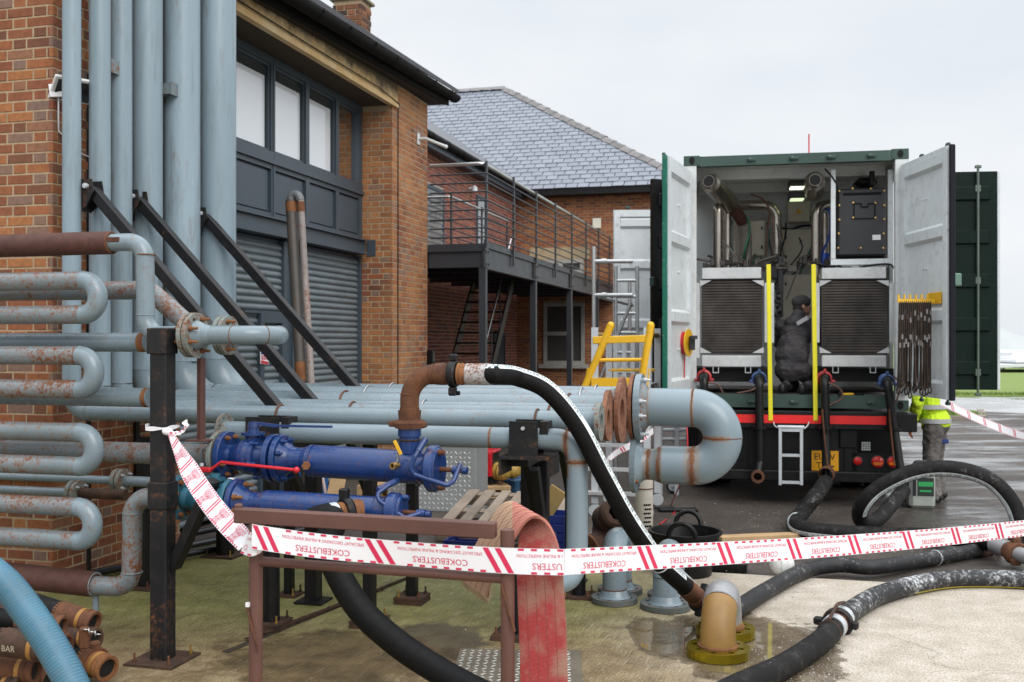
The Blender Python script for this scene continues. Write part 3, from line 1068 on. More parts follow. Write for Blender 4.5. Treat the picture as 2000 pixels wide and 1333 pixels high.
# safety notice on the wicket door: blue, white, red
sp = Plane(Rr(0, 0, .045), A)
t = thing('safety_sign', 'small blue, white and red safety notice on the grey shutter door', 'sign', sp(516, 697))
def signrect(b, x0, x1, y0, y1, o=0):
    b.add([sp(x0, y0) + B * o, sp(x1, y0 + 3) + B * o, sp(x1, y1 + 2) + B * o, sp(x0, y1) + B * o,
           sp(x0, y0) + B * (o + .003), sp(x1, y0 + 3) + B * (o + .003), sp(x1, y1 + 2) + B * (o + .003), sp(x0, y1) + B * (o + .003)],
          [(0, 1, 2, 3), (4, 7, 6, 5), (0, 4, 5, 1), (1, 5, 6, 2), (2, 6, 7, 3), (3, 7, 4, 0)])
b = MB(); signrect(b, 508, 524, 682, 711); part('sign_board', b, M['paper'], t)
b = MB(); signrect(b, 509, 523, 684, 692, .004); part('blue_band', b, plain('sign blue', (.02, .17, .45), .4), t)
b = MB(); signrect(b, 509, 523, 704, 710, .004); part('red_band', b, plain('sign red', (.55, .03, .04), .4), t)
b = MB()
for k in range(3):
    for q in range(2):
        signrect(b, 510 + k * 4.4, 513.4 + k * 4.4, 694 + q * 4.4, 697 + q * 4.4, .004)
part('symbol', b, M['print_red'], t)

# eaves: soffit, fascia, half round gutter
fa0, fa1 = P(511, 0, 10.0), P(875, 205, 15.2)
gu0, gu1 = P(588, 0, 10.3), P(896, 192, 15.3)
fd = (fa1 - fa0) / (fa1.y - fa0.y)
gd = (gu1 - gu0) / (gu1.y - gu0.y)
yA = 7.0
fs0, gs0 = fa0 + fd * (yA - fa0.y), gu0 + gd * (yA - gu0.y)
w0, w1 = W(-.3, 0, -.1), W(LEN + .25, 0, -.1)
w0 = Vector((w0.x, w0.y, fs0.z + .04))
w1 = Vector((w1.x, w1.y, fa1.z + .0))
b = MB()
b.add([fs0, fa1, w1, w0], [(0, 3, 2, 1)])
b.add([fa1, fa1 + UP * .14, w1 + UP * .14, w1], [(0, 1, 2, 3)])
part('soffit', b, painted('black soffit boards', (.022, .019, .018), .7, 0, .2, scale=4, grime=.3, grime_col=(.08, .06, .045)), mbd)
b = MB()
b.beam(fs0 + UP * .055, fa1 + UP * .055, .03, .13)
part('fascia', b, M['gutter_black'], mbd)
b = MB()
dg = (gu1 - gs0).normalized()
gx, gy, _ = frame_of(dg)
hr = .09
arc = [(math.cos(math.pi * k / 12), -math.sin(math.pi * k / 12)) for k in range(13)]
for q, rad in ((0, hr), (1, hr - .006)):
    vs = []
    for e in (gs0, gu1):
        vs += [e - gx * 0.055 + gx * (rad * ca) + UP * (rad * sa + .02) for ca, sa in arc]
    b.add(vs, [(i, i + 1, 13 + i + 1, 13 + i) for i in range(12)], True)
b.add([gu1 - gx * .055 + gx * (hr * ca) + UP * (hr * sa + .02) for ca, sa in arc], [list(range(13))])
gt = part('gutter', b, M['gutter_black'], mbd)
L0 = (gu1 - gs0).length
for k in range(12):
    e = gs0 + dg * (.3 + k * L0 / 12)
    b = MB()
    vs = []
    for s in (-.03, .03):
        vs += [e + dg * s - gx * .055 + gx * ((hr + .006) * ca) + UP * ((hr + .006) * sa + .02) for ca, sa in arc]
    b.add(vs, [(i, i + 1, 13 + i + 1, 13 + i) for i in range(12)], True)
    b.beam(e - gx * .055 + gx * (hr + .006), e - gx * .055 + gx * (hr + .006) + UP * .03, .06, .012)
    part('gutter_union', b, M['gutter_black'], gt)
b = MB()
rp = B * -3.0 + UP * 1.9
b.add([gs0 + UP * .06, gu1 + UP * .06, gu1 + UP * .06 + rp, gs0 + UP * .06 + rp, gs0 + UP * .12, gu1 + UP * .12, gu1 + UP * .12 + rp, gs0 + UP * .12 + rp],
      [(0, 3, 2, 1), (4, 5, 6, 7), (0, 1, 5, 4), (1, 2, 6, 5), (2, 3, 7, 6), (3, 0, 4, 7)])
part('roof', b, painted('dark slate roof', (.05, .052, .06), .6, 0, .2, scale=3), mbd)
# chimney
cc = P(688, 30, 14.0)
b = MB()
b.bb((cc.x, cc.y, 6.0), (.40, .34, .9))
ch = part('chimney', b, M['mortar'], mbd)
crs = []
for o, d, n, w in ((Vector((cc.x, cc.y, 5.6)) - B * .21 - A * .178, B, -A, .42), (Vector((cc.x, cc.y, 5.6)) + B * .208 - A * .18, A, B, .36)):
    crs += lay(o, d, n, w, .80)
b = MB()
for mt, w in crs:
    bk = brick_mesh(w)
    b.add([mt @ v for v in bk.v], bk.f)
part('chimney_brick', b, brick_mat('sooty chimney brick', [(.10, .05, .035), (.20, .085, .045), (.06, .035, .03), (.26, .11, .055), (.13, .07, .05)]), ch, kind='stuff')
b = MB()
b.bb((cc.x, cc.y, 6.43), (.50, .42, .045), .01)
part('chimney_cap', b, painted('mossy chimney cap', (.22, .19, .13), .9, 0, .3), ch)
# wall light on the far pier, white framed floodlight near the corner, small black door entry box
lp = Wpx(816, 272)
t = thing('wall_light', 'white bracket light on the brick pier of the main building', 'wall light', lp)
b = MB(); b.box(lp + B * .01, (.02, .09, .17), (B, A, UP), .005); part('back_plate', b, M['white'], t)
b = MB(); b.tube([lp + B * .02 + UP * .0, lp + B * .12 + UP * .0, lp + B * .28 - UP * .07, lp + B * .42 - UP * .13], .024, 10); b.ball(lp + B * .42 - UP * .13, .03, 10); part('arm', b, M['white'], t)
lp = Wpx(143, 176, .10)
t = thing('floodlight', 'white framed tilted floodlight on the brick corner behind the grey pipes', 'floodlight', lp)
n_ = (B * .55 - UP * .75 - A * .35).normalized()
fx, fy, fz = frame_of(n_)
b = MB(); b.box(lp, (.30, .21, .025), (fx, fy, fz), .006); part('housing', b, M['paper'], t)
b = MB(); b.box(lp + fz * .016, (.25, .165, .006), (fx, fy, fz)); part('lens', b, plain('dark lamp lens', (.03, .032, .036), .15), t)
b = MB(); q = Wpx(112, 180, .02); b.beam(W(.02, q.z, -.02) - A * .03, W(.1, lp.z, .12), .05, .09); b.tube([W(.04, lp.z - .05, .015), W(.045, lp.z - .3, .012), W(.3, lp.z - .42, .012), W(.6, lp.z - .45, .012)], .006, 6); part('bracket', b, M['paper'], t)
ep = Wpx(836, 703)
b = MB(); b.box(ep + B * .045, (.09, .13, .28), (B, A, UP), .012); b.box(ep + B * .093 - UP * .03, (.01, .05, .02), (B, A, UP)); solo('wall_box', b, M['plastic_black'], 'small black box low on the corner of the brick pier', 'box', ep)

# ================================================================== wing and back house
SET = 1.75                                            # the wing's wall stands back from the main wall
CW = W(0, 0, -SET)
Kc = Plane(CW, A).at(1010)                            # inner corner of the two houses
def Wg(s, z, off=0.0):                                # wing wall: s counted back from the inner corner
    return Kc - A * s + UP * z + B * off
zw = EYE + (CY - 380) / F * Kc.y                      # wing eaves
wlen = (Kc - W(LEN, 0, -SET)).dot(A) + .6
wg = thing('brick_wing', 'red brick wing behind the steel walkway, black gutter, grey doors', 'building', Wg(2, 0))
b = MB()
b.box(Wg(wlen / 2, zw / 2, -1.508), (3, wlen, zw + .2), (B, A, UP))
part('wall', b, M['mortar_wing'], wg)
pw = Plane(Wg(0, 0), A)
def s_of(x):
    return (Kc - pw.at(x)).dot(A)
wins = [(s_of(866), s_of(838) + .6, 3.32, 4.9), (s_of(947), s_of(930), 3.2, 5.15), (s_of(985), s_of(963), 0.0, 2.0)]
crs = lay(Wg(wlen, 0), A, B, wlen, zw - .1, 'stretcher', [(wlen - s1, wlen - s0, z0, z1) for s0, s1, z0, z1 in wins])
finish_bricks(wg, crs, M['brick_wing'], [(845, 940, 320, 470), (845, 930, 570, 745), (960, 1010, 400, 470)], 290)
for i, (s0, s1, z0, z1) in enumerate(wins):
    b = MB()
    fw = .07
    for (a, c_, e, f_) in ((s0, s0 + fw, z0, z1), (s1 - fw, s1, z0, z1), (s0 + fw, s1 - fw, z1 - fw, z1), (s0 + fw, s1 - fw, z0, z0 + fw)):
        b.box(Wg((a + c_) / 2, (e + f_) / 2, .0), (.06, c_ - a, f_ - e), (B, A, UP))
    f_ = part('window_frame' if i == 0 else 'door_frame', b, M['anthracite'], wg)
    b = MB()
    b.box(Wg((s0 + s1) / 2, (z0 + z1) / 2, .0), (.02, s1 - s0 - 2 * fw, z1 - z0 - 2 * fw), (B, A, UP))
    part('pane' if i == 0 else 'door_leaf', b, plain('window reflecting sky', (.16, .18, .19), .08) if i == 0 else M['anthracite'] if i == 2 else plain('pale door leaf', (.42, .45, .46), .3), f_)
    if i == 0:
        for k in range(1, 14):
            b = MB()
            z = z0 + fw + k * (z1 - z0 - 2 * fw) / 14
            b.box(Wg((s0 + s1) / 2, z, .016), (.008, s1 - s0 - 2 * fw, .05), (B, A, UP))
            part('blind_slat', b, M['dull_steel'], f_)
g0, g1 = pw(838, 276), pw(1018, 378)
b = MB()
e0, e1 = Wg(wlen, zw - .02, .3), Wg(-.1, zw - .02, .3)
b.tube([e0 + UP * .06, e1 + UP * .06], .075, 12)
for k in range(14):
    q = e0.lerp(e1, k / 13) + UP * .06
    b.tube([q - A * .03, q + A * .03], .083, 12)
part('gutter', b, M['gutter_black'], wg)
b = MB()
b.box((e0 + e1) / 2 - B * .09 - UP * .02, (.03, (e1 - e0).length, .2), (B, A, UP))
b.box((e0 + e1) / 2 - B * .25 - UP * .11, (.3, (e1 - e0).length, .02), (B, A, UP))
part('fascia', b, M['anthracite'], wg)
b = MB()
rp = B * -2.4 + UP * 1.7
b.add([e0 + UP * .1, e1 + UP * .1, e1 + UP * .1 + rp, e0 + UP * .1 + rp, e0 + UP * .16, e1 + UP * .16, e1 + UP * .16 + rp, e0 + UP * .16 + rp],
      [(0, 3, 2, 1), (4, 5, 6, 7), (0, 1, 5, 4), (1, 2, 6, 5), (2, 3, 7, 6), (3, 0, 4, 7)])
part('roof', b, painted('wing slate roof', (.10, .105, .12), .5), wg)
b = MB()
q = pw(916, 369)
b.tube([q, q + B * .1 + UP * .02], .03, 8); b.lathe(q + B * .13 - UP * .08, UP, [(0, .07), (.1, .06), (.16, .0)], 12)
solo('bulkhead_lamp', b, M['white'], 'small round white lamp on the red brick wall behind the railing', 'wall light', q)

bk = thing('slate_house', 'brick house with a large hipped grey slate roof behind the walkway', 'building', Kc)
BH = 4.2                                              # front length from the corner to the right
def Bk(u, z, v=0.0):
    return Kc + B * u + A * v + UP * z
ze = zw - .05
b = MB()
b.box(Bk(BH / 2 - 3, ze / 2, 4.008), (BH + 6, 8, ze + .2), (B, A, UP))
part('wall', b, M['mortar'], bk)
pf = Plane(Kc, B)
def u_of(x):
    return (pf.at(x) - Kc).dot(B)
bw = [(u_of(1062), u_of(1142), pf(1100, 712).z, pf(1100, 592).z), (u_of(1050), u_of(1140), pf(1100, 640).z + 1.4, pf(1100, 508).z)]
crs = lay(Bk(0, 0), B, -A, BH, ze, 'stretcher', bw)
crs += lay(Bk(BH, 0), A, B, 8, ze, 'stretcher')
finish_bricks(bk, crs, M['brick_back'], [(1015, 1215, 388, 480), (1180, 1215, 480, 560)], 290)
for i, (u0, u1, z0, z1) in enumerate(bw):
    b = MB()
    f = .09
    um = (u0 + u1) / 2 + (.18 if i == 0 else 0)
    for (a, c_, e, d_) in ((u0, u0 + f, z0, z1), (u1 - f, u1, z0, z1), (u0 + f, u1 - f, z1 - f, z1), (u0 + f, u1 - f, z0, z0 + f), (um - .06, um + .06, z0 + f, z1 - f), (u0 + f, um - .06, (z0 + z1) / 2 - .05, (z0 + z1) / 2 + .05)):
        b.box(Bk((a + c_) / 2, (e + d_) / 2, .0), (c_ - a, .08, d_ - e), (B, A, UP))
    if i == 0:
        b.box(Bk((u0 + u1) / 2, z0 - .05, -.06), (u1 - u0 + .2, .2, .1), (B, A, UP))
    f_ = part('window_frame', b, painted('old white window paint', (.36, .36, .33), .6, 0, .1, grime=.4), bk)
    for (a, c_, e, d_) in ((u0 + f, um - .06, z0 + f, (z0 + z1) / 2 - .05), (u0 + f, um - .06, (z0 + z1) / 2 + .05, z1 - f), (um + .06, u1 - f, z0 + f, z1 - f)):
        if c_ > a and d_ > e:
            b = MB()
            b.box(Bk((a + c_) / 2, (e + d_) / 2, .0), (c_ - a, .01, d_ - e), (B, A, UP))
            part('pane', b, plain('dark window pane', (.06, .062, .06), .1), f_)
b = MB()
lz0, lz1 = pf(1090, 508).z, pf(1090, 484).z
b.box(Bk((u_of(1035) + u_of(1152)) / 2, (lz0 + lz1) / 2, -.01), (u_of(1152) - u_of(1035), .06, lz1 - lz0), (B, A, UP))
part('stone_lintel', b, painted('buff stone lintel', (.40, .31, .19), .9, 0, .2, scale=3, grime=.4), bk)
b = MB()
b.box(Bk(u_of(1166), pf(1166, 437).z, -.03), (.22, .06, .26), (B, A, UP), .01)
solo('alarm_box', b, plain('alarm box cream', (.72, .70, .58), .5), 'small cream alarm box high on the slate house wall', 'alarm box', Bk(u_of(1166), pf(1166, 437).z, 0))
b = MB()
b.box(Bk(BH / 2, ze + .02, -.33), (BH + .8, .14, .17), (B, A, UP))
b.box(Bk(BH / 2, ze - .06, -.15), (BH + .8, .3, .02), (B, A, UP))
part('fascia', b, M['plastic_black'], bk)
# slate roof: front slope with a hip at right
ze2 = ze + .1
half, uc = 5.3, BH + .45
kx = (985 - CX) / F
def peak(pitch, up):
    return Bk(up, ze2 + half * math.tan(pitch), half - .4)
best = None
for i in range(400):
    up_ = -6 + i * .02
    for jx in range(30, 50):
        q = peak(R(jx), up_)
        x, y = px(q)
        e = abs(x - 985) + abs(y - 176)
        if best is None or e < best[0]:
            best = (e, up_, jx)
pit, upk = R(best[2]), best[1]
dirs = (A * math.cos(pit) + UP * math.sin(pit)).normalized()
nrm = dirs.cross(B).normalized() * -1
if nrm.z < 0:
    nrm = -nrm
run = half / math.cos(pit)
E0 = Bk(0, ze2, -.4)
b = MB()
pts = [Bk(-7, ze2, -.4), Bk(uc, ze2, -.4), Bk(uc + .4, ze2, half * 2 - .4), peak(pit, upk), Bk(-7, ze2 + half * math.tan(pit), half - .4)]
b.add([p - nrm * .02 for p in pts], [(0, 1, 3, 4), (1, 2, 3)])
part('roof_deck', b, plain('dark roof felt', (.02, .022, .025), .9), bk)
msl, nt, bs = new_mat('grey slate')
oi, ge = nd(nt, "ShaderNodeObjectInfo"), nd(nt, "ShaderNodeNewGeometry")
rn = math_(nt, 'FRACT', math_(nt, 'ADD', oi.outputs['Random'], ge.outputs['Random Per Island']))
pos = coords(nt, world=True)
c = mixc(nt, ramp(nt, rn, .0, 1.0), (.15, .168, .205), (.19, .21, .25))
c = mixc(nt, math_(nt, 'MULTIPLY', ramp(nt, noise_(nt, pos, 4, 6), .5, .75), .12), c, (.15, .16, .19))
nt.links.new(c, bs.inputs['Base Color'])
bs.inputs['Roughness'].default_value = .38
M['slate'] = msl
sl = []
gauge, sw = .235, .30
rows = int(run / gauge) + 1
for r_ in range(rows):
    t0 = r_ * gauge
    fr_ = min(1, t0 / run)
    ur = uc + (upk - uc) * fr_ - .1
    u = -7 + (sw / 2 if r_ % 2 else 0)
    while u < ur:
        w = min(sw - .02, ur - u)
        if w > .05:
            o = E0 + B * u + dirs * (t0 - .03) + nrm * .004
            tl = (dirs * 1 + nrm * -.055).normalized()
            sl.append((o, w, tl))
        u += sw
def slate_box(w, t, Lh):
    b = MB()
    b.add([(0, 0, 0), (w, 0, 0), (w, Lh, 0), (0, Lh, 0), (0, 0, t), (w, 0, t), (w, Lh, t), (0, Lh, t)], [(4, 5, 6, 7), (0, 1, 5, 4), (1, 2, 6, 5), (3, 0, 4, 7)])
    return b
full = slate_box(sw - .02, .018, .30)
mfull = to_mesh(full, 'slate', Vector((0, 0, 0)), M['slate'])
rest = MB()
scored = []
for i, (o, w, tl) in enumerate(sl):
    x, y = px(o)
    ok = 860 < x < 1285 and 175 < y < 385 and abs(w - (sw - .02)) < 1e-6
    scored.append((o.y if ok else 1e9, i))
scored.sort()
chosen = {i for d, i in scored[:295] if d < 1e8}
for i, (o, w, tl) in enumerate(sl):
    z_ = B.cross(tl).normalized()
    z_ = z_ if z_.z > 0 else -z_
    mt = mat3(B, tl, z_, o + nrm * random.uniform(.012, .02))
    if i in chosen:
        place('slate', mfull, bk, mt)
    else:
        q = slate_box(w, .018, .30)
        rest.add([mt @ v for v in q.v], q.f)
part('slates', rest, M['slate'], bk, kind='stuff')
hip0, hip1 = Bk(uc, ze2 + .03, -.4), peak(pit, upk) + UP * .03
mhip = painted('weathered hip tile', (.20, .19, .19), .7, 0, .3, scale=4, grime=.5, grime_col=(.16, .12, .06))
def ridge_tiles(a, c_, n):
    d = (c_ - a) / n
    sd = d.cross(UP).normalized()
    for k in range(n):
        b = MB()
        p, q = a + d * k, a + d * (k + 1.06)
        up2 = sd.cross(d).normalized()
        ex = random.uniform(0, .012)
        for e in (1,):
            vs = []
            for s in (p + up2 * (.02 + ex), q + up2 * ex):
                vs += [s - sd * .17 - up2 * .075, s - sd * .06 + up2 * .03, s + sd * .06 + up2 * .03, s + sd * .17 - up2 * .075]
            b.add(vs, [(0, 1, 5, 4), (1, 2, 6, 5), (2, 3, 7, 6), (0, 3, 2, 1)])
        part('hip_tile' if c_ is hip1 else 'ridge_tile', b, mhip, bk)
ridge_tiles(hip0, hip1, 22)
ridge_tiles(Bk(-7, hip1.z, half - .4), hip1.copy(), 14)

# ================================================================== steel walkway and stair
N0 = W(LEN, 0, .889)
wk = thing('steel_walkway', 'dark grey steel walkway with barred railing joining the brick buildings', 'walkway', N0)
WL = 12.2
ZD = 3.19
def Wk(a, z, off=0.0):                                # a along A from the near corner, off to the left is negative
    return N0 + A * a + B * off + UP * z
DW = .889 + SET - .1
def wbar(b, a0, a1, z0, z1, o0, o1):
    b.box(Wk((a0 + a1) / 2, (z0 + z1) / 2, (o0 + o1) / 2), (o1 - o0, a1 - a0, z1 - z0), (B, A, UP))
b = MB()
wbar(b, .06, WL, ZD - .07, ZD - .03, -DW, -.06)
part('deck', b, M['walkway'], wk)
b = MB()
wbar(b, 0, .012, ZD - .09, ZD + .02, -.889, -.012)
wbar(b, .04, .14, ZD - .32, ZD - .09, -.889, -.05)
wbar(b, .13, .142, ZD - .30, ZD - .10, -.889, -.05)
part('end_beam', b, M['walkway'], wk)
b = MB()
wbar(b, .0, WL, ZD - .33, ZD - .04, -.055, -.035)
wbar(b, .0, WL, ZD - .345, ZD - .33, -.11, 0.0)
wbar(b, .0, WL, ZD - .04, ZD - .025, -.11, 0.0)
wbar(b, .0, WL, ZD - .025, ZD + .06, -.03, -.02)
part('edge_beam', b, M['walkway'], wk)
for k in range(9):
    b = MB()
    wbar(b, .7 + k * 1.35, .78 + k * 1.35, ZD - .25, ZD - .071, -DW, -.06)
    part('joist', b, M['walkway'], wk)
for k in range(9):
    b = MB()
    a = .03 + k * 1.545
    lo = -.28 if k % 2 == 0 else -.40
    wbar(b, a - .03, a + .03, ZD - .2, ZD + 1.21, -.012, .014)
    part('railing_post', b, M['walkway'], wk)
    if k % 2 == 0:
        b = MB()
        wbar(b, a - .05, a + .05, 0, ZD - .346, -.10, 0.0)
        wbar(b, a - .1, a + .1, 0, .015, -.15, .05)
        part('column', b, M['walkway'], wk)
        b = MB()
        wbar(b, a - .09, a + .09, ZD - .33, ZD - .05, .001, .013)
        for q in (-.06, .06):
            for z in (-.28, -.10):
                p = Wk(a + q, ZD + z, .013)
                b.tube([p, p + B * .014], .018, 6)
        part('splice_plate', b, M['walkway'], wk)
b = MB()
hp = [Wk(.03, ZD + 1.17, -.86), Wk(.0, ZD + 1.17, -.03), Wk(WL + .1, ZD + 1.17, -.03)]
b.tube(bent(hp, .08, 6), .028, 12)
part('handrail', b, M['steel'], wk)
for k in range(8):
    b = MB()
    z = ZD + .115 + k * .131
    b.tube(bent([Wk(.03, z, -.86), Wk(.0, z, .018), Wk(WL + .1, z, .018)], .03, 3), .0125, 8)
    part('rail', b, M['walkway'], wk)
# inner railing round the stair opening, against the wall
for a, o in ((1.3, -2.0), (1.3, -.95), (3.0, -.95), (4.7, -.95)):
    b = MB(); wbar(b, a - .025, a + .025, ZD, ZD + .95, o - .012, o + .012); part('inner_post', b, M['walkway'], wk)
b = MB(); b.tube(bent([Wk(1.3, ZD + .9, -2.3), Wk(1.3, ZD + .9, -.95), Wk(4.7, ZD + .9, -.95)], .06, 4), .02, 10); part('inner_handrail', b, M['steel'], wk)
for k in range(6):
    b = MB(); z = ZD + .14 + k * .125; b.tube([Wk(1.3, z, -2.3), Wk(1.3, z, -.95), Wk(4.7, z, -.95)], .008, 6); part('inner_rail', b, M['walkway'], wk)

st = thing('steel_stair', 'black open tread steel stair under the walkway', 'stair', Wk(2.5, 0, -1.4))
sa, sb2 = Wk(1.6, 0.0, -1.75), Wk(5.2, ZD - .1, -1.75)
f0, f1 = P(874, 745, 18.5), P(921, 572, 20.0)
sd_ = (f1 - f0)
for o in (0, .78):
    b = MB()
    b.beam(f0 - sd_ * .62 + B * o, f1 + sd_ * .12 + B * o, .03, .2, UP)
    part('stringer', b, M['black'], st)
for k in range(13):
    b = MB()
    q = f0.lerp(f1, (k - 3.5) / 8.5)
    b.box(q + B * .39, (.75, .24, .035), (B, A, UP))
    part('tread', b, M['black'], st)
tv = B * .62
b = MB()
h0, h1 = f0 + tv * 1.25 + B * .3 + UP * .25, f1 + tv * 1.25 + B * .3 + UP * .6
b.tube([f0.lerp(f1, -.3) + B * .78 + UP * .95, f0.lerp(f1, 1.05) + B * .78 + UP * .95], .018, 8)
part('handrail', b, M['steel'], st)
b = MB()
for k in range(3):
    b.tube([f0.lerp(f1, .1 + .4 * k) + B * .78, f0.lerp(f1, .1 + .4 * k) + B * .78 + UP * .9], .016, 6)
part('baluster', b, M['walkway'], st)

# ================================================================== pipework helpers
def weld(parent, p, d, r, mat=None, w=.004):
    b = MB()
    b.ring(p, d, r, w, 28, 6)
    part('weld_ring', b, mat or M['rust_orange'], parent)
def hexbolt(b, p, d, r, L, shank=True):
    b.lathe(p, d, [(0, 0), (0, r), (r * 1.3, r), (r * 1.3, 0)], 6)
    if shank:
        b.lathe(p, d, [(r * 1.3, r * .55), (L, r * .55), (L, 0)], 10)
_boltm = {}
def bolt(parent, p, d, r=.014, L=.06, mat='rust_orange'):
    k = (r, L, mat)
    if k not in _boltm:
        b = MB()
        hexbolt(b, (0, 0, 0), UP, r, L)
        _boltm[k] = to_mesh(b, 'bolt', Vector((0, 0, 0)), M[mat])
    x, y, d = frame_of(Vector(d))
    place('bolt', _boltm[k], parent, mat3(x, y, d, Vector(p)))
def bolts(parent, p, d, rc, n, r=.014, L=.06, mat='rust_orange', skip=()):
    x, y, d = frame_of(Vector(d))
    for k in range(n):
        if k in skip:
            continue
        a = 2 * math.pi * (k + .5) / n
        bolt(parent, Vector(p) + x * (rc * math.cos(a)) + y * (rc * math.sin(a)), d, r, L, mat)
def base_plate(parent, p, w, mat, d=B, h=.016, layers=1, nuts=True):
    b = MB()
    for k in range(layers):
        b.bb(p + UP * (h * k + h / 2 + .001 * k), (w - .006 * (k % 2), w - .006 * (k % 2), h), 0, d)
    part('base_plate', b, mat, parent)
    if nuts:
        e = Vector((-d.y, d.x, 0))
        for i in (-1, 1):
            for j in (-1, 1):
                bolt(parent, p + d * (i * w * .36) + e * (j * w * .36) + UP * h * layers, UP, .012, .05, random.choice(('brass', 'rust', 'rust_dark')))

def weld_paint(name, base, welds, seed=0):
    """pipe paint that rusts beside its welds: list of (point, direction, reach)"""
    m, nt, bs = new_mat(name)
    pos = coords(nt, world=True)
    n1, n2, n3 = noise_(nt, pos, 2.5, 5), noise_(nt, pos, 20, 9, .7), noise_(nt, pos, 90, 5, .65)
    run = nt.nodes.new("ShaderNodeMapping")
    run.inputs['Scale'].default_value = (26, 26, 4)
    nt.links.new(pos, run.inputs['Vector'])
    nr = noise_(nt, run.outputs[0], 1.0, 6, .65)
    msk = None
    for p, d, reach in welds:
        s_ = nt.nodes.new("ShaderNodeVectorMath"); s_.operation = 'SUBTRACT'
        nt.links.new(pos, s_.inputs[0]); s_.inputs[1].default_value = p
        dt = nt.nodes.new("ShaderNodeVectorMath"); dt.operation = 'DOT_PRODUCT'
        nt.links.new(s_.outputs[0], dt.inputs[0]); dt.inputs[1].default_value = d
        ln_ = nt.nodes.new("ShaderNodeVectorMath"); ln_.operation = 'LENGTH'
        nt.links.new(s_.outputs[0], ln_.inputs[0])
        near = math_(nt, 'LESS_THAN', ln_.outputs['Value'], .22)
        k = math_(nt, 'MULTIPLY', math_(nt, 'SUBTRACT', 1.0, math_(nt, 'DIVIDE', math_(nt, 'ABSOLUTE', dt.outputs['Value']), reach), True), near)
        msk = k if msk is None else math_(nt, 'MAXIMUM', msk, k)
    mx = math_(nt, 'MULTIPLY', msk, math_(nt, 'ADD', math_(nt, 'MULTIPLY', nr, 1.0), math_(nt, 'MULTIPLY', n2, .55)))
    r = ramp(nt, mx, .50, .66)
    sp = ramp(nt, math_(nt, 'ADD', math_(nt, 'MULTIPLY', n2, .5), math_(nt, 'MULTIPLY', n3, .5)), .655, .68)
    r = math_(nt, 'MAXIMUM', r, sp)
    c = mixc(nt, ramp(nt, n1, .3, .7), [k * .93 for k in base], [k * 1.07 for k in base])
    c = mixc(nt, math_(nt, 'MULTIPLY', ramp(nt, mx, .22, .42), .45), c, (.26, .17, .10))
    c = mixc(nt, math_(nt, 'MULTIPLY', r, .9), c, mixc(nt, ramp(nt, n3, .3, .7), (.10, .035, .014), (.24, .09, .03)))
    nt.links.new(c, bs.inputs['Base Color'])
    nt.links.new(math_(nt, 'ADD', .30, math_(nt, 'MULTIPLY', r, .45)), bs.inputs['Roughness'])
    bump(nt, bs, math_(nt, 'ADD', n3, r), .15, .003)
    return m
PBASE = (.20, .258, .29)

# ------------------------------------------------------------------ risers and their horizontal runs
E0p, E5p = P(1175, 817, 6.2), P(1241, 785, 7.62)
endY = [6.2, 6.45, 6.72, 7.0, 7.3, 7.62]
rx = [140, 195, 237, 287, 355, 425]
rr_ = [.0627, .074, .078, .118, .144, .15]
fr_ = [.115, .132, .168, .205, .235, .245]
stag = [0, 0, -.036, 0, -.036, 0]
ZC = 1.31
ln = Plane(E0p, (E5p - E0p).normalized() * 1)
ex = Vector((E5p.x - E0p.x, E5p.y - E0p.y, 0))
names = ['leftmost thin', 'second', 'third, set back,', 'fourth, thicker', 'fifth, thick', 'rightmost thick']
clampx = [(548, 1050), (690, 1075), (830,), (675, 1112), (721, 1137), (768, 1165)]
ends = []
for i in range(6):
    f = (endY[i] - 6.2) / (7.62 - 6.2)
    e = Vector((E0p.x + ex.x * f, E0p.y + ex.y * f, ZC)) + B * stag[i]
    ends.append(e)
    pr = Plane(e, B)
    base = pr.at(rx[i])
    base.z = ZC
    r = rr_[i]
    t = thing('riser_pipe', ('%s of six pale blue grey riser pipes climbing the brick wall' % names[i]), 'pipe', base, 'riser pipes on the brick wall')
    R_ = r * 2.3
    top = Vector((base.x, base.y, 5.6))
    b = MB()
    b.tube([top, base + UP * R_], r, 28, caps=False)
    part('riser', b, M['pipe_clean'], t)
    b = MB()
    pts = bent([base + UP * (R_ + .001), base, base + B * (R_ + .001)], R_, 12)
    b.tube(pts, r + .001, 28, caps=False)
    part('elbow', b, M['pipe'], t)
    b = MB()
    b.tube([base + B * R_, e - B * .02], r, 28, caps=False)
    b.lathe(e - B * .03, B, [(0, r * .8), (-.4, r * .8)], 24)
    part('run', b, M['pipe'], t)
    weld(t, base + UP * R_, UP, r, M['pipe'])
    weld(t, base + B * R_, B, r, M['rust'] if i % 2 else M['pipe'])
    b = MB()
    b.flange(e - B * .028, B, fr_[i], r * .82, .028, 8 if i < 2 else 12, .011 if i < 3 else .013)
    part('flange', b, M['flange'] if i == 0 else M['flange_rust'], t)
    b = MB()
    b.lathe(e - B * .10, B, [(0, r + .001), (.035, r + .006), (.072, r * 1.16)], 28)
    part('flange_neck', b, M['pipe_rusty'] if i else M['pipe'], t)
    for cx in clampx[i]:
        q = pr.at(cx)
        q.z = ZC
        b = MB()
        pts = [q + A * ((r + .007) * math.cos(a)) + UP * ((r + .007) * math.sin(a)) for a in [math.pi * k / 16 for k in range(17)]]
        pts = [pts[0] - UP * (r + .05)] + pts + [pts[-1] - UP * (r + .05)]
        b.tube(pts, .007, 8)
        part('u_bolt', b, M['rust'] if i in (0, 1, 3) else M['steel'], t)
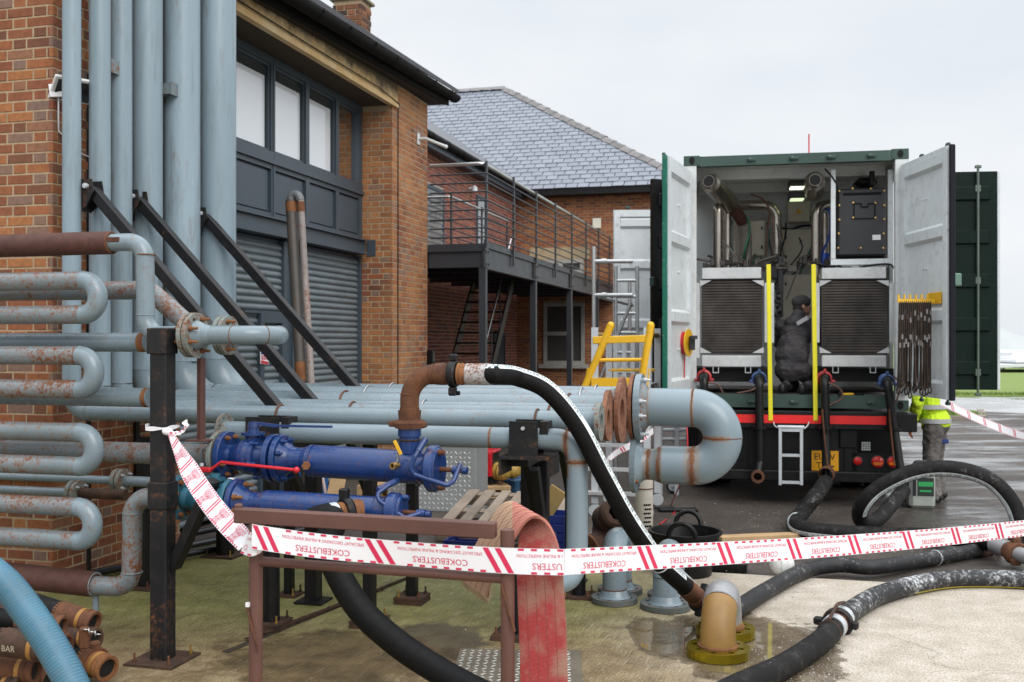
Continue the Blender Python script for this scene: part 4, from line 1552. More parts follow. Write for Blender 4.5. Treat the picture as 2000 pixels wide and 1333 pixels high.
# wall brackets between the risers
for (x, y, w, lab) in ((217, 132, .10, 'small painted steel stub bracket between the second and third riser pipes'), (330, 176, .16, 'painted steel stub bracket beside the fifth riser pipe')):
    q = Plane(ends[2] - A * .11 if x < 300 else ends[4] - A * .17, B)(x, y)
    b = MB()
    b.box(q - B * (.0 if x < 300 else .02), (.07 if x < 300 else .14, .10, .085), (B, A, UP))
    b.box(q + B * (.038 if x < 300 else .054) , (.008, .11, .10), (B, A, UP))
    t = solo('pipe_bracket', b, M['pipe_rusty'], lab, 'bracket', q)
for x, i in ((166, 1), (262, 3)):                     # dark upright flats behind the risers
    q = Plane(ends[i] + A * .22, B).at(x)
    b = MB()
    b.bb(Vector((q.x, q.y, 1.9)), (.07, .05, 3.8))
    b.bb(Vector((q.x, q.y, .008)), (.16, .16, .016))
    solo('rack_upright', b, M['black'], 'dark flat steel upright behind the %s riser pipes' % ('first and second' if i == 1 else 'third and fourth'), 'upright', Vector((q.x, q.y, 0)))
# diagonal braces
for k, (x0, y0, x1, y1, i) in enumerate(((181, 372, 548, 806, 1), (270, 391, 618, 794, 3), (401, 424, 702, 768, 5))):
    pl0 = Plane(ends[i] - A * .16, B)
    p0, p1 = pl0(x0, y0), pl0(x1, y1)
    t = thing('diagonal_brace', 'black steel brace sloping from the %s' % ('leftmost riser pipes to the rack' if k == 0 else 'middle riser pipes to the rack' if k == 1 else 'rightmost riser pipe across the shutters'), 'brace', p1, 'diagonal braces on the pipe rack')
    d = (p1 - p0).normalized()
    b = MB(); b.beam(p0, p1, .075, .075, A, .006); part('bar', b, M['black'], t)
    b = MB()
    out = [p0 - B * .06 + UP * .07, p0 + B * .035 + UP * .07, p0 + B * .05 - UP * .02, p0 - B * .01 - UP * .12, p0 - B * .06 - UP * .15]
    b.poly([p - A * .05 for p in out], A * -.012)
    b.poly([p + A * .06 for p in out], A * -.012)
    b.box(p0 - B * .065 - UP * .04, (.012, .13, .22), (B, A, UP))
    b.box(p0 - B * .075 + A * .09 - UP * .04, (.02, .16, .05), (B, A, UP))
    part('bracket', b, M['black_worn'], t)
    bolt(t, p0 - A * .064 + UP * .02, -A, .02, .03, 'galv')

# ------------------------------------------------------------------ left rack: return coils and straight lines
fc, fs_ = plane(310, 5.80), plane(310, 6.03)
for k, (y0, y1, xe) in enumerate(((549, 615, 207), (695, 761, 200), (845, 911, 200), (991, 1057, 197))):
    a0, a1 = fc(150, y0), fc(150, y1)
    r = .0545
    Rb = (a0.z - a1.z) / 2
    cen = (a0 + a1) / 2
    cen = fc.z(xe, cen.z) - B * (Rb + r)
    t = thing('return_bend_coil', 'rust flecked grey U bend pipe coil, %s of four on the left rack' % ('topmost', 'second from top', 'third from top', 'lowest')[k], 'pipe coil', cen, 'pipe coils on the left rack')
    for s, nm in ((1, 0), (-1, 1)):
        b = MB()
        b.tube([cen + UP * (Rb * s) - B * 1.9, cen + UP * (Rb * s)], r, 26)
        part('straight_leg', b, M['pipe_rusty'], t)
        weld(t, cen + UP * (Rb * s), B, r, M['pipe'], .0025)
    b = MB()
    b.tube([cen + B * (Rb * math.sin(a)) + UP * (Rb * math.cos(a)) for a in [math.pi * q / 20 for q in range(21)]], r + .001, 26)
    part('return_bend', b, M['pipe'], t)
    for q in range(7):                                # the weld seam along the outside of the bend
        pass
def line(y, x1, r, plane_, mat, label, band=None, x0=-120):
    b = MB()
    p1 = plane_(x1, y)
    p0 = plane_.z(x0, p1.z)
    t = thing('straight_pipe', label, 'pipe', p1)
    b.tube([p0, p1], r, 26)
    part('run', b, M[mat], t)
    if band:
        b = MB()
        b.tube([p1 - B * band, p1 - B * .005], r + .0015, 26)
        part('rust_band', b, M['rust_orange'], t)
    return t
line(669, 290, .057, fs_, 'pipe', 'straight grey pipe ending in a rust band, just above the second coil', .05)
line(777, 294, .057, fs_, 'pipe', 'straight grey pipe ending in a rust band, just below the second coil', .035)
# line behind the top coil, 45 degree bend down to the rear flange
pz = plane(310, 6.28)
pts = [pz.z(-120, pz(250, 567).z), pz(292, 567), pz(388, 653), pz(432, 655)]
t = thing('offset_pipe', 'grey pipe behind the top coil bending down at 45 degrees with rusty patches', 'pipe', pts[1])
b = MB(); b.tube(bent(pts, .12, 8), .058, 26); part('run', b, M['pipe_rusty'], t)
# wrapped pipe at top with elbow, flanges and horizontal return bend
pa = plane(300, 5.90)
z0 = pa(200, 475).z
t = thing('elbow_pipe', 'upper brown wrapped pipe turning down through a grey elbow to bolted flanges', 'pipe', pa(280, 560))
b = MB(); b.tube([pa.z(-120, z0), pa.z(218, z0)], .068, 28); part('wrapping', b, M['insul'], t)
b = MB(); b.ring(pa.z(218, z0), B, .06, .008, 28, 6); part('wrap_collar', b, M['rust'], t)
r = .0515
z1 = pa(330, 655).z
pts = bent([pa.z(214, z0), pa.z(283, z0), pa.z(285, z1), pa.z(366, z1)], .105, 10)
b = MB(); b.tube(pts, r, 26); part('pipe', b, M['pipe'], t)
weld(t, pa(285, 498), UP, r + .001, M['rust_orange'], .004)
weld(t, pa(284, 616), UP, r + .001, M['pipe'], .003)
b = MB(); q = pa(232, 470); b.box(q - A * .05 , (.08, .01, .03), (B, A, UP), .004); part('rust_scab', b, M['rust'], t)
q = pa.z(368, z1)
b = MB(); b.flange(q, B, .128, .04, .026, 8); part('flange', b, M['flange'], t)
b = MB(); b.flange(q + B * .034, B, .128, .04, .026, 8); part('flange', b, M['flange'], t)
b = MB(); b.lathe(q + B * .026, B, [(0, .10), (.008, .10)], 24); part('gasket', b, M['rust_dark'], t)
bolts(t, q + B * .06, B, .098, 8, .014, .055, 'rust_orange', (1, 3, 6))
bolts(t, q, -B, .098, 8, .013, .03, 'rust_orange')
b = MB(); b.lathe(q + B * .06, B, [(0, .085), (.05, .062), (.09, .053)], 26); part('neck', b, M['pipe'], t)
# horizontal return bend behind the flanges
back = Plane(pz.p, B)
qb = back.z(432, z1)
x0 = q + B * .15
sep = (qb - q).dot(A)
Rb = sep / 2
mid = back.z(0, z1)
xe = pa.z(526, z1) - B * (.053 + Rb)
t2 = thing('return_bend', 'grey horizontal U bend joining the two bolted flanges above the tall black post', 'pipe bend', xe)
ang = [math.pi * k / 18 for k in range(19)]
pts = [x0] + [xe + A * Rb + B * (Rb * math.sin(a)) - A * (Rb * math.cos(a)) for a in ang] + [qb + B * .06]
b = MB(); b.tube(pts, .053, 26); part('bend', b, M['pipe'], t2)
for k in (1, 7, 13):
    weld(t2, pts[k], pts[k + 1] - pts[k - 1], .0535, M['rust_orange'] if k < 10 else M['pipe'], .0025)
for o in (0, .034):
    b = MB(); b.flange(qb + B * o, B, .118, .04, .026, 8); part('flange', b, M['flange'], t2)
bolts(t2, qb + B * .06, B, .09, 8, .014, .055, 'rust_orange', (2, 5))
# small rusty stay under the flanges
q0, q1 = fs_(391, 700), fs_(391, 860)
t = thing('pipe_stay', 'thin rusty angle iron stay with a foot plate under the bolted flanges', 'stay', q1)
b = MB(); b.beam(q0, q1, .04, .006, A); b.beam(q0 + B * .017, q1 + B * .017, .006, .05, A); part('angle', b, M['frame_brown'], t)
b = MB(); b.bb(q1, (.13, .12, .01)); part('foot_plate', b, M['frame_brown'], t)
# wrapped pipe at the bottom with its grey swan neck to the lower valve
pb_ = plane(300, 5.92)
z0, z1 = pb_(170, 1144).z, pb_(300, 972).z
t = thing('elbow_pipe', 'lower brown wrapped pipe with a grey swan neck rising to the teal valve', 'pipe', pb_(258, 1060))
b = MB(); b.tube([pb_(-120, 1108), pb_(186, 1142)], .074, 28); part('wrapping', b, M['insul'], t)
b = MB(); b.ring(pb_(186, 1142), B, .066, .006, 28, 6); part('wrap_collar', b, M['pipe_rusty'], t)
r = .056
pts = bent([pb_(178, 1144), pb_(257, 1148), pb_(259, 972), pb_(340, 972)], .115, 10)
b = MB(); b.tube(pts, r, 26); part('pipe', b, M['pipe_rusty'], t)
weld(t, pb_(258, 1118), UP, r + .001, M['pipe'], .004)
weld(t, pb_(259, 1002), UP, r + .001, M['pipe'], .003)
b = MB(); b.tube([pb_(187, 1160), pb_.z(187, 0)], .018, 10); part('drop_leg', b, M['pipe'], t)
# supply line into the upper valve
pv = plane(600, 5.93)
zt = pv(480, 892).z
zl = pv(560, 985).z
b = MB()
t = thing('supply_pipe', 'grey pipe running behind the third coil and the black post into the upper blue valve', 'pipe', pv.z(430, zt))
b.tube([pv.z(-200, zt), pv.z(430, zt)], .064, 26); part('run', b, M['pipe_rusty'], t)
weld(t, pv.z(405, zt), B, .0645, M['pipe'])
# big elbow of the first riser already stands; two small lines with flanges in the background
ps = plane(150, 7.0)
for k, (y, xf, xe) in enumerate(((944, 205, 300), (963, 150, 245))):
    z = ps(150, y).z
    off = A * (.18 if k == 0 else 0)
    t = thing('small_pipe', 'thin grey flanged pipe low behind the left coils, %s' % ('the upper one' if k == 0 else 'the lower one, rusty at right'), 'pipe', ps.z(xf, z) + off)
    b = MB(); b.tube([ps.z(-150, z) + off, ps.z(xf, z) + off], .03, 16); part('run', b, M['pipe'], t)
    b = MB(); b.tube([ps.z(xf, z) + off, ps.z(xe, z) + off], .036, 16); part('end_run', b, M['pipe'] if k == 0 else M['rust_dark'], t)
    for o in (-.04, .0):
        b = MB(); b.flange(ps.z(xf, z) + off + B * o, B, .085, .03, .03, 4); part('flange', b, M['flange'], t)
    bolts(t, ps.z(xf, z) + off + B * .03, B, .062, 4, .01, .025, 'galv')

# ------------------------------------------------------------------ posts of the rack
gp0 = G(318, 1290)
t = thing('rack_post', 'tall black box steel post with rusty base plate, tape tied round it', 'post', gp0)
dp = B
b = MB(); b.bb(gp0 + UP * .94, (.105, .105, 1.87), .008); part('column', b, M['black_worn'], t)
b = MB(); b.bb(gp0 + UP * 1.80 - B * .003, (.122, .125, .145), .004); part('cap_sleeve', b, M['black_worn'], t)
b = MB(); b.bb(gp0 + UP * (EYE - (942 + 25 - CY) / F * gp0.y), (.12, .12, .15), .004); part('sleeve', b, M['black_worn'], t)
base_plate(t, gp0, .30, M['rust_dark'], h=.014)
b = MB()
q = gp0 + UP * .52 + B * .05 + A * .03
b.beam(q, q + B * .25 + UP * .50, .05, .09, A)
part('gusset_stay', b, M['black'], t)
def post(x, y, w, top, lab, round_=False, layers=3, mat='black', pw=.2, foot=True):
    g_ = G(x, y)
    t = thing('rack_post', lab, 'post', g_)
    b = MB()
    if round_:
        b.tube([g_, g_ + UP * top], w / 2, 20)
    else:
        b.bb(g_ + UP * top / 2, (w, w, top), .005)
    part('column', b, M[mat], t)
    if foot:
        base_plate(t, g_, pw, M['rust_dark'], h=.015, layers=layers)
    return t, g_
t_a, g_a = post(530, 1226, .105, .95, 'round black rack post on layered rusty plates behind the barrier\'s left leg', True)
post(565, 1163, .06, 1.15, 'thin black rack post behind the left part of the barrier', False, 1, 'black', .16)
t_b, g_b = post(722, 1222, .07, .95, 'black rack post on layered plates hidden behind the black foreground hose', False)
t_c, g_c = post(805, 1176, .07, 1.1, 'black rack post on a layered rusty plate under the middle of the barrier', False)
t_d, g_d = post(1000, 1245, .09, .55, 'short black rack post behind the barrier\'s right leg', False, 2, 'black', .22)
t_e, g_e = post(1036, 1215, .125, 1.0, 'thick round black post under the clamped discharge pipe', True, 1, 'black', .24)
post(83, 1130, .15, 1.6, 'left round black post behind the grey coils', True, 1, 'black', .26)
post(282, 1148, .07, 1.1, 'square black post behind the tall taped post', False, 1, 'black', .22)
post(440, 1085, .15, 1.0, 'wide black post on a bolted plate left of the barrier', True, 1, 'black', .3)
post(1130, 1165, .10, 1.1, 'black post behind the discharge pipe elbow', True, 1, 'black', .22)
# rack beams: one under the runs at each support
for k, (x, a0, a1) in enumerate(((566, -.35, 1.9), (1032, -.25, 1.7))):
    q = Plane(ends[0], B).at(x)
    b = MB()
    z = ZC - .205
    b.beam(Vector((q.x, q.y, z)) + A * a0, Vector((q.x, q.y, z)) + A * a1, .12, .10)
    t = thing('rack_beam', 'black steel cross beam under the grey pipe runs, %s' % ('behind the blue valves' if k == 0 else 'near the big U bend'), 'beam', q)
    part('beam', b, M['black'], t)
    for j, aa in enumerate((0.35, 1.35)):
        b = MB()
        c_ = Vector((q.x, q.y, 0)) + A * aa
        b.bb(c_ + UP * (z - .05) / 2, (.09, .09, z - .05))
        b.bb(c_ + UP * .008, (.2, .2, .016))
        part('leg', b, M['black'], t)
        b = MB()
        b.beam(c_ + UP * .55, c_ + UP * (z - .05) - A * .4, .06, .04, B)
        part('strut', b, M['black'], t)
# clamp plates on the discharge line
pd = plane(1032, 5.98)
zd = pd(1000, 856).z
for k, (x0, x1, y0, y1) in enumerate(((1001, 1056, 822, 888), (492, 556, 814, 880))):
    c_ = (pd(x0, y0) + pd(x1, y1)) / 2
    w = (pd(x1, y0) - pd(x0, y0)).length
    h = pd(x0, y0).z - pd(x0, y1).z
    c_ = c_ - A * .075
    t = thing('clamp_bracket', 'black clamp box over the grey discharge pipe, %s' % ('on the thick round post' if k == 0 else 'behind the blue lever'), 'bracket', c_)
    b = MB(); b.box(c_, (w, .012, h), (B, A, UP)); part('front_plate', b, M['black_worn'], t)
    b = MB(); b.box(c_ + A * .16, (w, .012, h), (B, A, UP)); b.box(c_ + B * (w / 2 + .03) + A * .08 + UP * h * .25, (.05, .12, h * .5), (B, A, UP)); part('back_plate', b, M['black_worn'], t)
    bolt(t, c_ - A * .006 + UP * h * .3, -A, .012, .02, 'galv')
    if k == 0:
        b = MB()
        z = c_.z - h / 2
        b.box(c_ + B * .02 + A * .06 - UP * (h / 2 + .008), (.29, .26, .016), (B, A, UP))
        b.box(c_ + B * -.125 + A * .06 - UP * (h / 2 + .06), (.012, .26, .10), (B, A, UP))
        b.box(c_ + B * .165 + A * .06 - UP * (h / 2 + .06), (.012, .26, .10), (B, A, UP))
        part('channel', b, M['black_worn'], t)
        b = MB()
        b.beam(c_ + B * .02 - UP * .2 + A * .2, c_ + B * .05 - UP * 1.0 + A * .5, .05, .05)
        part('strut', b, M['black'], t)
# discharge line: flange at left, along, elbow down, low elbow
pts = [pd(440, 836 + 18), pd.z(1128, zd), pd.z(1127, pd(1127, 1128).z), pd.z(1127, pd(1127, 1128).z) - A * .22 - B * .1]
pts[0].z = zd
t = thing('discharge_pipe', 'grey discharge pipe in front of the rack, turning straight down at its right end', 'pipe', pts[1])
r = .062
b = MB(); b.tube(bent(pts, .125, 12), r, 28); part('run', b, weld_paint('discharge pipe paint', PBASE, [(pd.z(1108, zd), B, .04), (pd.z(1127, zd - .125), UP, .045), (pd.z(960, zd), B, .02)]), t)
weld(t, pd.z(1108, zd), B, r + .001, M['rust_orange'], .003)
weld(t, pd.z(1127, zd - .125), UP, r + .001, M['rust_orange'], .004)
b = MB(); b.flange(pd.z(436, pd(436, 840).z), B, .105, .05, .022, 8); part('flange', b, M['flange'], t)
b = MB(); b.lathe(pd.z(440, pd(436, 846).z), B, [(0, .08), (.05, .064)], 24); part('neck', b, M['flange'], t)

# ------------------------------------------------------------------ U bend on the biggest run
e = ends[5]
pu = Plane(e, B)
yu, yl = e.z, pu(1290, 908).z
Rb = (yu - yl) / 2
t = thing('u_bend', 'big pale grey U bend with rust streaked welds and two flanges at the rack end', 'pipe bend', pu(1400, 850))
r = .141
cx_ = pu.z(1450, yu - Rb) - B * (Rb + r)
lf = pu.z(1236, yl)
M['u_paint'] = weld_paint('rust streaked U bend paint', PBASE, [(e + B * .09, B, .05), (cx_ + UP * Rb, B, .025), (cx_ - UP * Rb, B, .10), (lf + B * .12, B, .06), (lf + B * .2, B, .05), (cx_ + B * (Rb - .12), UP, .04)])
b = MB()
ang = [math.pi * k / 24 for k in range(25)]
b.tube([cx_ + UP * (Rb * math.cos(a)) + B * (Rb * math.sin(a)) for a in ang], r, 36, caps=False)
part('return_bend', b, M['u_paint'], t)
b = MB(); b.tube([e + B * .05, cx_ + UP * Rb], r, 36, caps=False); part('upper_leg', b, M['u_paint'], t)
lf = pu.z(1236, yl)
b = MB(); b.tube([lf + B * .22, cx_ - UP * Rb], r, 36, caps=False); part('lower_leg', b, M['u_paint'], t)
b = MB(); b.lathe(lf, B, [(.035, .165), (.08, .122), (.12, .112), (.16, .118), (.22, r)], 36); part('reducer', b, M['u_paint'], t)
b = MB(); b.flange(lf, B, .215, .10, .036, 12, .013); part('lower_flange', b, M['pipe'], t)
b = MB(); b.flange(e + B * .012, B, .247, .13, .045, 12, .014); part('upper_flange', b, M['pipe'], t)
b = MB(); b.lathe(e + B * .055, B, [(0, .185), (.03, .16), (.045, r)], 36); part('upper_neck', b, M['pipe_rusty'], t)
for q, d in ((cx_ + UP * Rb, B), (cx_ - UP * Rb, B), (cx_ + B * Rb, UP), (lf + B * .12, B)):
    rad = r + .001 if q != lf + B * .12 else .113
    weld(t, q, d, rad, M['rust_orange'], .0035)
bolts(t, e + B * .057, B, .205, 12, .017, .05, 'galv', (1, 2, 4, 5, 6, 7, 8, 10))
bolts(t, lf + B * .036, B, .165, 12, .015, .02, 'rust_orange', (0, 1, 2, 3, 4, 5, 6, 7, 8, 9, 11))

# ------------------------------------------------------------------ return bends standing on the ground
def ground_bend(x, y, dx, dy, r, rf, sep, leg, label, mats, tf=.035, nb=8, split=False):
    g0 = G(x, y)
    d = Vector((dx, dy, 0)).normalized()
    Rb = sep / 2
    t = thing('ground_bend', label, 'pipe bend', g0, None)
    for k, g_ in enumerate((g0, g0 + d * sep)):
        b = MB(); b.flange(g_ + UP * .004, UP, rf, r * .7, tf, nb); part('flange', b, mats[1], t)
        b = MB(); b.lathe(g_ + UP * (tf + .003), UP, [(0, r * (1.16 if split else 1.35)), (.012, r * 1.14 if split else r * 1.2), (.014 if split else .03, r * 1.02 if split else r * 1.1), (.05, r)], 28); part('neck', b, mats[0], t)
        if split:
            weld(t, g_ + UP * (tf + .012), UP, r * 1.1, M['rust_orange'], .009)
        b = MB(); b.tube([g_ + UP * .05, g_ + UP * (leg + .001)], r, 28, caps=False); part('leg', b, mats[0], t)
        weld(t, g_ + UP * max(.06, leg * .35), UP, r + .0008, mats[2], .004)
    n = 20
    arc = [g0 + d * (Rb - Rb * math.cos(math.pi * k / n)) + UP * (leg + Rb * math.sin(math.pi * k / n)) for k in range(n + 1)]
    if split:
        b = MB(); b.tube(arc[:8], r + .001, 28, caps=False); part('front_bend', b, mats[0], t)
        b = MB(); b.tube(arc[7:], r + .0005, 28, caps=False); part('rear_bend', b, mats[3], t)
        weld(t, arc[7], arc[8] - arc[6], r + .001, mats[3], .003)
    else:
        b = MB(); b.tube(arc, r + .001, 28, caps=False); part('bend', b, mats[0], t)
    return t
fl_dark = painted('dull grey flange', (.09, .11, .11), .55, .3, .2, scale=8, grime=.4)
ground_bend(1200, 1176, .25, .97, .083, .158, .27, .27, 'grey upturned U bend on ground flanges left of the black hose coupling', (M['pipe'], fl_dark, M['rust']))
ground_bend(1300, 1188, .3, .95, .086, .17, .28, .21, 'grey upturned U bend on ground flanges beside the rusty hose coupling', (M['pipe'], fl_dark, M['rust']))
mgold = painted('ochre primer, scorched', (.27, .15, .04), .5, .12, .2, scale=6, grime=.35, grime_col=(.12, .09, .05), rustc=((.2, .09, .02), (.33, .16, .04)))
msteelg = painted('grey mill steel', (.36, .36, .37), .42, .12, .15, metal=.4, scale=5, grime=.35, grime_col=(.2, .14, .08))
ground_bend(1402, 1281, .3, .95, .098, .18, .42, .075, 'ochre and bare steel U bend on olive gold flanges standing in the puddle', (mgold, M['gold_flange'], M['rust'], msteelg), .05, 8, True)
# perforated strainer tube
g0 = G(1258, 1098, ZA)
r = .073
t = thing('strainer_tube', 'cream steel strainer tube with a patch of drilled holes under the big U bend', 'tube', g0)
zt_ = P(1258, 930, g0.y).z
b = MB(); b.tube([g0, Vector((g0.x, g0.y, zt_))], r, 28); part('tube', b, M['perf'], t)
weld(t, g0 + UP * (zt_ - ZA - .1), UP, r + .001, M['rust'], .005)
b = MB()
for i in range(6):
    for j in range(4):
        a = R(-95 + j * 13 + (6 if i % 2 else 0))
        n_ = Vector((math.cos(a), math.sin(a), 0))
        b.lathe(g0 + n_ * (r + .0006) + UP * (zt_ - ZA - .23 - i * .035), n_, [(0, .009), (0.001, .009), (.001, 0)], 8)
part('drilled_hole', b, M['void'], t, kind='stuff')

# ================================================================== blue valve assemblies
def disc(b, p, d, r, t, bev=.004, seg=32):
    b.lathe(p, d, [(0, 0), (0, r - bev), (bev, r), (t - bev, r), (t, r - bev), (t, 0)], seg)
def valve_body(t, p, d, L, r, mat):
    b = MB()
    b.lathe(p, d, [(0, r * .8), (L * .12, r * .72), (L * .25, r * .95), (L * .38, r * 1.22), (L * .5, r * 1.3), (L * .62, r * 1.22), (L * .62, r * 1.36), (L * .72, r * 1.36), (L * .72, r * 1.0), (L, r * .8)], 30)
    part('valve_body', b, mat, t)
pv = plane(600, 5.93)
def V(x, y):
    return pv(x, y)
# ---- upper
zt = pv(480, 892).z
ax = lambda x: Vector((*pv.at(x).xy, zt - (x - 480) * .000095))
t = thing('valve_assembly', 'upper blue valve and cylinder assembly with a red lever and rusty elbow on top', 'valve', ax(640))
b = MB(); disc(b, ax(426), B, .145, .028); part('end_flange', b, M['flange'], t)
b = MB(); disc(b, ax(438) + B * .002, B, .143, .035); part('flange', b, M['blue'], t)
bolts(t, ax(438) + B * .038, B, .115, 8, .014, .03, 'rust_orange', (0,))
valve_body(t, ax(446), B, (ax(532) - ax(446)).length, .085, M['blue'])
b = MB(); disc(b, ax(530), B, .142, .032); part('flange', b, M['blue'], t)
b = MB(); disc(b, ax(545), B, .142, .032); part('flange', b, M['blue'], t)
bolts(t, ax(557), B, .115, 8, .015, .035, 'blue')
b = MB(); b.lathe(ax(554), B, [(0, .115), (.05, .075), (.09, .068), (.13, .07), (.19, .09), (.2, .0925)], 32); part('neck', b, M['blue'], t)
x0_, x1_ = ax(604), ax(842)
b = MB(); b.tube([x0_ + B * .005, x1_], .0925, 36, caps=False); part('cylinder', b, M['blue'], t)
weld(t, ax(612), B, .0925, M['blue'], .004)
b = MB(); disc(b, ax(838), B, .132, .055, .01); part('end_disc', b, M['blue'], t)
b = MB(); disc(b, ax(853), B, .12, .02, .006); part('end_cap', b, M['blue'], t)
for s in (1, -1):
    b = MB(); hexbolt(b, ax(860) + UP * (.098 * s) - A * .03, B, .018, .075, False); b.tube([ax(858) + UP * (.098 * s) - A * .03, ax(872) + UP * (.098 * s) - A * .03], .013, 10); part('end_stud', b, M['rust'], t)
b = MB(); b.tube([ax(856), ax(905)], .014, 12); part('spindle', b, M['rust'], t)
b = MB(); hexbolt(b, ax(903), B, .022, .05, False); b.lathe(ax(884), B, [(0, 0), (0, .024), (.03, .024), (.03, 0)], 12); part('spindle_nut', b, M['blue'], t)
# bent swing handle
hb = [V(832, 872) - A * .10, V(826, 888) - A * .13, V(818, 910) - A * .14, V(826, 922) - A * .13, V(884, 944) - A * .10, V(892, 938) - A * .06, V(900, 906) - A * .01]
b = MB(); b.tube(bent(hb, .03, 5), .0135, 12); part('swing_handle', b, M['blue'], t)
b = MB(); b.tube([V(838, 856) - A * .06, V(830, 878) - A * .11], .018, 12); part('hinge_pin', b, M['blue'], t)
b = MB(); b.ring(V(830, 940) - A * .12, A, .013, .006, 14, 8); b.tube([V(830, 928) - A * .12, V(830, 938) - A * .12], .004, 6); b.tube([V(831, 944) - A * .12, V(832, 1010) - A * .12], .0035, 6); part('pin_ring', b, M['black'], t)
# top lever, dark blue
b = MB(); b.lathe(ax(495) + UP * .1, UP, [(0, .045), (.03, .045), (.03, .07), (.045, .07), (.045, .035), (.09, .03), (.1, 0)], 20); part('bonnet', b, M['blue'], t)
b = MB(); b.lathe(ax(496) + UP * .175, UP, [(0, 0), (0, .038), (.03, .034), (.03, 0)], 16)
l0 = ax(492) + UP * .2; l1 = V(540, 832); l2 = V(648, 834)
b.beam(l0, l1, .035, .016); b.beam(l1, l2, .028, .012); part('lever', b, M['blue'], t)
# ribs and studs on the body
for k in range(6):
    a = math.pi * 2 * k / 6 + .2
    n_ = A * math.cos(a) + UP * math.sin(a)
    bolt(t, ax(503) + n_ * .118, B, .016, .05, 'blue')
# hex plug
b = MB(); b.lathe(V(613, 905) - A * .088, (-A + B * .3), [(0, .02), (.025, .02), (.025, .026), (.05, .024), (.05, 0)], 6); part('hex_plug', b, M['rust_orange'], t)
# yellow tap
q = V(790, 905) - A * .09
b = MB(); b.lathe(q, (-A - B * .35), [(0, .014), (.03, .014), (.03, .02), (.055, .02), (.055, .012), (.03, .011)], 14); part('tap_body', b, M['brass'], t)
b = MB(); b.tube([q - A * .03 + UP * .015, q - A * .03 + UP * .04 + B * .01], .008, 8); b.beam(q - A * .03 + UP * .04 + B * .012, q - A * .03 + UP * .075, .006, .012, A); part('tap_stem', b, M['steel'], t)
b = MB(); b.beam(V(799, 884) - A * .125, V(786, 857) - A * .125, .02, .006, A, .002); part('tap_lever', b, M['yellow'], t)
# branch and rusty elbow
bx = Vector((*pv.at(800).xy, zt))
b = MB(); b.tube([bx + UP * .05, bx + UP * .15], .058, 28); b.lathe(bx + UP * .145, UP, [(0, .058), (0.0, .066), (.05, .066), (.05, .05)], 28); part('branch', b, M['blue'], t)
b = MB(); b.ring(bx + UP * .125, UP, .062, .005, 24, 6); b.tube([bx + UP * .125 - B * .06, bx + UP * .12 - B * .085 - A * .03, bx + UP * .08 - B * .08 - A * .03], .005, 6); part('wire_tie', b, M['rust_dark'], t)
# red long lever of the lower valve's twin
lv = [V(414, 909) - A * .16, V(440, 914) - A * .16, V(460, 897) - A * .16, V(604, 912) - A * .16]
b = MB(); b.box((lv[0] + lv[1]) / 2, (.095, .03, .03), (B, A, UP), .006); b.tube([lv[1] - B * .01, lv[2], lv[3]], .0095, 10); b.ball(lv[3], .019, 14); part('red_lever', b, M['red'], t)
b = MB(); hexbolt(b, lv[0] + UP * .015 + B * .03, UP, .013, .02, False); hexbolt(b, lv[0] - A * .016 , -A, .011, .02, False); part('lever_nut', b, M['galv'], t)
# elbow above: own thing, clamped on
pe0 = bx + UP * .19
ez = pv(880, 731).z
t = thing('rusty_elbow', 'rusty brown elbow pipe clamped on the upper blue valve, leading to the hose', 'pipe elbow', pe0)
b = MB()
b.lathe(pe0, UP, [(0, .05), (0, .082), (.03, .09), (.045, .082), (.045, .062), (.055, .062), (.10, .066), (.10, .056), (.115, .056)], 28)
b.box(pe0 - B * .10 + UP * .022, (.05, .035, .035), (B, A, UP), .008)
b.box(pe0 + B * .085 + UP * .02, (.03, .05, .035), (B, A, UP), .008)
part('lower_clamp', b, M['rust'], t)
pts = bent([pe0 + UP * .10, Vector((bx.x, bx.y, ez)), Vector((*pv.at(852).xy, ez))], .15, 14)
b = MB(); b.tube(pts, .0535, 28); part('elbow', b, M['rust'], t)
weld(t, pe0 + UP * .19, UP, .054, M['rust'], .003)
weld(t, pts[-3], B, .054, M['rust'], .003)
q = Vector((*pv.at(848).xy, ez))
b = MB(); b.lathe(q, B, [(0, .054), (.01, .06), (.035, .062), (.07, .062), (.072, .058), (.10, .058)], 28); part('ferrule', b, M['rust'], t)
q = Vector((*pv.at(878).xy, ez))
b = MB(); b.lathe(q, B, [(0, .056), (0, .07), (.01, .076), (.035, .076), (.045, .07), (.045, .056)], 28)
b.box(q + UP * .092 + B * .022, (.045, .04, .04), (B, A, UP), .008); b.box(q - UP * .095 + B * .025 - A * .02, (.045, .04, .05), (B, A, UP), .008); b.tube([q - UP * .11 + B * .0, q - UP * .105 + B * .06], .012, 8)
part('coupling_clamp', b, M['black'], t)
q = Vector((*pv.at(893).xy, ez))
b = MB(); b.lathe(q, B, [(0, .05), (.01, .064), (.02, .058), (.03, .063), (.04, .058), (.07, .056)], 28); part('ridged_ferrule', b, M['rust_orange'], t)

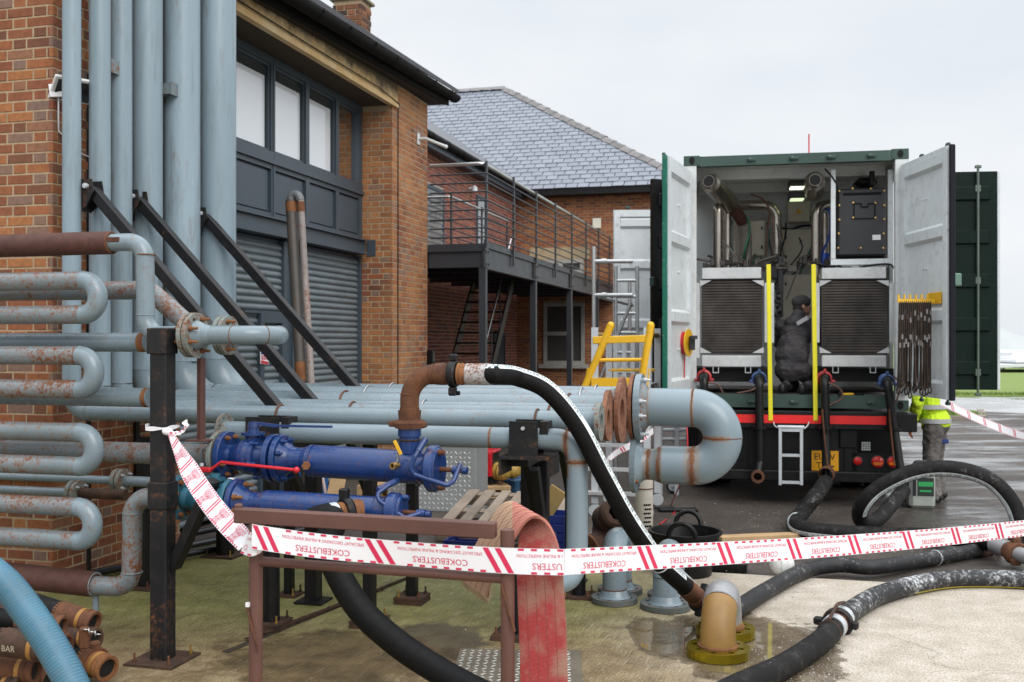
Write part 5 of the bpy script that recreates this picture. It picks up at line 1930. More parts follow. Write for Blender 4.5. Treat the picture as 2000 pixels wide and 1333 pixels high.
# ---- lower
zl = pv(560, 985).z
pl_ = plane(600, 5.72)
axl = lambda x: pl_(x, 972 + (x - 350) * .062)
def LV(x, y):
    return pl_(x, y)
t = thing('valve_assembly', 'lower valve assembly with a teal valve and blue cylinder feeding a black hose', 'valve', axl(560))
dl = (axl(800) - axl(350)).normalized()
b = MB(); b.flange(axl(336), dl, .13, .05, .02, 8); part('worn_flange', b, M['flange'], t)
bolts(t, axl(336), -dl, .1, 8, .014, .05, 'rust_orange')
b = MB(); disc(b, axl(346), dl, .128, .04); part('flange', b, M['teal'], t)
bolts(t, axl(346) + dl * .041, dl, .1, 8, .016, .022, 'rust_orange')
valve_body(t, axl(362), dl, (axl(452) - axl(362)).length, .078, M['teal'])
b = MB(); b.lathe(axl(420) + UP * .08, UP, [(0, .05), (.03, .045), (.03, .06), (.045, .06), (.045, .03), (.07, .03), (.07, 0)], 18); part('bonnet', b, M['teal'], t)
b = MB(); disc(b, axl(446), dl, .128, .03); part('flange', b, M['teal'], t)
b = MB(); b.box(axl(452) + UP * .125, (.03, .03, .008), (dl, A, UP)); part('metal_tag', b, M['paper'], t)
b = MB(); disc(b, axl(458) + dl * .002, dl, .127, .03); part('flange', b, M['blue'], t)
bolts(t, axl(470), dl, .098, 8, .016, .06, 'rust_orange', (1, 4))
b = MB(); b.lathe(axl(468), dl, [(0, .10), (.04, .07), (.08, .056), (.11, .056), (.17, .068), (.18, .072)], 32); part('neck', b, M['blue'], t)
b = MB(); b.tube([axl(520), axl(762)], .072, 34, caps=False); part('cylinder', b, M['blue'], t)
weld(t, axl(545), dl, .072, M['blue'], .003)
weld(t, axl(735), dl, .072, M['blue'], .003)
b = MB(); disc(b, axl(758), dl, .10, .07, .012); part('end_disc', b, M['blue'], t)
b = MB(); disc(b, axl(781), dl, .088, .02, .006); part('end_cap', b, M['blue'], t)
for s in (1, -1):
    b = MB(); q = axl(788) + UP * (.075 * s); b.tube([q - dl * .01, q + dl * .03], .014, 10); hexbolt(b, q, dl, .018, .03, False); part('end_stud', b, M['blue'], t)
b = MB(); q = LV(790, 1004); b.tube([LV(782, 1000), LV(830, 1004)], .013, 12); part('spindle', b, M['rust'], t)
b = MB(); hexbolt(b, LV(832, 1005), dl, .021, .045, False); b.tube([LV(815, 1003), LV(831, 1004)], .023, 12); part('spindle_nut', b, M['blue'], t)
b = MB(); b.tube([LV(764, 944) + A * .05, LV(745, 955) - A * .05], .018, 12); hexbolt(b, LV(766, 943) + A * .05, A, .018, .03, False); part('hinge_pin', b, M['blue'], t)
hb = [LV(764, 946) - A * .02, LV(745, 962) - A * .07, LV(752, 975) - A * .08, LV(800, 1008) - A * .07, LV(822, 1002) - A * .01]
b = MB(); b.tube(bent(hb, .03, 5), .0125, 12); part('swing_handle', b, M['blue'], t)
# branch toward the viewer with clamp
bq = axl(715)
vd = (-A * .80 - B * .60 - UP * .05).normalized()
b = MB(); b.tube([bq + vd * .02, bq + vd * .12], .062, 26); part('branch', b, M['rust_orange'], t)
b = MB(); b.lathe(bq + vd * .10, vd, [(0, .06), (0, .078), (.012, .084), (.035, .084), (.045, .078), (.045, .058)], 28)
b.box(bq + vd * .12 + UP * .10 - B * .015, (.05, .05, .06), (B, A, UP), .008); b.box(bq + vd * .12 - UP * .07 + B * .06, (.05, .03, .03), (B, A, UP), .006)
part('coupling_clamp', b, M['black'], t)
b = MB(); b.lathe(bq + vd * .145, vd, [(0, .06), (.03, .062), (.03, .058), (.045, .058)], 28); part('ridged_ferrule', b, M['rust_orange'], t)
b = MB(); b.lathe(bq + vd * .185, vd, [(0, .058), (0, .0655), (.05, .0655), (.05, .058)], 28); part('white_ferrule', b, M['galv'], t)
hose_start = bq + vd * .22

# ================================================================== hoses
def path_len(pts):
    s = [0]
    for a, b in zip(pts, pts[1:]):
        s.append(s[-1] + (b - a).length)
    return s
def stripe(parent, pts, r, ang, half, mat, name='stripe', text=None, tsize=.03, flip=False, s_from=0, inkmat=None, gap=.35, ref=None):
    """a printed stripe on a hose; ang measured from the outside (away from ref side) towards the camera"""
    s = path_len(pts)
    fr = []
    for i in range(len(pts)):
        tn = (pts[min(i + 1, len(pts) - 1)] - pts[max(0, i - 1)]).normalized()
        cam_d = (Vector((0, 0, EYE)) - pts[i]).normalized()
        e2 = (cam_d - tn * cam_d.dot(tn)).normalized()
        e1 = tn.cross(e2)
        if flip:
            e1 = -e1
        fr.append((pts[i], e1, e2))
    def at(u, v, rad):
        u = min(max(u, 0), s[-1] - 1e-6)
        i = 0
        while i < len(s) - 2 and s[i + 1] < u:
            i += 1
        f = (u - s[i]) / max(1e-9, s[i + 1] - s[i])
        p = fr[i][0].lerp(fr[i + 1][0], f)
        e1 = fr[i][1].lerp(fr[i + 1][1], f)
        e2 = fr[i][2].lerp(fr[i + 1][2], f)
        a = ang + v / rad
        return p + (e1 * math.cos(a) + e2 * math.sin(a)).normalized() * rad
    b = MB()
    n = int(s[-1] / .02) + 2
    vs = []
    m = 5
    for k in range(n):
        for j in range(m):
            vs.append(at(s_from + (s[-1] - s_from) * k / (n - 1), (j / (m - 1) * 2 - 1) * half, r + .0012))
    b.add(vs, [(k * m + j, k * m + j + 1, (k + 1) * m + j + 1, (k + 1) * m + j) for k in range(n - 1) for j in range(m - 1)], True)
    st_ = part(name, b, mat, parent)
    if text:
        b = MB()
        u = s_from + .02
        while u < s[-1] - .1:
            v2, f2, w = text2d(text, tsize)
            if u + w > s[-1]:
                keep = [f for f in f2 if all(u + v2[i][0] < s[-1] - .01 for i in f)]
            else:
                keep = f2
            b.add([at(u + x, (y - tsize * .36), r + .0022) for x, y in v2], keep)
            u += w + gap
        part('lettering', b, inkmat or M['ink_green'], st_)
    return st_
HTXT = 'DRAGON/M  CONCRETE PUMP HOSE  W.P. 85 BAR - S.F. 3.00 - MADE IN ITALY'
def hose(label, pts, r, mat, n=10, cat='hose', group=None):
    path = spline(pts, n)
    t = thing('hose', label, cat, path[0], group)
    b = MB(); b.tube(path, r, 24); part('rubber', b, mat, t)
    return t, path
def coupling(parent, p, d, r, mat='rust', clamp='black', L=.16):
    b = MB(); b.lathe(p, d, [(-.03, r + .001), (-.03, r + .006), (L * .4, r + .006), (L * .42, r + .001), (L * .6, r + .001), (L * .62, r + .007), (L * .75, r + .007), (L, r + .004), (L, r * .7)], 26); part('ferrule', b, M[mat], parent)
    if clamp:
        b = MB(); q = p + d * L
        x, y, d_ = frame_of(d)
        b.lathe(q, d, [(-.01, r), (-.01, r + .016), (.0, r + .022), (.025, r + .022), (.035, r + .016), (.035, r)], 26)
        b.box(q + y * (r + .03) + d * .012, (.05, .05, .03), (x, y, d_), .006)
        b.box(q - y * (r + .022) + d * .012 + x * .02, (.04, .05, .03), (x, y, d_), .006)
        part('coupling_clamp', b, M[clamp], parent)
# arching hose off the elbow
hp = [Vector((*pv.at(945).xy, ez)), Vector((*pv.at(972).xy, ez)), P(1012, 737, 5.77), P(1070, 763, 5.78), P(1128, 832, 5.80), P(1180, 930, 5.84), P(1233, 1024, 5.93), P(1287, 1098, 6.1), P(1340, 1148, 6.3)]
t, path = hose('black concrete pump hose with white lettered stripe arching from the rusty elbow to the ground', hp, .0545, M['rubber'], 14)
p0 = Vector((*pv.at(912).xy, ez))
b = MB(); b.lathe(p0, B, [(0, .05), (0, .06), (.13, .0605), (.14, .058), (.14, .05)], 28); part('white_ferrule', b, painted('flaking white ferrule', (.43, .44, .45), .42, .62, .15, scale=9, grime=.4), t)
rp_ = list(reversed(path))
stripe(t, rp_[4:], .0545, R(32), .020, M['label_white'], text=HTXT, tsize=.034, flip=False, gap=.12, s_from=0.0)
b = MB()
b.lathe(p0 + B * .142, B, [(0, .0558), (.012, .0558)], 24); part('blue_band', b, plain('blue band', (.04, .12, .5), .5), t)
d = (path[-1] - path[-2]).normalized()
coupling(t, path[-1] + d * .02, d, .055, 'rust', 'black', .15)
b = MB(); b.tube(spline([path[-22] + UP * .06 - A * .04, path[-12] + UP * .075, path[-1] + d * .12 + UP * .075, path[-1] + d * .2 + UP * .03], 6), .008, 8); b.ring(path[-14], path[-13] - path[-15], .058, .004, 20, 6); part('safety_cable', b, M['galv'], t)
b = MB(); q = path[-1] + d * .19; b.tube([q, q + d * .12], .058, 20); part('swivel', b, M['rust_dark'], t)

def gpx(x, y, z=.06):
    return G(x, y, z)
# hose from the gold bend running to the right
hp = [gpx(1432, 1195), gpx(1500, 1152), gpx(1570, 1116), gpx(1635, 1104), gpx(1705, 1108), gpx(1790, 1096, .04), gpx(1860, 1084, .03), gpx(1912, 1074, .03)]
t, path = hose('dusty black hose running from the gold bend over the pad edge to the right coupling', hp, .058, painted('white splashed rubber', (.010, .010, .011), .6, .17, .25, scale=8, grime=.4, grime_col=(.07, .065, .06), rustc=((.45, .44, .42), (.65, .64, .62))))
d = (path[-1] - path[-2]).normalized()
coupling(t, path[-1], d, .058, 'rust_dark', 'rust', .2)
b = MB(); b.ring(path[-16], path[-15] - path[-17], .061, .004, 20, 6); part('wire_tie', b, M['galv'], t)
t2, path2 = hose('grey steel hose end with a rusty clamp at the right edge of the picture', [gpx(1850, 1052, .10), gpx(1900, 1056, .10), gpx(1945, 1066, .10)], .06, M['rubber'])
d2 = (gpx(1990, 1083, .09) - gpx(1945, 1066, .10)).normalized()
b = MB(); q = path2[-1]; b.lathe(q, d2, [(-.05, .066), (.17, .066), (.17, .058)], 24); part('grey_ferrule', b, msteelg, t2)
b = MB(); b.lathe(q, d2, [(.17, .058), (.17, .072), (.21, .072), (.21, .085), (.235, .095), (.28, .095), (.30, .08), (.30, .06)], 24); b.box(q + d2 * .26 + UP * .105, (.07, .06, .05), None, .008); b.box(q + d2 * .26 - UP * .06 - Vector((.03, .06, 0)), (.07, .06, .05), None, .008); part('clamp', b, M['rust'], t2)
b = MB(); b.lathe(q, d2, [(.30, .06), (.62, .06), (.62, 0)], 24); part('steel_tail', b, msteelg, t2)
# plaster smeared hose in the right foreground
hp = [gpx(1330, 1400), gpx(1440, 1343), gpx(1530, 1302), gpx(1600, 1256), gpx(1628, 1226)]
t, path = hose('black hose crossing the lower right foreground up to a bolted coupling', hp, .066, M['rubber_dusty'])
stp, stq = path[-1], gpx(1658, 1194)
dd = (stq - stp).normalized()
b = MB(); b.lathe(stp, dd, [(-.03, .067), (-.03, .073), (.05, .073), (.05, .067)], 26); part('white_ferrule', b, M['galv'], t)
b = MB(); b.lathe(stp + dd * .05, dd, [(0, .062), (.02, .074), (.04, .068), (.09, .068)], 26); part('ridged_ferrule', b, M['rust'], t)
b = MB(); x, y, d_ = frame_of(dd)
b.lathe(stp + dd * .09, dd, [(0, .066), (0, .085), (.012, .094), (.04, .094), (.05, .085), (.05, .066)], 26)
b.box(stp + dd * .11 - x * .115, (.06, .05, .045), (x, y, d_), .01); b.box(stp + dd * .11 + x * .105, (.04, .05, .045), (x, y, d_), .01)
part('coupling_clamp', b, M['black_worn'], t)
b = MB(); b.tube(spline([stp - dd * .12 + y * .075, stp + y * .10, stp + dd * .12 + y * .115, stp + dd * .3 + y * .085], 6), .011, 8); b.ring(stp - dd * .12, dd, .069, .004, 20, 6); part('safety_cable', b, M['rust_dark'], t)
hp = [stp + dd * .15, stp + dd * .28, gpx(1706, 1168), gpx(1775, 1146), gpx(1850, 1133), gpx(1925, 1131), gpx(2010, 1134), gpx(2100, 1140), gpx(2350, 1150), gpx(2700, 1150)]
t, path = hose('black hose smeared with white plaster at right, beyond the bolted coupling', hp, .066, M['rubber_smear'])
stripe(t, path[30:], .066, R(148), .008, painted('yellow hose line', (.5, .42, .05), .6, 0, .2, grime=.5), name='yellow_line', flip=True)
b = MB(); b.lathe(path[0], (path[1] - path[0]), [(0.0, .074), (.11, .074), (.11, .067)], 26); part('white_ferrule', b, M['galv'], t)
# foreground hose from the lower valve
hp = [hose_start, hose_start + vd * .09 - UP * .01, P(652, 1016, 5.38), P(640, 1062, 5.34), P(660, 1120, 5.30), P(705, 1192, 5.24), P(775, 1256, 5.17), P(850, 1306, 5.12), P(930, 1350, 5.04), P(1040, 1400, 4.9)]
t, path = hose('thick black hose curving from the lower valve down behind the barrier to the foreground', hp, .0685, M['rubber'], 12)
b = MB()
for i in range(6, len(path) - 2, 3):
    b.ring(path[i], path[i + 1] - path[i - 1], .0684, .0009, 26, 4)
part('wrap_mark', b, M['rubber'], t, kind='stuff')
# loop of hose by the truck
hp = [P(1612, 942, 10.75), P(1594, 968, 10.4), G(1563, 1006, .05), G(1552, 1022, .05), G(1570, 1034, .05), G(1640, 1042, .05), G(1720, 1046, .05), G(1800, 1048, .05), G(1870, 1050, .08)]
t, path = hose('black lettered hose lying in a bend from the middle truck outlet', hp, .078, M['rubber_dusty'])
stripe(t, path[26:], .078, R(60), .020, M['label_white'], text=HTXT, tsize=.036, flip=False, gap=.3)
hp = [P(1765, 958, 10.6), P(1742, 985, 10.3), P(1712, 1016, 9.9), P(1684, 1018, 9.6), P(1682, 992, 9.4), P(1715, 955, 9.3), P(1785, 922, 9.2), P(1860, 916, 9.1), P(1930, 936, 9.0), P(1975, 980, 8.95), P(1992, 1030, 8.9), G(1985, 1060, .05)]
t, path = hose('black lettered hose standing in a tall loop beside the plastic canister', hp, .072, M['rubber_dusty'])
stripe(t, path[38:104], .072, R(42), .022, M['label_white'], text=HTXT, tsize=.038, flip=False, gap=.3)
# blue lay flat suction hose, ribbed, lower left
hp = [P(-60, 1085, 4.45), P(10, 1140, 4.4), P(62, 1205, 4.35), P(105, 1270, 4.3), P(140, 1335, 4.25), P(165, 1400, 4.2)]
base = spline(hp, 40)
s = path_len(base)
pts, rad = [], []
n = int(s[-1] / .0042)
j = 0
for k in range(n):
    u = s[-1] * k / (n - 1)
    while j < len(s) - 2 and s[j + 1] < u:
        j += 1
    f = (u - s[j]) / (s[j + 1] - s[j])
    pts.append(base[j].lerp(base[j + 1], f))
    rad.append(.0655 + .0014 * math.sin(2 * math.pi * u / .0145))
t = thing('ribbed_hose', 'light blue ribbed suction hose curving across the lower left corner', 'hose', pts[0])
b = MB(); b.tube(pts, .065, 24, True, rad)
part('ribbed_wall', b, painted('light blue ribbed pvc', (.05, .15, .22), .45, .12, .2, scale=12, grime=.6, grime_col=(.10, .15, .17), rustc=((.4, .42, .4), (.5, .5, .48))), t)

# pile of old couplings
def old_hose(k, x, y, Y, dpx, dpy, dY, rp, lab, mats=('rust', 'rubber_dusty'), L=.5, cl=.20, clamp=False):
    e_ = P(x, y, Y)
    q = P(x + dpx, y + dpy, Y + dY)
    d = (q - e_).normalized()                          # away from the open end
    r = rp * Y / F
    t = thing('old_hose', lab, 'hose', e_, 'old hoses piled at lower left')
    b = MB()
    b.lathe(e_, d, [(.02, 0), (.10, r * .74), (0, r * .74), (0, r * .97), (.008, r), (.022, r), (.026, r * .93), (.034, r * .93), (.038, r), (.05, r), (.056, r * .92), (.09, r * .92), (.10, r * .96), (cl, r * .96), (cl + .012, r * .9), (cl + .03, r * .9)], 26)
    part('coupling', b, M[mats[0]], t)
    b = MB(); b.lathe(e_ + d * .02, d, [(0, r * .73), (.001, 0)], 20); part('bore', b, M['void'], t)
    b = MB(); b.tube(spline([e_ + d * (cl + .01), e_ + d * (cl + .3), e_ + d * (cl + L) + UP * -.01], 5), r * .9, 22); part('rubber', b, M[mats[1]], t)
    b = MB(); b.lathe(e_ + d * .062, d, [(0, r * .935), (.022, r * .935)], 26); part('ochre_band', b, painted('ochre band paint', (.33, .16, .035), .7, .3, .2, scale=12), t)
    if clamp:
        b = MB(); x_, y_, d_ = frame_of(d)
        b.lathe(e_ + d * .10, d, [(0, r), (0, r * 1.14), (.05, r * 1.14), (.05, r)], 26)
        b.box(e_ + d * .125 + y_ * r * 1.2, (.05, .05, .04), (x_, y_, d_), .008)
        b.box(e_ + d * .125 - x_ * r * 1.2, (.05, .05, .04), (x_, y_, d_), .008)
        part('clamp', b, M['rust'], t)
    return t
old_hose(0, 184, 1218, 5.45, -120, -38, .10, 24, 'old hose with a rusty open coupling, topmost of the pile at right')
old_hose(1, 188, 1249, 5.40, -110, -18, .12, 22, 'old hose with a dark rusty coupling just beneath the topmost one', ('rust_dark', 'rubber_dusty'))
old_hose(2, 122, 1226, 5.15, -120, -16, .03, 23, 'old hose with a ridged rusty end beside the blue ribbed hose', ('rust', 'rubber'))
old_hose(3, 211, 1307, 5.30, -60, -32, .14, 26, 'old hose with a flaking orange clamped coupling, rightmost of the pile', ('rust_orange', 'rubber_dusty'), .3, .16, True)
old_hose(4, 132, 1262, 5.25, -120, -10, .05, 24, 'old hose half hidden behind the blue ribbed hose, in the middle of the pile', ('rust', 'rubber'))
t8 = old_hose(5, 96, 1266, 4.95, -130, -18, .02, 29, 'old black hose lettered 85 BAR at the left of the pile', ('rust_dark', 'rubber'), .9, .22)
old_hose(6, 71, 1310, 5.05, -120, -4, .02, 26, 'old hose with a broad brown coupling and ochre ring at the pile front', ('rust', 'rubber_dusty'))
old_hose(7, 97, 1330, 5.18, -80, -14, .10, 22, 'old hose with a hollow rusty mouth, lowest of the pile', ('rust', 'rubber_dusty'))
old_hose(8, 60, 1200, 5.35, -140, -20, .05, 22, 'old black hose at the back left of the pile', ('rust_dark', 'rubber_dusty'))
old_hose(9, 40, 1345, 5.0, -90, -2, .02, 24, 'old hose at the very bottom left of the pile', ('rust_dark', 'rubber_dusty'))
q = P(28, 1258, 4.93)
b = MB(); flat_text(b, '85 BAR', .042, q - A * .0735, B, UP)
part('lettering', b, plain('cream lettering', (.42, .38, .27), .8), t8)
q = P(165, 1246, 5.28)
t = thing('chain_shackle', 'rusty shackle with short chain hanging among the old hose couplings', 'shackle', q)
b = MB(); b.box(q, (.05, .04, .11), None, .008); part('lug', b, M['rust'], t)
for k in range(5):
    b = MB(); b.ring(q + Vector((.02 + k * .016, -.03, .05 - .006 * k)), Vector((k % 2, .3, (k + 1) % 2)), .012, .004, 12, 6); part('link', b, M['steel'], t)

# ================================================================== black bars lying along the wall, chain in the joint, plants
for k, (x0, y0, x1, y1, r, fl) in enumerate(((165, 1086, 620, 992, .028, True), (150, 1110, 640, 1012, .03, False), (172, 1122, 620, 1030, .03, False))):
    a0, a1 = G(x0, y0, .05 + .03 * (k == 0)), G(x1, y1, .05 + .03 * (k == 0))
    t = thing('black_bar', 'black bar lying along the brick wall, %s' % ('with a rusty flanged end' if k == 0 else 'middle one of three' if k == 1 else 'frontmost of three'), 'bar', a0)
    b = MB(); b.tube([a0, a1], r, 14); part('bar', b, plain('gloss black bar', (.012, .012, .015), .25), t)
    if fl:
        b = MB(); b.flange(a0, (a0 - a1), .085, .025, .02, 4, .012); part('flange', b, M['rust_dark'], t)
a0, a1 = G(480, 1250, .012), G(858, 1106, .012)
t = thing('rusty_chain', 'rusty chain lying in the joint of the mossy concrete behind the barrier', 'chain', a0)
nl = 110
dch = (a1 - a0) / nl
sd = dch.cross(UP).normalized()
for row in range(2):
    for k in range(nl):
        if row and k > 70:
            continue
        p = a0 + dch * (k + .5) + sd * (.022 * row + random.uniform(-.004, .004)) + UP * random.uniform(0, .004)
        if (row, k) == (0, 0):
            pass
        b = MB()
        if not hasattr(MB, 'link_'):
            lb = MB()
            path = [Vector((.011 * math.cos(a) + (.009 if math.cos(a) > 0 else -.009), .0085 * math.sin(a), 0)) for a in [2 * math.pi * q / 10 for q in range(11)]]
            lb.tube(path, .0032, 5, False)
            MB.link_ = to_mesh(lb, 'link', Vector((0, 0, 0)), M['rust_dark'])
        d_ = dch.normalized()
        tw = R(35 if k % 2 else -35)
        y_ = (sd * math.cos(tw) + UP * math.sin(tw))
        place('link', MB.link_, t, mat3(d_, y_, d_.cross(y_), p))
def weed(x, y, n, h, lab):
    g_ = G(x, y)
    t = thing('weed', lab, 'plant', g_)
    for k in range(n):
        b = MB()
        a = random.uniform(0, 6.28)
        o = Vector((math.cos(a), math.sin(a), 0))
        st_ = g_ + o * random.uniform(0, .05)
        tip = st_ + o * random.uniform(.02, .10) + UP * random.uniform(.3, 1) * h
        s_ = o.cross(UP) * random.uniform(.012, .022)
        m_ = st_.lerp(tip, .6) + UP * .015
        b.add([st_, m_ - s_, tip, m_ + s_], [(0, 1, 2), (0, 2, 3)])
        b.tube([g_, st_.lerp(m_, .5)], .0015, 4)
        part('leaf', b, plain('weed leaf', (.06, .16, .025), .6), t)
weed(122, 1108, 26, .12, 'small green weed at the foot of the brick corner by the rusty flange')
weed(100, 1112, 12, .08, 'tiny tuft of weeds beside the black post at the brick corner')

# ================================================================== barrier, lay flat hose, tape
pb = plane(500, 4.36)
t = thing('barrier', 'brown painted steel barrier frame in the foreground carrying tape and a red hose', 'barrier', G(500, 1500))
zb = 0
def foot(x):
    q = pb.at(x)
    return Vector((q.x, q.y, 0))
b = MB(); b.beam(pb(462, 1006), pb(968, 1036), .055, .062, UP, .004); part('top_rail', b, M['frame_brown'], t)
b = MB(); b.beam(pb(466, 984), pb(467, 1022), .03, .03, A, .006); part('stop_peg', b, M['frame_brown'], t)
b = MB(); b.tube([foot(499), pb(500, 1020)], .0285, 18); part('leg', b, M['frame_brown'], t)
b = MB(); b.tube([foot(992), pb(991, 1035)], .0285, 18); part('leg', b, M['frame_brown'], t)
b = MB(); b.tube([pb(500, 1096), pb(991, 1131)], .02, 14); part('lower_rail', b, M['frame_brown'], t)
for x, y in ((500, 1185), (995, 1140)):
    b = MB(); q = pb(x, y); b.tube(spline([q - A * .03 - B * .025, q - UP * .08 - A * .035 + B * .0, q - UP * .18 - A * .032 + B * .03], 6), .005, 6); part('chain_pin', b, M['rust'], t)
b = MB(); q = pb(491, 1178); b.box(q - A * .03, (.016, .012, .018), (B, A, UP)); part('white_clip', b, M['paper'], t)
b = MB()
for q in (foot(499), foot(992)):
    b.box(q + UP * .006, (.12, .12, .012), (B, A, UP))
part('foot_plates', b, M['frame_brown'], t)

mlay, nt, bs = new_mat('faded red lay flat hose')
v = coords(nt)
n1 = noise_(nt, v, 5, 6, .6); n2 = noise_(nt, v, 60, 5, .6)
uvn = nt.nodes.new("ShaderNodeTexCoord")
wv = nt.nodes.new("ShaderNodeTexWave"); wv.wave_type = 'BANDS'; wv.bands_direction = 'Z'
wv.inputs['Scale'].default_value = 62; wv.inputs['Distortion'].default_value = .6; wv.inputs['Detail'].default_value = 1
nt.links.new(v, wv.inputs['Vector'])
c = mixc(nt, ramp(nt, n1, .42, .60), (.42, .045, .045), (.42, .23, .17))
szz = nt.nodes.new('ShaderNodeSeparateXYZ')
nt.links.new(coords(nt, world=True), szz.inputs[0])
c = mixc(nt, ramp(nt, math_(nt, 'ADD', szz.outputs['Z'], math_(nt, 'MULTIPLY', math_(nt, 'SUBTRACT', n1, .5), .5)), .92, 1.12), c, (.50, .19, .14))
sxx = ramp(nt, math_(nt, 'SUBTRACT', math_(nt, 'ADD', szz.outputs['X'], math_(nt, 'MULTIPLY', szz.outputs['Z'], -.0)), 0.0), -.14, -.02, (1, 1, 1), (0, 0, 0))
c = mixc(nt, math_(nt, 'MULTIPLY', sxx, .8), c, (.42, .32, .20))
c = mixc(nt, math_(nt, 'MULTIPLY', ramp(nt, wv.outputs['Fac'], .2, .7, (1, 1, 1), (0, 0, 0)), .45), c, (.16, .05, .04))
c = mixc(nt, math_(nt, 'MULTIPLY', ramp(nt, n2, .55, .75), .35), c, (.36, .27, .2))
nt.links.new(c, bs.inputs['Base Color']); bs.inputs['Roughness'].default_value = .9
bump(nt, bs, math_(nt, 'ADD', wv.outputs['Fac'], n2), .5, .004)
mtan = painted('tan hose lining', (.38, .29, .18), .85, .1, .2, scale=7, grime=.4)
near = [(948, 1166, 4.20, 0), (966, 1122, 4.18, 0), (992, 1072, 4.17, 0), (1006, 1050, 4.16, 0), (1022, 1025, 4.16, 0), (1040, 1011, 4.16, 0), (1060, 1014, 4.15, 0), (1076, 1032, 4.14, .1), (1090, 1066, 4.12, .45), (1098, 1110, 4.10, .85), (1103, 1180, 4.08, 1), (1107, 1270, 4.06, 1), (1110, 1380, 4.04, 1), (1112, 1500, 4.02, 1)]
wa_, wb_ = Vector((-.105, .155, .035)), -B * .19
hw = .096
cs, sv = [], []
for x, y, Y, f in near:
    w_ = (wa_ * (1 - f) + wb_ * f)
    w_ = w_.normalized() * hw
    cs.append(P(x, y, Y) + w_)
    sv.append(w_)
cs2 = spline(cs, 6)
sv2 = [s.normalized() * hw for s in spline(sv, 6)]
t = thing('lay_flat_hose', 'faded red lay flat hose folded over the right end of the barrier', 'hose', cs[-1])
b = MB(); b.ribbon(cs2, sv2, .012); part('band', b, mlay, t)
b = MB()
for k in range(1, 5):
    f = -1 + 2 * k / 5
    pts = []
    for i in range(0, len(cs2)):
        tn = (cs2[min(i + 1, len(cs2) - 1)] - cs2[max(i - 1, 0)]).normalized()
        nm = tn.cross(sv2[i]).normalized()
        pts.append(cs2[i] + sv2[i] * f + nm * .006)
    b.tube(pts, .0011, 5)
    b.tube([p - (cs2[i] + sv2[i] * f - p) * -2 for i, p in enumerate(pts)], .0011, 5)
part('crease', b, plain('dark crease', (.2, .05, .045), .9), t)
tl0 = [c - UP * .002 for c in cs2[:14]]
fold = [cs2[0] + UP * .0, cs2[0] - UP * .03 + A * .03, cs2[0] - UP * .02 + A * .07, cs2[0] + UP * .05 + A * .09]
fold = spline(fold, 5)
b = MB(); b.ribbon(fold, [sv2[0] * .98] * len(fold), .011); part('folded_tail', b, mtan, t)
# ---- barrier tape
class Tape:
    def __init__(s, cs, ws):                          # centre points, half-width vectors pointing to the printed top
        s.c, s.w = cs, ws
        s.s = path_len(cs)
    def at(s, u, v, o=0.0):
        S = s.s
        u = min(max(u, 0), S[-1] - 1e-6)
        i = 0
        while i < len(S) - 2 and S[i + 1] < u:
            i += 1
        f = (u - S[i]) / (S[i + 1] - S[i])
        c = s.c[i].lerp(s.c[i + 1], f)
        w = s.w[i].lerp(s.w[i + 1], f)
        tn = (s.c[i + 1] - s.c[i]).normalized()
        nm = w.cross(tn).normalized()
        if nm.dot(Vector((0, 0, EYE)) - c) < 0:
            nm = -nm
        return c + w * v + nm * o
def tape_piece(parent, tp, u_off=0.0, text=True, k=1.0, tsc=1.0):
    period = .50 * k
    W_ = tp.w[0].length
    L = tp.s[-1]
    b = MB(); b.ribbon(tp.c, tp.w, .0012); band = part('band', b, M['tape'], parent)
    ink = MB()
    def quad(u0, u1, v0, v1, sl=0.0):
        u0, u1 = max(0, u0), min(L, u1)
        if u1 - u0 < .002:
            return
        n = max(1, int((u1 - u0 + abs(sl)) / .03))
        m = 6 if abs(v1 - v0) > .8 else 1
        vs = []
        for j in range(m + 1):
            v = v0 + (v1 - v0) * j / m
            for kk in range(n + 1):
                u = u0 + (u1 - u0) * kk / n + sl * (v - v0) / (v1 - v0)
                vs.append(tp.at(u, v, .0016))
        ink.add(vs, [(j * (n + 1) + q, j * (n + 1) + q + 1, (j + 1) * (n + 1) + q + 1, (j + 1) * (n + 1) + q) for j in range(m) for q in range(n)])
    u = -(u_off % (.052 * k))
    while u < L:
        ph = (u + u_off) % period
        if not (period - .10 * k < ph or ph < .03 * k):
            quad(u, u + .024 * k, .80, .97)
        if not (period - .06 * k < ph or ph < .07 * k):
            quad(u, u + .024 * k, -.97, -.80)
        u += .052 * k
    k0 = int(u_off / period) - 1
    while k0 * period - u_off < L:
        u = k0 * period - u_off
        if -.0 < u - .06 * k and u + .05 * k < L:
            for q in (0, .05):
                quad(u + (q - .085) * k, u + (q - .061) * k, .95, -.95, .055 * k)
        if text:
            for body, sz, v_, du in (('COKEBUSTERS', .036, -.38, .235), ('SPECIALIST DECOKING & INLINE INSPECTION', .0175, .42, .235)):
                sz *= tsc
                v2, f2, w = text2d(body, sz)
                # printed upside down as it hangs
                pos_ = [(u + (du - (x - w / 2)) * k, v_ - (y - sz * .36) / W_) for x, y in v2]
                keep = [f for f in f2 if all(.004 < pos_[i][0] < L - .004 for i in f)]
                ink.add([tp.at(a, v, .0016) for a, v in pos_], keep)
        k0 += 1
    part('print', ink, M['print_red'], band)
t = thing('barrier_tape', 'white barrier tape printed in red, tied to the black post and strung across the foreground', 'tape', P(1103, 1097, 3.97))
HW = .0505
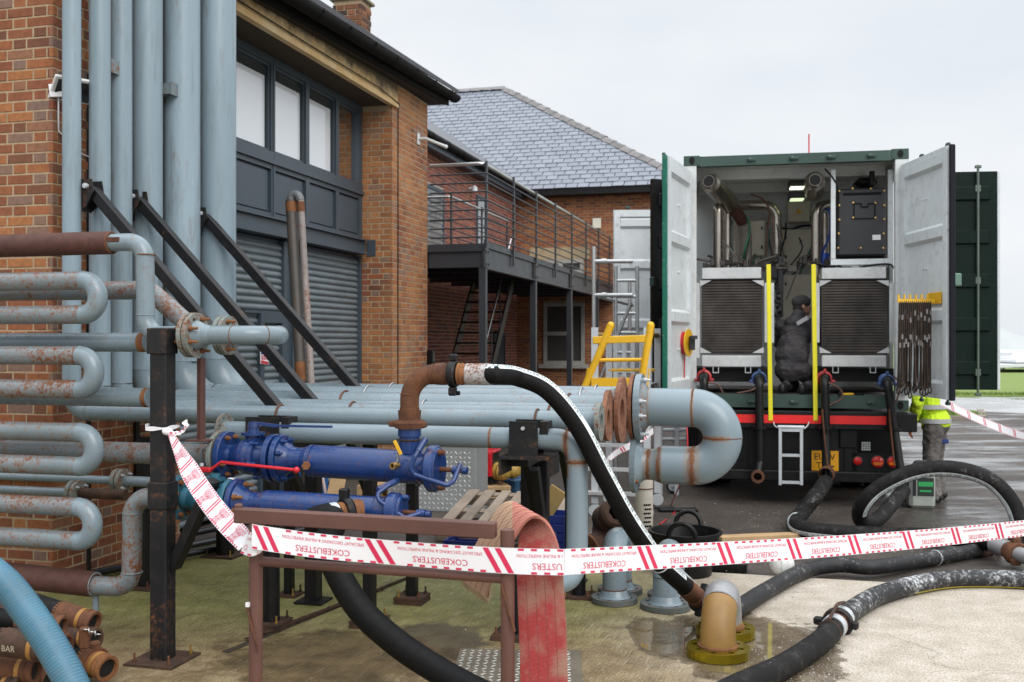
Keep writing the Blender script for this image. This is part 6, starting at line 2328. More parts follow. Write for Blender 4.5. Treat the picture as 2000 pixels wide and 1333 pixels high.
# post to barrier: twisted
n = 26
cs, ws = [], []
pA, pB = P(330, 842, 5.68), P(482, 1062, 4.36)
for k in range(n):
    f = k / (n - 1)
    c = pA.lerp(pB, f) - UP * (.06 * math.sin(math.pi * f))
    perp = (UP * .62 + B * .76).normalized()
    sz = HW * (.28 + .72 * min(1, f * 3.2))
    cs.append(c)
    ws.append((perp + A * (.35 * math.sin(math.pi * f))).normalized() * sz)
tape_piece(t, Tape(cs, ws), .1, True, .56, .62)
# fold round the barrier leg
cs = [P(478, 1060, 4.36), P(492, 1064, 4.30), P(506, 1058, 4.29), P(515, 1050, 4.30)]
ws = [(UP * .9 + B * .4).normalized() * HW, (UP * .95 + B * .1).normalized() * HW, UP * HW, UP * HW]
tape_piece(t, Tape(spline(cs, 5), [w.normalized() * HW for w in spline(ws, 5)]), .31, True)
# along the barrier to the hose
cs, ws = [], []
rng = random.Random(3)
pA, pB = P(492, 1048, 4.285), P(1103, 1098, 3.99)
for k in range(40):
    f = k / 39
    c = pA.lerp(pB, f) - UP * (.022 * math.sin(math.pi * f)) - A * (.012 * math.sin(f * 9))
    cs.append(c)
    ws.append((UP - B * .03 + A * (.10 * math.sin(f * 7 + 1))).normalized() * HW)
tape_piece(t, Tape(cs, ws), .413, True)
# from the hose away to the right
cs, ws = [], []
pA, pB = P(1103, 1098, 3.99), P(2130, 1016, 6.9)
pB = pA + (pB - pA) * 1.9
for k in range(120):
    f = k / 119 
    c = pA.lerp(pB, f) - UP * (.03 * math.sin(math.pi * min(1, f * 1.9)))
    cs.append(c)
    ws.append((UP + A * (.12 * math.sin(f * 11))).normalized() * HW)
tape_piece(t, Tape(cs, ws), .02, True)
# knot on the post
gp_ = gp0
zk = P(330, 838, gp0.y - .05).z
b = MB()
hs = .066
ring_ = [gp_ - B * hs - A * hs, gp_ + B * hs - A * hs, gp_ + B * hs + A * hs, gp_ - B * hs + A * hs, gp_ - B * hs - A * hs]
ring_ = [p + UP * (zk + .004 * i) for i, p in enumerate(ring_)]
fine = []
for a_, c_ in zip(ring_, ring_[1:]):
    fine += [a_.lerp(c_, q / 5) for q in range(5)]
fine.append(ring_[-1])
b.ribbon(fine, [UP * (.009 + .004 * math.sin(i * 1.1)) for i in range(len(fine))], .003)
part('wrap', b, M['tape'], t)
b = MB()
kp = P(327, 843, 5.66)
b.ball(kp, .028, 12, (1.1, .7, .8))
cs = spline([kp, kp + B * .05 - UP * .012, kp + B * .095 + UP * .0, kp + B * .12 + UP * .025, kp + B * .105 + UP * .06], 5)
b.ribbon(cs, [(UP * .6 + B * (.8 if i > 14 else .2) + A * .3).normalized() * (.010 + .008 * math.sin(i * .9) ** 2) for i in range(len(cs))], .003)
part('knot', b, M['tape'], t)
b = MB()
for i in range(0, len(cs) - 3, 3):
    b.box(cs[i] - A * .012 + UP * .004, (.010, .002, .007), (B, A, UP))
part('knot_print', b, M['print_red'], t)

# ================================================================== truck with its container
Bc = Vector((.98, -.196, 0)).normalized()
Ac = Vector((.196, .98, 0)).normalized()
OC = Vector((1.972, 11.74, 1.03))
CW_, CHh, CL = 2.44, 2.89, 6.06
def C(u, v, w):
    return OC + Bc * u + Ac * v + UP * w
def K(x, y, v=0.0):
    return Plane(OC + Ac * v, Bc)(x, y)
AX = (Bc, Ac, UP)
def cbox(b, u0, u1, v0, v1, w0, w1, bev=0):
    return b.box(C((u0 + u1) / 2, (v0 + v1) / 2, (w0 + w1) / 2), (abs(u1 - u0), abs(v1 - v0), abs(w1 - w0)), AX, bev)
def kbox(b, x0, x1, y0, y1, v0, v1, bev=0):           # a box whose near face fills a window of the view at depth v0
    p, q = K(x0, y1, v0), K((x0 + x1) / 2, y0, v0)
    r_ = K(x1, y1, v0)
    u0, u1 = (p - OC).dot(Bc), (r_ - OC).dot(Bc)
    return cbox(b, u0, u1, v0, v1, K((x0 + x1) / 2, y1, v0).z - OC.z, q.z - OC.z, bev)
ct = thing('container', 'dark green open container on the truck, white lined, with radiators and pipework inside', 'container', C(1.2, 0, 0))
b = MB()
for u in (0, CW_ - .14):
    for v in (0, CL - .12):
        b = MB()
        cbox(b, u, u + .14, v, v + .12, .11, CHh - .11)
        part('corner_post', b, M['white_dim'] if v == 0 else M['green'], ct)
for u in (0, CW_ - .178):
    for w in (0, CHh - .118):
        b = MB()
        cbox(b, u - .004, u + .178, -.006, .16, w, w + .118, .006)
        cs_ = part('corner_casting', b, M['green'], ct)
        b = MB()
        q = C(u + .089, -.0075, w + .059)
        pts = [q + Bc * (.032 * math.cos(a)) + UP * (.045 * math.sin(a)) for a in [2 * math.pi * k / 16 for k in range(16)]]
        b.poly(pts, Ac * -.001)
        part('casting_hole', b, M['void'], cs_)
b = MB(); cbox(b, .178, CW_ - .178, 0.0, .1, CHh - .125, CHh - .012); part('top_rail', b, M['green'], ct)
b = MB(); cbox(b, .178, CW_ - .178, 0.0, .1, .02, .165); part('bottom_rail', b, M['green'], ct)
for f in (.30, .49, .655, .83):
    for w in (CHh - .068, .085):
        b = MB(); q = C(CW_ * f + .0, -.004, w)
        b.lathe(q, -Ac, [(0, .028), (.03, .022), (.04, 0)], 10); b.box(q - Ac * .012 + Bc * .04, (.06, .02, .035), AX, .004)
        part('lock_keeper', b, M['green'], ct)
b = MB(); cbox(b, .0, CW_, .10, CL, .12, .165); part('floor', b, painted('grimy container floor', (.09, .08, .075), .8, .2, .3, scale=4, grime=.5, grime_col=(.025, .02, .02)), ct)
b = MB(); cbox(b, .01, CW_ - .01, .06, CL, CHh - .05, CHh - .02); part('roof', b, M['white_dim'], ct)
b = MB(); cbox(b, .13, CW_ - .13, .75, .85, CHh - .17, CHh - .051); cbox(b, .13, CW_ - .13, 1.9, 2.0, CHh - .17, CHh - .051); part('roof_bow', b, M['white_dim'], ct)
b = MB(); cbox(b, .02, .06, 3.0, CL, .16, CHh - .05); cbox(b, .02, .06, .12, 3.0, CHh - .25, CHh - .05); cbox(b, .02, .08, 1.55, 1.65, .16, CHh - .05); part('left_wall', b, M['white_dim'], ct)
b = MB(); cbox(b, CW_ - .06, CW_ - .02, .9, CL, .16, CHh - .05); cbox(b, CW_ - .06, CW_ - .02, .12, .9, CHh - .25, CHh - .05); part('right_wall', b, M['white_dim'], ct)
b = MB(); cbox(b, .06, CW_ - .06, 2.3, 2.36, .16, CHh - .05); part('bulkhead', b, M['white_dim'], ct)
b = MB(); q = K(1580, 303, .3); b.tube([q, q + UP * .24], .008, 8); part('aerial', b, M['red'], ct)

M['rod_green'] = painted('dull green rod', (.10, .13, .11), .5, 0, .2, scale=8)
def cdoor(h, d, inn, z0, z1, w, label, outer, ridges, seal=True, bright=False, inner='white'):
    """container door leaf: hinge foot point, direction, inner face normal"""
    d, inn = d.normalized(), inn.normalized()
    th = .055
    mid = h + d * (w / 2) + UP * (z0 + z1) / 2
    b = MB()
    b.box(mid - inn * .012, (w, .016, z1 - z0), (d, inn, UP))
    dr = part('door', b, M[inner], ct, label)
    b = MB()
    for a in (.045, w - .06):
        b.box(h + d * a + UP * (z0 + z1) / 2 + inn * .014, (.09, .036, z1 - z0), (d, inn, UP))
    for z in (z0 + .05, z1 - .05):
        b.box(h + d * (w / 2 - .005) + UP * z + inn * .014, (w - .195, .036, .1), (d, inn, UP))
    part('door_frame', b, M[inner], dr)
    for z in ridges:
        b = MB()
        q = h + d * (w / 2 - .005) + UP * z
        L = (w - .21) / 2
        v = []
        for s in (-L, L):
            v += [q + d * s + UP * -.085 - inn * .003, q + d * s + UP * -.05 + inn * .034, q + d * s + UP * .05 + inn * .034, q + d * s + UP * .085 - inn * .003]
        b.add(v, [(0, 1, 5, 4), (1, 2, 6, 5), (2, 3, 7, 6), (0, 3, 2, 1), (4, 5, 6, 7)])
        part('ridge', b, M[inner], dr)
        if z > z0 + .3:
            for s in (-.05, .02):
                b = MB(); hexbolt(b, q + d * s + UP * -.35 - inn * .003, inn, .012, .018, False); part('rivet', b, M[inner], dr)
    b = MB()
    b.box(mid - inn * .032, (w, .022, z1 - z0), (d, inn, UP))
    for k in range(5):
        z = z0 + (k + .5) * (z1 - z0) / 5
        b.box(h + d * (w / 2) + UP * z - inn * .055, (w - .16, .03, .16), (d, inn, UP), .012)
    part('outer_skin', b, M[outer], dr)
    for a in (.30, w - .22):
        b = MB()
        b.tube([h + d * a + UP * (z0 - .06) - inn * .075, h + d * a + UP * (z1 + .07) - inn * .075], .014, 10)
        for z in (z0 - .05, z1 + .05):
            b.box(h + d * a + UP * z - inn * .075, (.07, .03, .035), (d, inn, UP), .006)
        for z in (z0 + .2, (z0 + z1) / 2, z1 - .2):
            b.box(h + d * a + UP * z - inn * .07, (.06, .03, .08), (d, inn, UP), .006)
        part('lock_rod', b, M['rod_green'] if outer == 'green_door' else M[outer], dr)
    if outer == 'green_door':
        b = MB(); b.box(h + d * (w + .012) + UP * (z0 + z1) / 2 - inn * .03, (.03, .06, z1 - z0), (d, inn, UP), .004); part('white_edge', b, M['white'], dr)
    if seal:
        b = MB()
        e_ = h + d * (w + .016)
        b.box(e_ + UP * (z0 + z1) / 2 - inn * .012, (.028, .06, z1 - z0 + .02), (d, inn, UP), .01)
        part('seal', b, plain('black rubber seal', (.006, .007, .013), .6, 0, .2), dr)
    if bright:
        b = MB()
        b.box(h + d * (w + .012) + UP * (z0 + z1) / 2 - inn * .01, (.03, .05, z1 - z0), (d, inn, UP), .004)
        part('edge', b, M['green_edge'], dr)
    for z in (z0 + .2, (z0 + z1) / 2, z1 - .2):
        b = MB(); b.tube([h - d * .02 + UP * (z - .06) - inn * .02, h - d * .02 + UP * (z + .06) - inn * .02], .02, 10); part('hinge', b, M['green'], dr)
    return dr
rz = (3.63, 2.9, 2.06, 1.32)
lh = C(.06, -.02, -OC.z)
cdoor(lh, Vector((-.37, -.93, 0)), Vector((.93, -.37, 0)), 1.22, 3.73, 1.15, 'left rear door with a bright green edge', 'green', rz, False, True)
rh = C(CW_ - .06, -.02, -OC.z)
rdoor_d, rdoor_n = Vector((.02, -1, 0)).normalized(), Vector((-1, -.02, 0)).normalized()
rd = cdoor(rh, rdoor_d, rdoor_n, 1.22, 3.73, 1.15, 'right rear door with yellow sling hooks', 'green', rz)
b = MB(); q = P(1867, 547, 10.3); b.box(q, (.10, .05, .13), None, .01); b.box(q - Vector((.02, .03, 0)), (.025, .01, .08)); part('lock_box', b, painted('pale green lock box', (.12, .22, .17), .5), ct)
cdoor(C(CW_ + .03, .62, -OC.z), Vector((1, -.12, 0)), Vector((.12, 1, 0)), 1.24, 3.74, 1.04, 'open right side door with a lock rod', 'green_door', (), False, inner='white')
cdoor(C(-.03, 3.45, -OC.z), Vector((-1, .06, 0)), Vector((-.06, -1, 0)), 1.24, 3.74, 1.12, 'open left side door, white inside', 'green', (3.55, 2.93, 2.05, 1.33), False)
cdoor(C(-.03, .72, -OC.z), Vector((-1, -.42, 0)), Vector((-.42, 1, 0)), 1.24, 3.74, .46, 'narrow dark side door left of the rear door', 'plastic_black', (), False, inner='plastic_black')
b = MB(); q = P(1272, 551, 12.2); b.box(q - Vector((0, .05, 0)), (.05, .05, .11), None, .008); part('lock_box', b, M['green'], ct)

# ---- radiators
mcore, nt, bs = new_mat('radiator core')
v = coords(nt, per_object=False)
n2 = noise_(nt, v, 12, 6, .7)
c = mixc(nt, ramp(nt, n2, .35, .7), (.012, .010, .009), (.03, .026, .022))
nt.links.new(c, bs.inputs['Base Color']); bs.inputs['Roughness'].default_value = .75
M['core'] = mcore
for k, (x0, x1, sl, sr, lab) in enumerate(((1368, 1491, (1350, 1367), (1493, 1512), 'left radiator'), (1602, 1735, (1587, 1601), (1737, 1757), 'right radiator'))):
    b = MB(); kbox(b, x0 + 2, x1 - 2, 546, 692, .16, .28)
    rad = part('radiator', b, M['core'], ct, lab)
    for (a, bb_, mat, nm, v0) in ((523, 545, 'alu', 'header_tank', .10), (695, 717, 'alu', 'footer_tank', .10)):
        b = MB(); kbox(b, x0 + 3, x1 - 4, a, bb_, v0, .34, .006); part(nm, b, M[mat], rad)
    for xs in (sl, sr):
        b = MB(); kbox(b, xs[0], xs[1], 553, 670 if xs is not sl or k else 700, .13, .30, .004); part('side_plate', b, M['alu'], rad)
    for s, xx in ((1, x0 + 8), (-1, x1 - 8)):
        for yy, s2 in ((548, 1), (690, -1)):
            q = K(xx, yy, .12)
            b = MB(); b.poly([q - Bc * .05 * s, q + Bc * .08 * s, q - Bc * .05 * s - UP * .07 * s2], Ac * .012); part('corner_gusset', b, M['alu'], rad)
    fins = MB()
    n = 26
    for j in range(n):
        yy = 551 + j * (140 / n)
        p, q = K(x0 + 2, yy, .15), K(x1 - 2, yy, .15)
        w_ = K(x0 + 2, yy, .15).z
        m_ = (p + q) / 2
        u0, u1 = (p - OC).dot(Bc), (q - OC).dot(Bc)
        zz = m_.z - OC.z
        cbox(fins, u0, u1, .142, .16, zz - .0075, zz + .0075)
    for j in range(36):
        xx = x0 + 4 + j * (x1 - x0 - 8) / 35
        p = K(xx, 620, .15); u0 = (p - OC).dot(Bc)
        cbox(fins, u0 - .003, u0 + .003, .15, .158, K(xx, 692, .15).z - OC.z, K(xx, 548, .15).z - OC.z)
    part('fins', fins, painted('dusty radiator fins', (.075, .064, .056), .7, 0, .5, scale=9, grime=.6, grime_col=(.025, .022, .02)), rad, kind='stuff')
    b = MB(); kbox(b, x0 - 12, x1 + 12, 720, 746, .2, 1.4); part('engine_skid', b, M['void'], ct)
    for xx in (x0 + 30, x1 - 30):
        b = MB(); kbox(b, xx - 6, xx - 4.6, 717, 729, .09, .1); kbox(b, xx + 4.6, xx + 6, 717, 729, .09, .1); kbox(b, xx - 4.5, xx + 4.5, 727.5, 729, .09, .1); part('clip', b, M['galv'], rad)

# ---- pipes, silencers, cabinets
def kp(x, y, v):
    return K(x, y, v)
def ktube(name, pts, r, mat, br=0):
    b = MB()
    b.tube(bent(pts, br, 8) if br else pts, r, 18)
    return part(name, b, M[mat], ct)
for (x, y, x2, y2, v2) in ((1384, 354, 1428, 400, 1.0), (1592, 352, 1590, 378, .9)):
    p, q = K(x, y, -.06), K(x2, y2, v2)
    d = (q - p).normalized()
    L = (q - p).length
    b = MB(); b.lathe(p, d, [(.09, .0), (.04, .058), (0, .062), (0, .066), (.05, .085), (.09, .112), (L - .05, .112), (L, .07), (L, 0)], 26)
    s_ = part('silencer', b, M['stainless'], ct)
    b = MB(); b.lathe(p - d * .002, d, [(0, 0), (0, .057), (.004, .057)], 18); part('outlet', b, M['void'], s_)
ktube('exhaust_wrap', [K(1424, 392, .9), K(1452, 436, 1.15)], .075, 'insul')
M['flexi'] = painted('dusty flexible exhaust', (.27, .25, .22), .6, .1, .25, metal=.4, scale=9, grime=.5, grime_col=(.1, .08, .06))
ktube('flexible_exhaust', [K(1452, 430, 1.15), K(1456, 470, 1.2), K(1456, 525, 1.2)], .08, 'flexi')
ktube('exhaust_pipe', [K(1402, 530, .6), K(1402, 405, .6), K(1425, 398, 1.1)], .055, 'stainless', .08)
ktube('exhaust_pipe', [K(1420, 530, 1.0), K(1420, 412, 1.0), K(1432, 404, 1.3)], .05, 'stainless', .08)
ktube('exhaust_pipe', [K(1440, 402, 1.5), K(1517, 400, 1.4), K(1517, 515, 1.4)], .062, 'stainless', .18)
ktube('exhaust_pipe', [K(1594, 545, .7), K(1594, 404, .7), K(1632, 398, .9)], .058, 'stainless', .14)
ktube('exhaust_pipe', [K(1613, 500, 1.2), K(1613, 418, 1.2)], .055, 'stainless')
ktube('cable', spline([K(1466, 380, .9), K(1490, 390, .85), K(1503, 412, .8), K(1500, 440, .9), K(1496, 500, 1.0)], 6), .012, 'frame_brown')
ktube('cable', spline([K(1611, 330, .2), K(1628, 350, .2), K(1636, 372, .22), K(1628, 400, .25), K(1626, 450, .25), K(1624, 505, .25), K(1660, 528, .25), K(1690, 520, .2), K(1735, 516, .2), K(1748, 525, .15), K(1757, 510, .1)], 6), .010, 'plastic_black')
mblue = plain('blue cable', (.02, .08, .42), .4)
M['cable_blue'] = mblue
M['cable_green'] = plain('green cable', (.01, .14, .06), .4)
ktube('cable', spline([K(1600, 415, .9), K(1612, 408, .8), K(1622, 420, .75), K(1620, 460, .8), K(1606, 495, .8), K(1605, 520, .8)], 6), .014, 'cable_blue')
ktube('blue_filter', [K(1612, 495, .75), K(1606, 522, .75)], .05, 'cable_blue')
for k in range(7):
    x = 1440 + k * 9
    ktube('cable', spline([K(x, 500, 1.45), K(x + random.uniform(-6, 6), 515, 1.4), K(x + random.uniform(-8, 8), 530, 1.3)], 4), .008, ('cable_green', 'plastic_black')[k % 2])
ktube('cable', spline([K(1430, 432, 1.45), K(1426, 450, 1.4), K(1428, 480, 1.4), K(1436, 505, 1.45)], 5), .010, 'cable_green')
ktube('cable', spline([K(1497, 436, 1.45), K(1502, 455, 1.4), K(1498, 490, 1.4)], 5), .010, 'cable_green')
ktube('cable', spline([K(1520, 445, 2.1), K(1545, 448, 2.1), K(1565, 442, 2.1), K(1590, 440, 2.1)], 5), .016, 'plastic_black')
def cabinet(x0, x1, y0, y1, v, locks, nm='control_cabinet'):
    b = MB(); kbox(b, x0, x1, y0, y1, v, v + .22, .008)
    cb = part(nm, b, M['cream'], ct)
    b = MB(); kbox(b, x0 + 1.2, x1 - 1.2, y0 + 1.2, y1 - 1.2, v - .018, v - .002, .004); part('door_leaf', b, M['cream'], cb)
    for lx, ly in locks:
        b = MB(); b.box(K(lx, ly, v - .028), (.02, .018, .045), AX, .004); part('lock', b, M['dark_plastic'], cb)
    return cb
cabinet(1434, 1494, 431, 501, 1.55, ((1488, 446), (1488, 483)))
c2 = cabinet(1539, 1583, 392, 434, 2.0, ())
b = MB(); q = K(1560, 413, 1.975); b.poly([q - Bc * .045 - UP * .03, q + Bc * .045 - UP * .03, q + UP * .045], Ac * -.002); part('warning_triangle', b, M['yellow'], c2)
cabinet(1528, 1588, 448, 519, 1.9, ((1535, 464), (1535, 502)))
cabinet(1528, 1588, 537, 636, 1.7, ((1535, 555),))
for y in (366, 389):
    b = MB(); kbox(b, 1541, 1573, y - 14, y - 1.7, 1.2, 1.5); part('lamp_housing', b, M['dark_plastic'], ct)
    b = MB(); kbox(b, 1544, 1571, y - 1.6, y + .8, 1.18, 1.38, .006)
    part('lamp_tube', b, plain('lit strip lamp %d' % y, (.9, .95, .8), .4, emit=(.85, 1, .62), estr=2.6 if y < 380 else .8), ct)
b = MB(); kbox(b, 1519, 1530, 500, 620, .9, 1.3, .01); kbox(b, 1504, 1519, 520, 545, .9, 1.1, .01); part('valve_block', b, M['dark_plastic'], ct)
b = MB()
for k in range(9):
    b.tube([K(1512 + (k % 3) * 5, 560 + k * 9, .8), K(1520 + (k % 2) * 4, 566 + k * 9, .85)], .025, 8)
part('fittings', b, M['dark_plastic'], ct, kind='stuff')
rng = random.Random(17)
for k in range(16):
    x0, x1 = rng.uniform(1395, 1600), rng.uniform(1395, 1600)
    x1 = x0 + (x1 - x0) * .35
    y0 = rng.uniform(400, 470)
    v = rng.uniform(.9, 2.1)
    ktube('cable', spline([K(x0, y0, v), K(x0 + rng.uniform(-8, 8), y0 + 25, v - .05), K((x0 + x1) / 2, y0 + rng.uniform(45, 70), v - .1), K(x1, y0 + rng.uniform(60, 120), v)], 5), rng.uniform(.007, .013), rng.choice(('plastic_black', 'plastic_black', 'cable_green', 'dull_steel')))
b = MB()
for k in range(46):
    q = K(rng.uniform(1365, 1735), rng.uniform(505, 526), rng.uniform(.25, 1.2))
    b.box(q, (rng.uniform(.03, .12), rng.uniform(.03, .1), rng.uniform(.03, .12)), AX, .008)
    if k % 3 == 0:
        b.tube([q, q + Bc * rng.uniform(-.3, .3) + UP * rng.uniform(.0, .12)], .014, 8)
part('engine_fittings', b, painted('oily engine parts', (.05, .045, .04), .5, .2, .4, scale=12, metal=.3), ct, kind='stuff')
# charcoal air filter cover in its white frame
b = MB(); kbox(b, 1636, 1731, 368, 500, .35, .7, .02)
fb = part('filter_box', b, M['dark_plastic'], ct)
b = MB(); kbox(b, 1647, 1722, 376, 381, .335, .36, .008); part('handle_slot', b, M['void'], fb)
b = MB()
for (x0, x1, y0, y1) in ((1667, 1669, 398, 427), (1708, 1710, 398, 427), (1667, 1710, 426, 428), (1667, 1682, 397, 399), (1695, 1710, 397, 399), (1681, 1683, 397, 404), (1695, 1697, 397, 404), (1683, 1695, 403, 406)):
    kbox(b, x0, x1, y0, y1, .338, .352)
part('hatch_groove', b, M['void'], fb)
for (x, y) in ((1639, 374), (1665, 369), (1701, 369), (1727, 373), (1639, 402), (1639, 430), (1638, 457), (1637, 485), (1727, 402), (1727, 429), (1726, 457), (1725, 485), (1681, 485), (1666, 397), (1710, 397), (1666, 426), (1710, 426)):
    b = MB(); b.lathe(K(x, y, .345), -Ac, [(0, .014), (.012, .012), (.016, 0)], 8); part('brass_screw', b, M['brass'], fb)
b = MB(); kbox(b, 1704, 1720, 459, 469, .345, .352, .001); part('label_plate', b, M['paper'], fb)
b = MB(); kbox(b, 1640, 1728, 501, 511, .4, .7); part('filter_base', b, M['void'], fb)
b = MB(); kbox(b, 1623, 1632, 332, 506, .2, .26); part('white_upright', b, M['white'], ct)
b = MB(); kbox(b, 1735, 1744, 332, 506, .2, .26); part('white_upright', b, M['white'], ct)
b = MB(); kbox(b, 1623, 1744, 506, 517, .2, .26); part('white_crossbar', b, M['white'], ct)
b = MB(); kbox(b, 1670, 1716, 345, 366, .6, .9, .08); b.tube([K(1703, 335, .5), K(1703, 362, .5)], .03, 10); part('air_intake', b, M['plastic_black'], ct)
b = MB()
for k in range(14):
    x = 1640 + k * 7
    b.box(K(x, 519, .3), (random.uniform(.02, .06), .04, random.uniform(.02, .05)), AX)
part('fittings', b, M['steel'], ct, kind='stuff')
# yellow grab poles
for x, lab in ((1501, 'left yellow grab pole'), (1589, 'right yellow grab pole')):
    b = MB(); b.beam(K(x, 517, -.10), K(x + 4, 822, -.10), .048, .03, Ac, .004); part('grab_pole', b, M['lemon'], ct, lab)
# hose reel on the left corner
rp = K(1337, 670, -.35)
b = MB()
ra = (Bc * .95 + Ac * -.28).normalized()
b.lathe(rp - ra * .05, ra, [(0, .0), (0, .155), (.012, .155), (.012, .10), (.09, .10), (.09, .155), (.102, .155), (.102, 0)], 26)
rl = part('hose_reel', b, M['yellow'], ct)
b = MB(); b.lathe(rp - ra * .036, ra, [(0, .125), (.074, .125)], 26); part('wound_hose', b, M['red'], rl)
b = MB(); b.box(rp + ra * .09, (.06, .05, .16), AX, .006); b.box(rp + ra * .12 + UP * .06, (.05, .3, .04), AX); part('reel_bracket', b, M['dark_plastic'], rl)

# outlets and down pipes
def outlet(x, y, path, collar, lab):
    q = K(x, y, -.02)
    b = MB(); b.lathe(q + Ac * .1, -Ac, [(0, .085), (.05, .085), (.06, .07), (.12, .06)], 22); 
    b.box(q + UP * .09, (.03, .04, .04), AX, .006); b.box(q + Bc * .09 - UP * .03, (.04, .04, .03), AX, .006); b.box(q - Bc * .09 - UP * .03, (.04, .04, .03), AX, .006)
    cl_ = part('outlet_collar', b, M[collar], ct, lab)
    b = MB(); b.tube(bent([q + Ac * .05, K(x, y, -.18)] + path, .10, 8), .047, 20)
    dp_ = part('down_pipe', b, M['plastic_black'], cl_)
    return cl_
fl_ = lambda cl_, p, d: part('pipe_flange', MB().lathe(p, d, [(0, .05), (0, .09), (.03, .09), (.03, .05)], 18), M['plastic_black'], cl_)
M['collar_red'] = painted('faded red collar', (.42, .04, .04), .5, 0, .15)
M['collar_blue'] = painted('faded blue collar', (.05, .10, .25), .5, 0, .15)
outlet(1375, 737, [K(1372, 900, -.18)], 'collar_red', 'red collar, leftmost')
cl_ = outlet(1483, 740, [K(1484, 905, -.18), K(1480, 934, -.30)], 'collar_blue', 'blue collar left of the ladder')
fl_(cl_, K(1483.5, 838, -.18), UP)
b = MB(); q = K(1480, 932, -.36); b.lathe(q, Ac, [(.10, .04), (.0, .045), (0, .07), (.02, .075), (.04, .062), (.12, .062)], 20); part('open_coupling', b, M['rust'], cl_)
cl_ = outlet(1611, 740, [K(1613, 850, -.18), K(1614, 930, -.26)], 'collar_red', 'red collar right of the ladder')
fl_(cl_, K(1612, 838, -.18), UP)
b = MB(); q = K(1615, 936, -.28); b.lathe(q + UP * .06, (P(1600, 960, 10.45) - q), [(0, .06), (.0, .085), (.03, .09), (.05, .08), (.1, .08), (.12, .075)], 20); part('coupling', b, M['rust'], cl_)
cl_ = outlet(1733, 745, [K(1746, 835, -.2), K(1762, 940, -.3)], 'collar_blue', 'blue collar by the right door')
fl_(cl_, K(1746, 840, -.2), UP)
for a in ([(1490, 748), (1470, 762), (1440, 768)], [(1618, 748), (1640, 760), (1645, 778), (1620, 792)], [(1745, 735), (1757, 750), (1752, 780), (1738, 800)], [(1383, 748), (1402, 752), (1412, 768)]):
    b = MB(); b.tube(spline([K(x, y, -.2) for x, y in a], 6), .009, 8); part('whip_check_cable', b, M['frame_brown'], ct)
for x0, y0, x1 in ((1611, 800, 1), (1742, 800, 1)):
    b = MB(); b.tube(spline([K(x0 - 5, y0, -.28), K(x0 - 2, y0 + 40, -.28), K(x0 + 2, y0 + 80, -.28), K(x0 + 6, y0 + 108, -.28), K(x0 + 18, y0 + 112, -.28)], 6), .011, 8); part('whip_check_cable', b, M['rust'], ct)

# ---- the truck itself
tk = thing('truck', 'black truck chassis with red reflective bar, tail lights, number plate and galvanised step ladder', 'truck', C(1.2, 0, -1.05))
WG = ZA - OC.z
b = MB(); cbox(b, .1, 2.42, -.10, .12, -.21, -.01, .008); cbox(b, 2.2, 2.5, -.16, .2, -.22, -.02, .01); part('rear_beam', b, M['plastic_black'], tk)
b = MB()
p, q = K(1445, 812, -.11), K(1731, 816, -.11)
u0, u1 = .48, (q - OC).dot(Bc)
cbox(b, u0, u1, -.106, -.101, -.147, -.055); part('red_reflector_bar', b, M['red_refl'], tk)
b = MB()
for u in (.72, 1.55):
    cbox(b, u, u + .12, .0, 9, -.48, -.215)
cbox(b, .1, 2.42, .25, 8, -.215, -.03)
cbox(b, .6, 1.9, .02, .1, -.75, -.22)
part('chassis', b, M['plastic_black'], tk)
b = MB(); kbox(b, 1400, 1762, 921, 941, -.12, 0.0, .01); part('underrun_bar', b, M['plastic_black'], tk)
for x in (1462, 1650):
    b = MB(); kbox(b, x, x + 14, 850, 922, .0, .1); part('underrun_hanger', b, M['plastic_black'], tk)
b = MB(); kbox(b, 1640, 1672, 834, 876, -.02, .15, .01); part('junction_box', b, M['plastic_black'], tk)
b = MB(); kbox(b, 1495, 1575, 888, 905, .3, .7, .06); part('air_tank', b, plain('dim blue air tank', (.02, .07, .16), .5), tk)
# wheels
for v in (1.6, 2.95, 7.2):
    for u in (.28, 2.16):
        c_ = C(u, v, WG + .5)
        b = MB()
        b.lathe(c_ - Bc * .28, Bc, [(0, .30), (0, .46), (.04, .5), (.24, .5), (.27, .46), (.29, .46), (.32, .5), (.52, .5), (.56, .46), (.56, .30)], 30)
        wh = part('wheel', b, M['plastic_black'], tk)
        b = MB(); b.lathe(c_ - Bc * .25, Bc, [(0, 0), (0, .3), (.5, .3), (.5, 0)], 20); part('rim', b, M['alu'], wh)
for u in (.0, 1.9):
    b = MB(); cbox(b, u + .0, u + .56, 1.0, 1.03, WG + .25, -.25); part('mud_flap', b, M['plastic_black'], tk)
b = MB(); cbox(b, .0, 2.44, 6.3, 8.2, WG + .5, 1.9, .05); part('cab', b, M['white'], tk)
b = MB(); kbox(b, 1663, 1760, 886, 922, .02, .05); part('light_board', b, M['plastic_black'], tk)
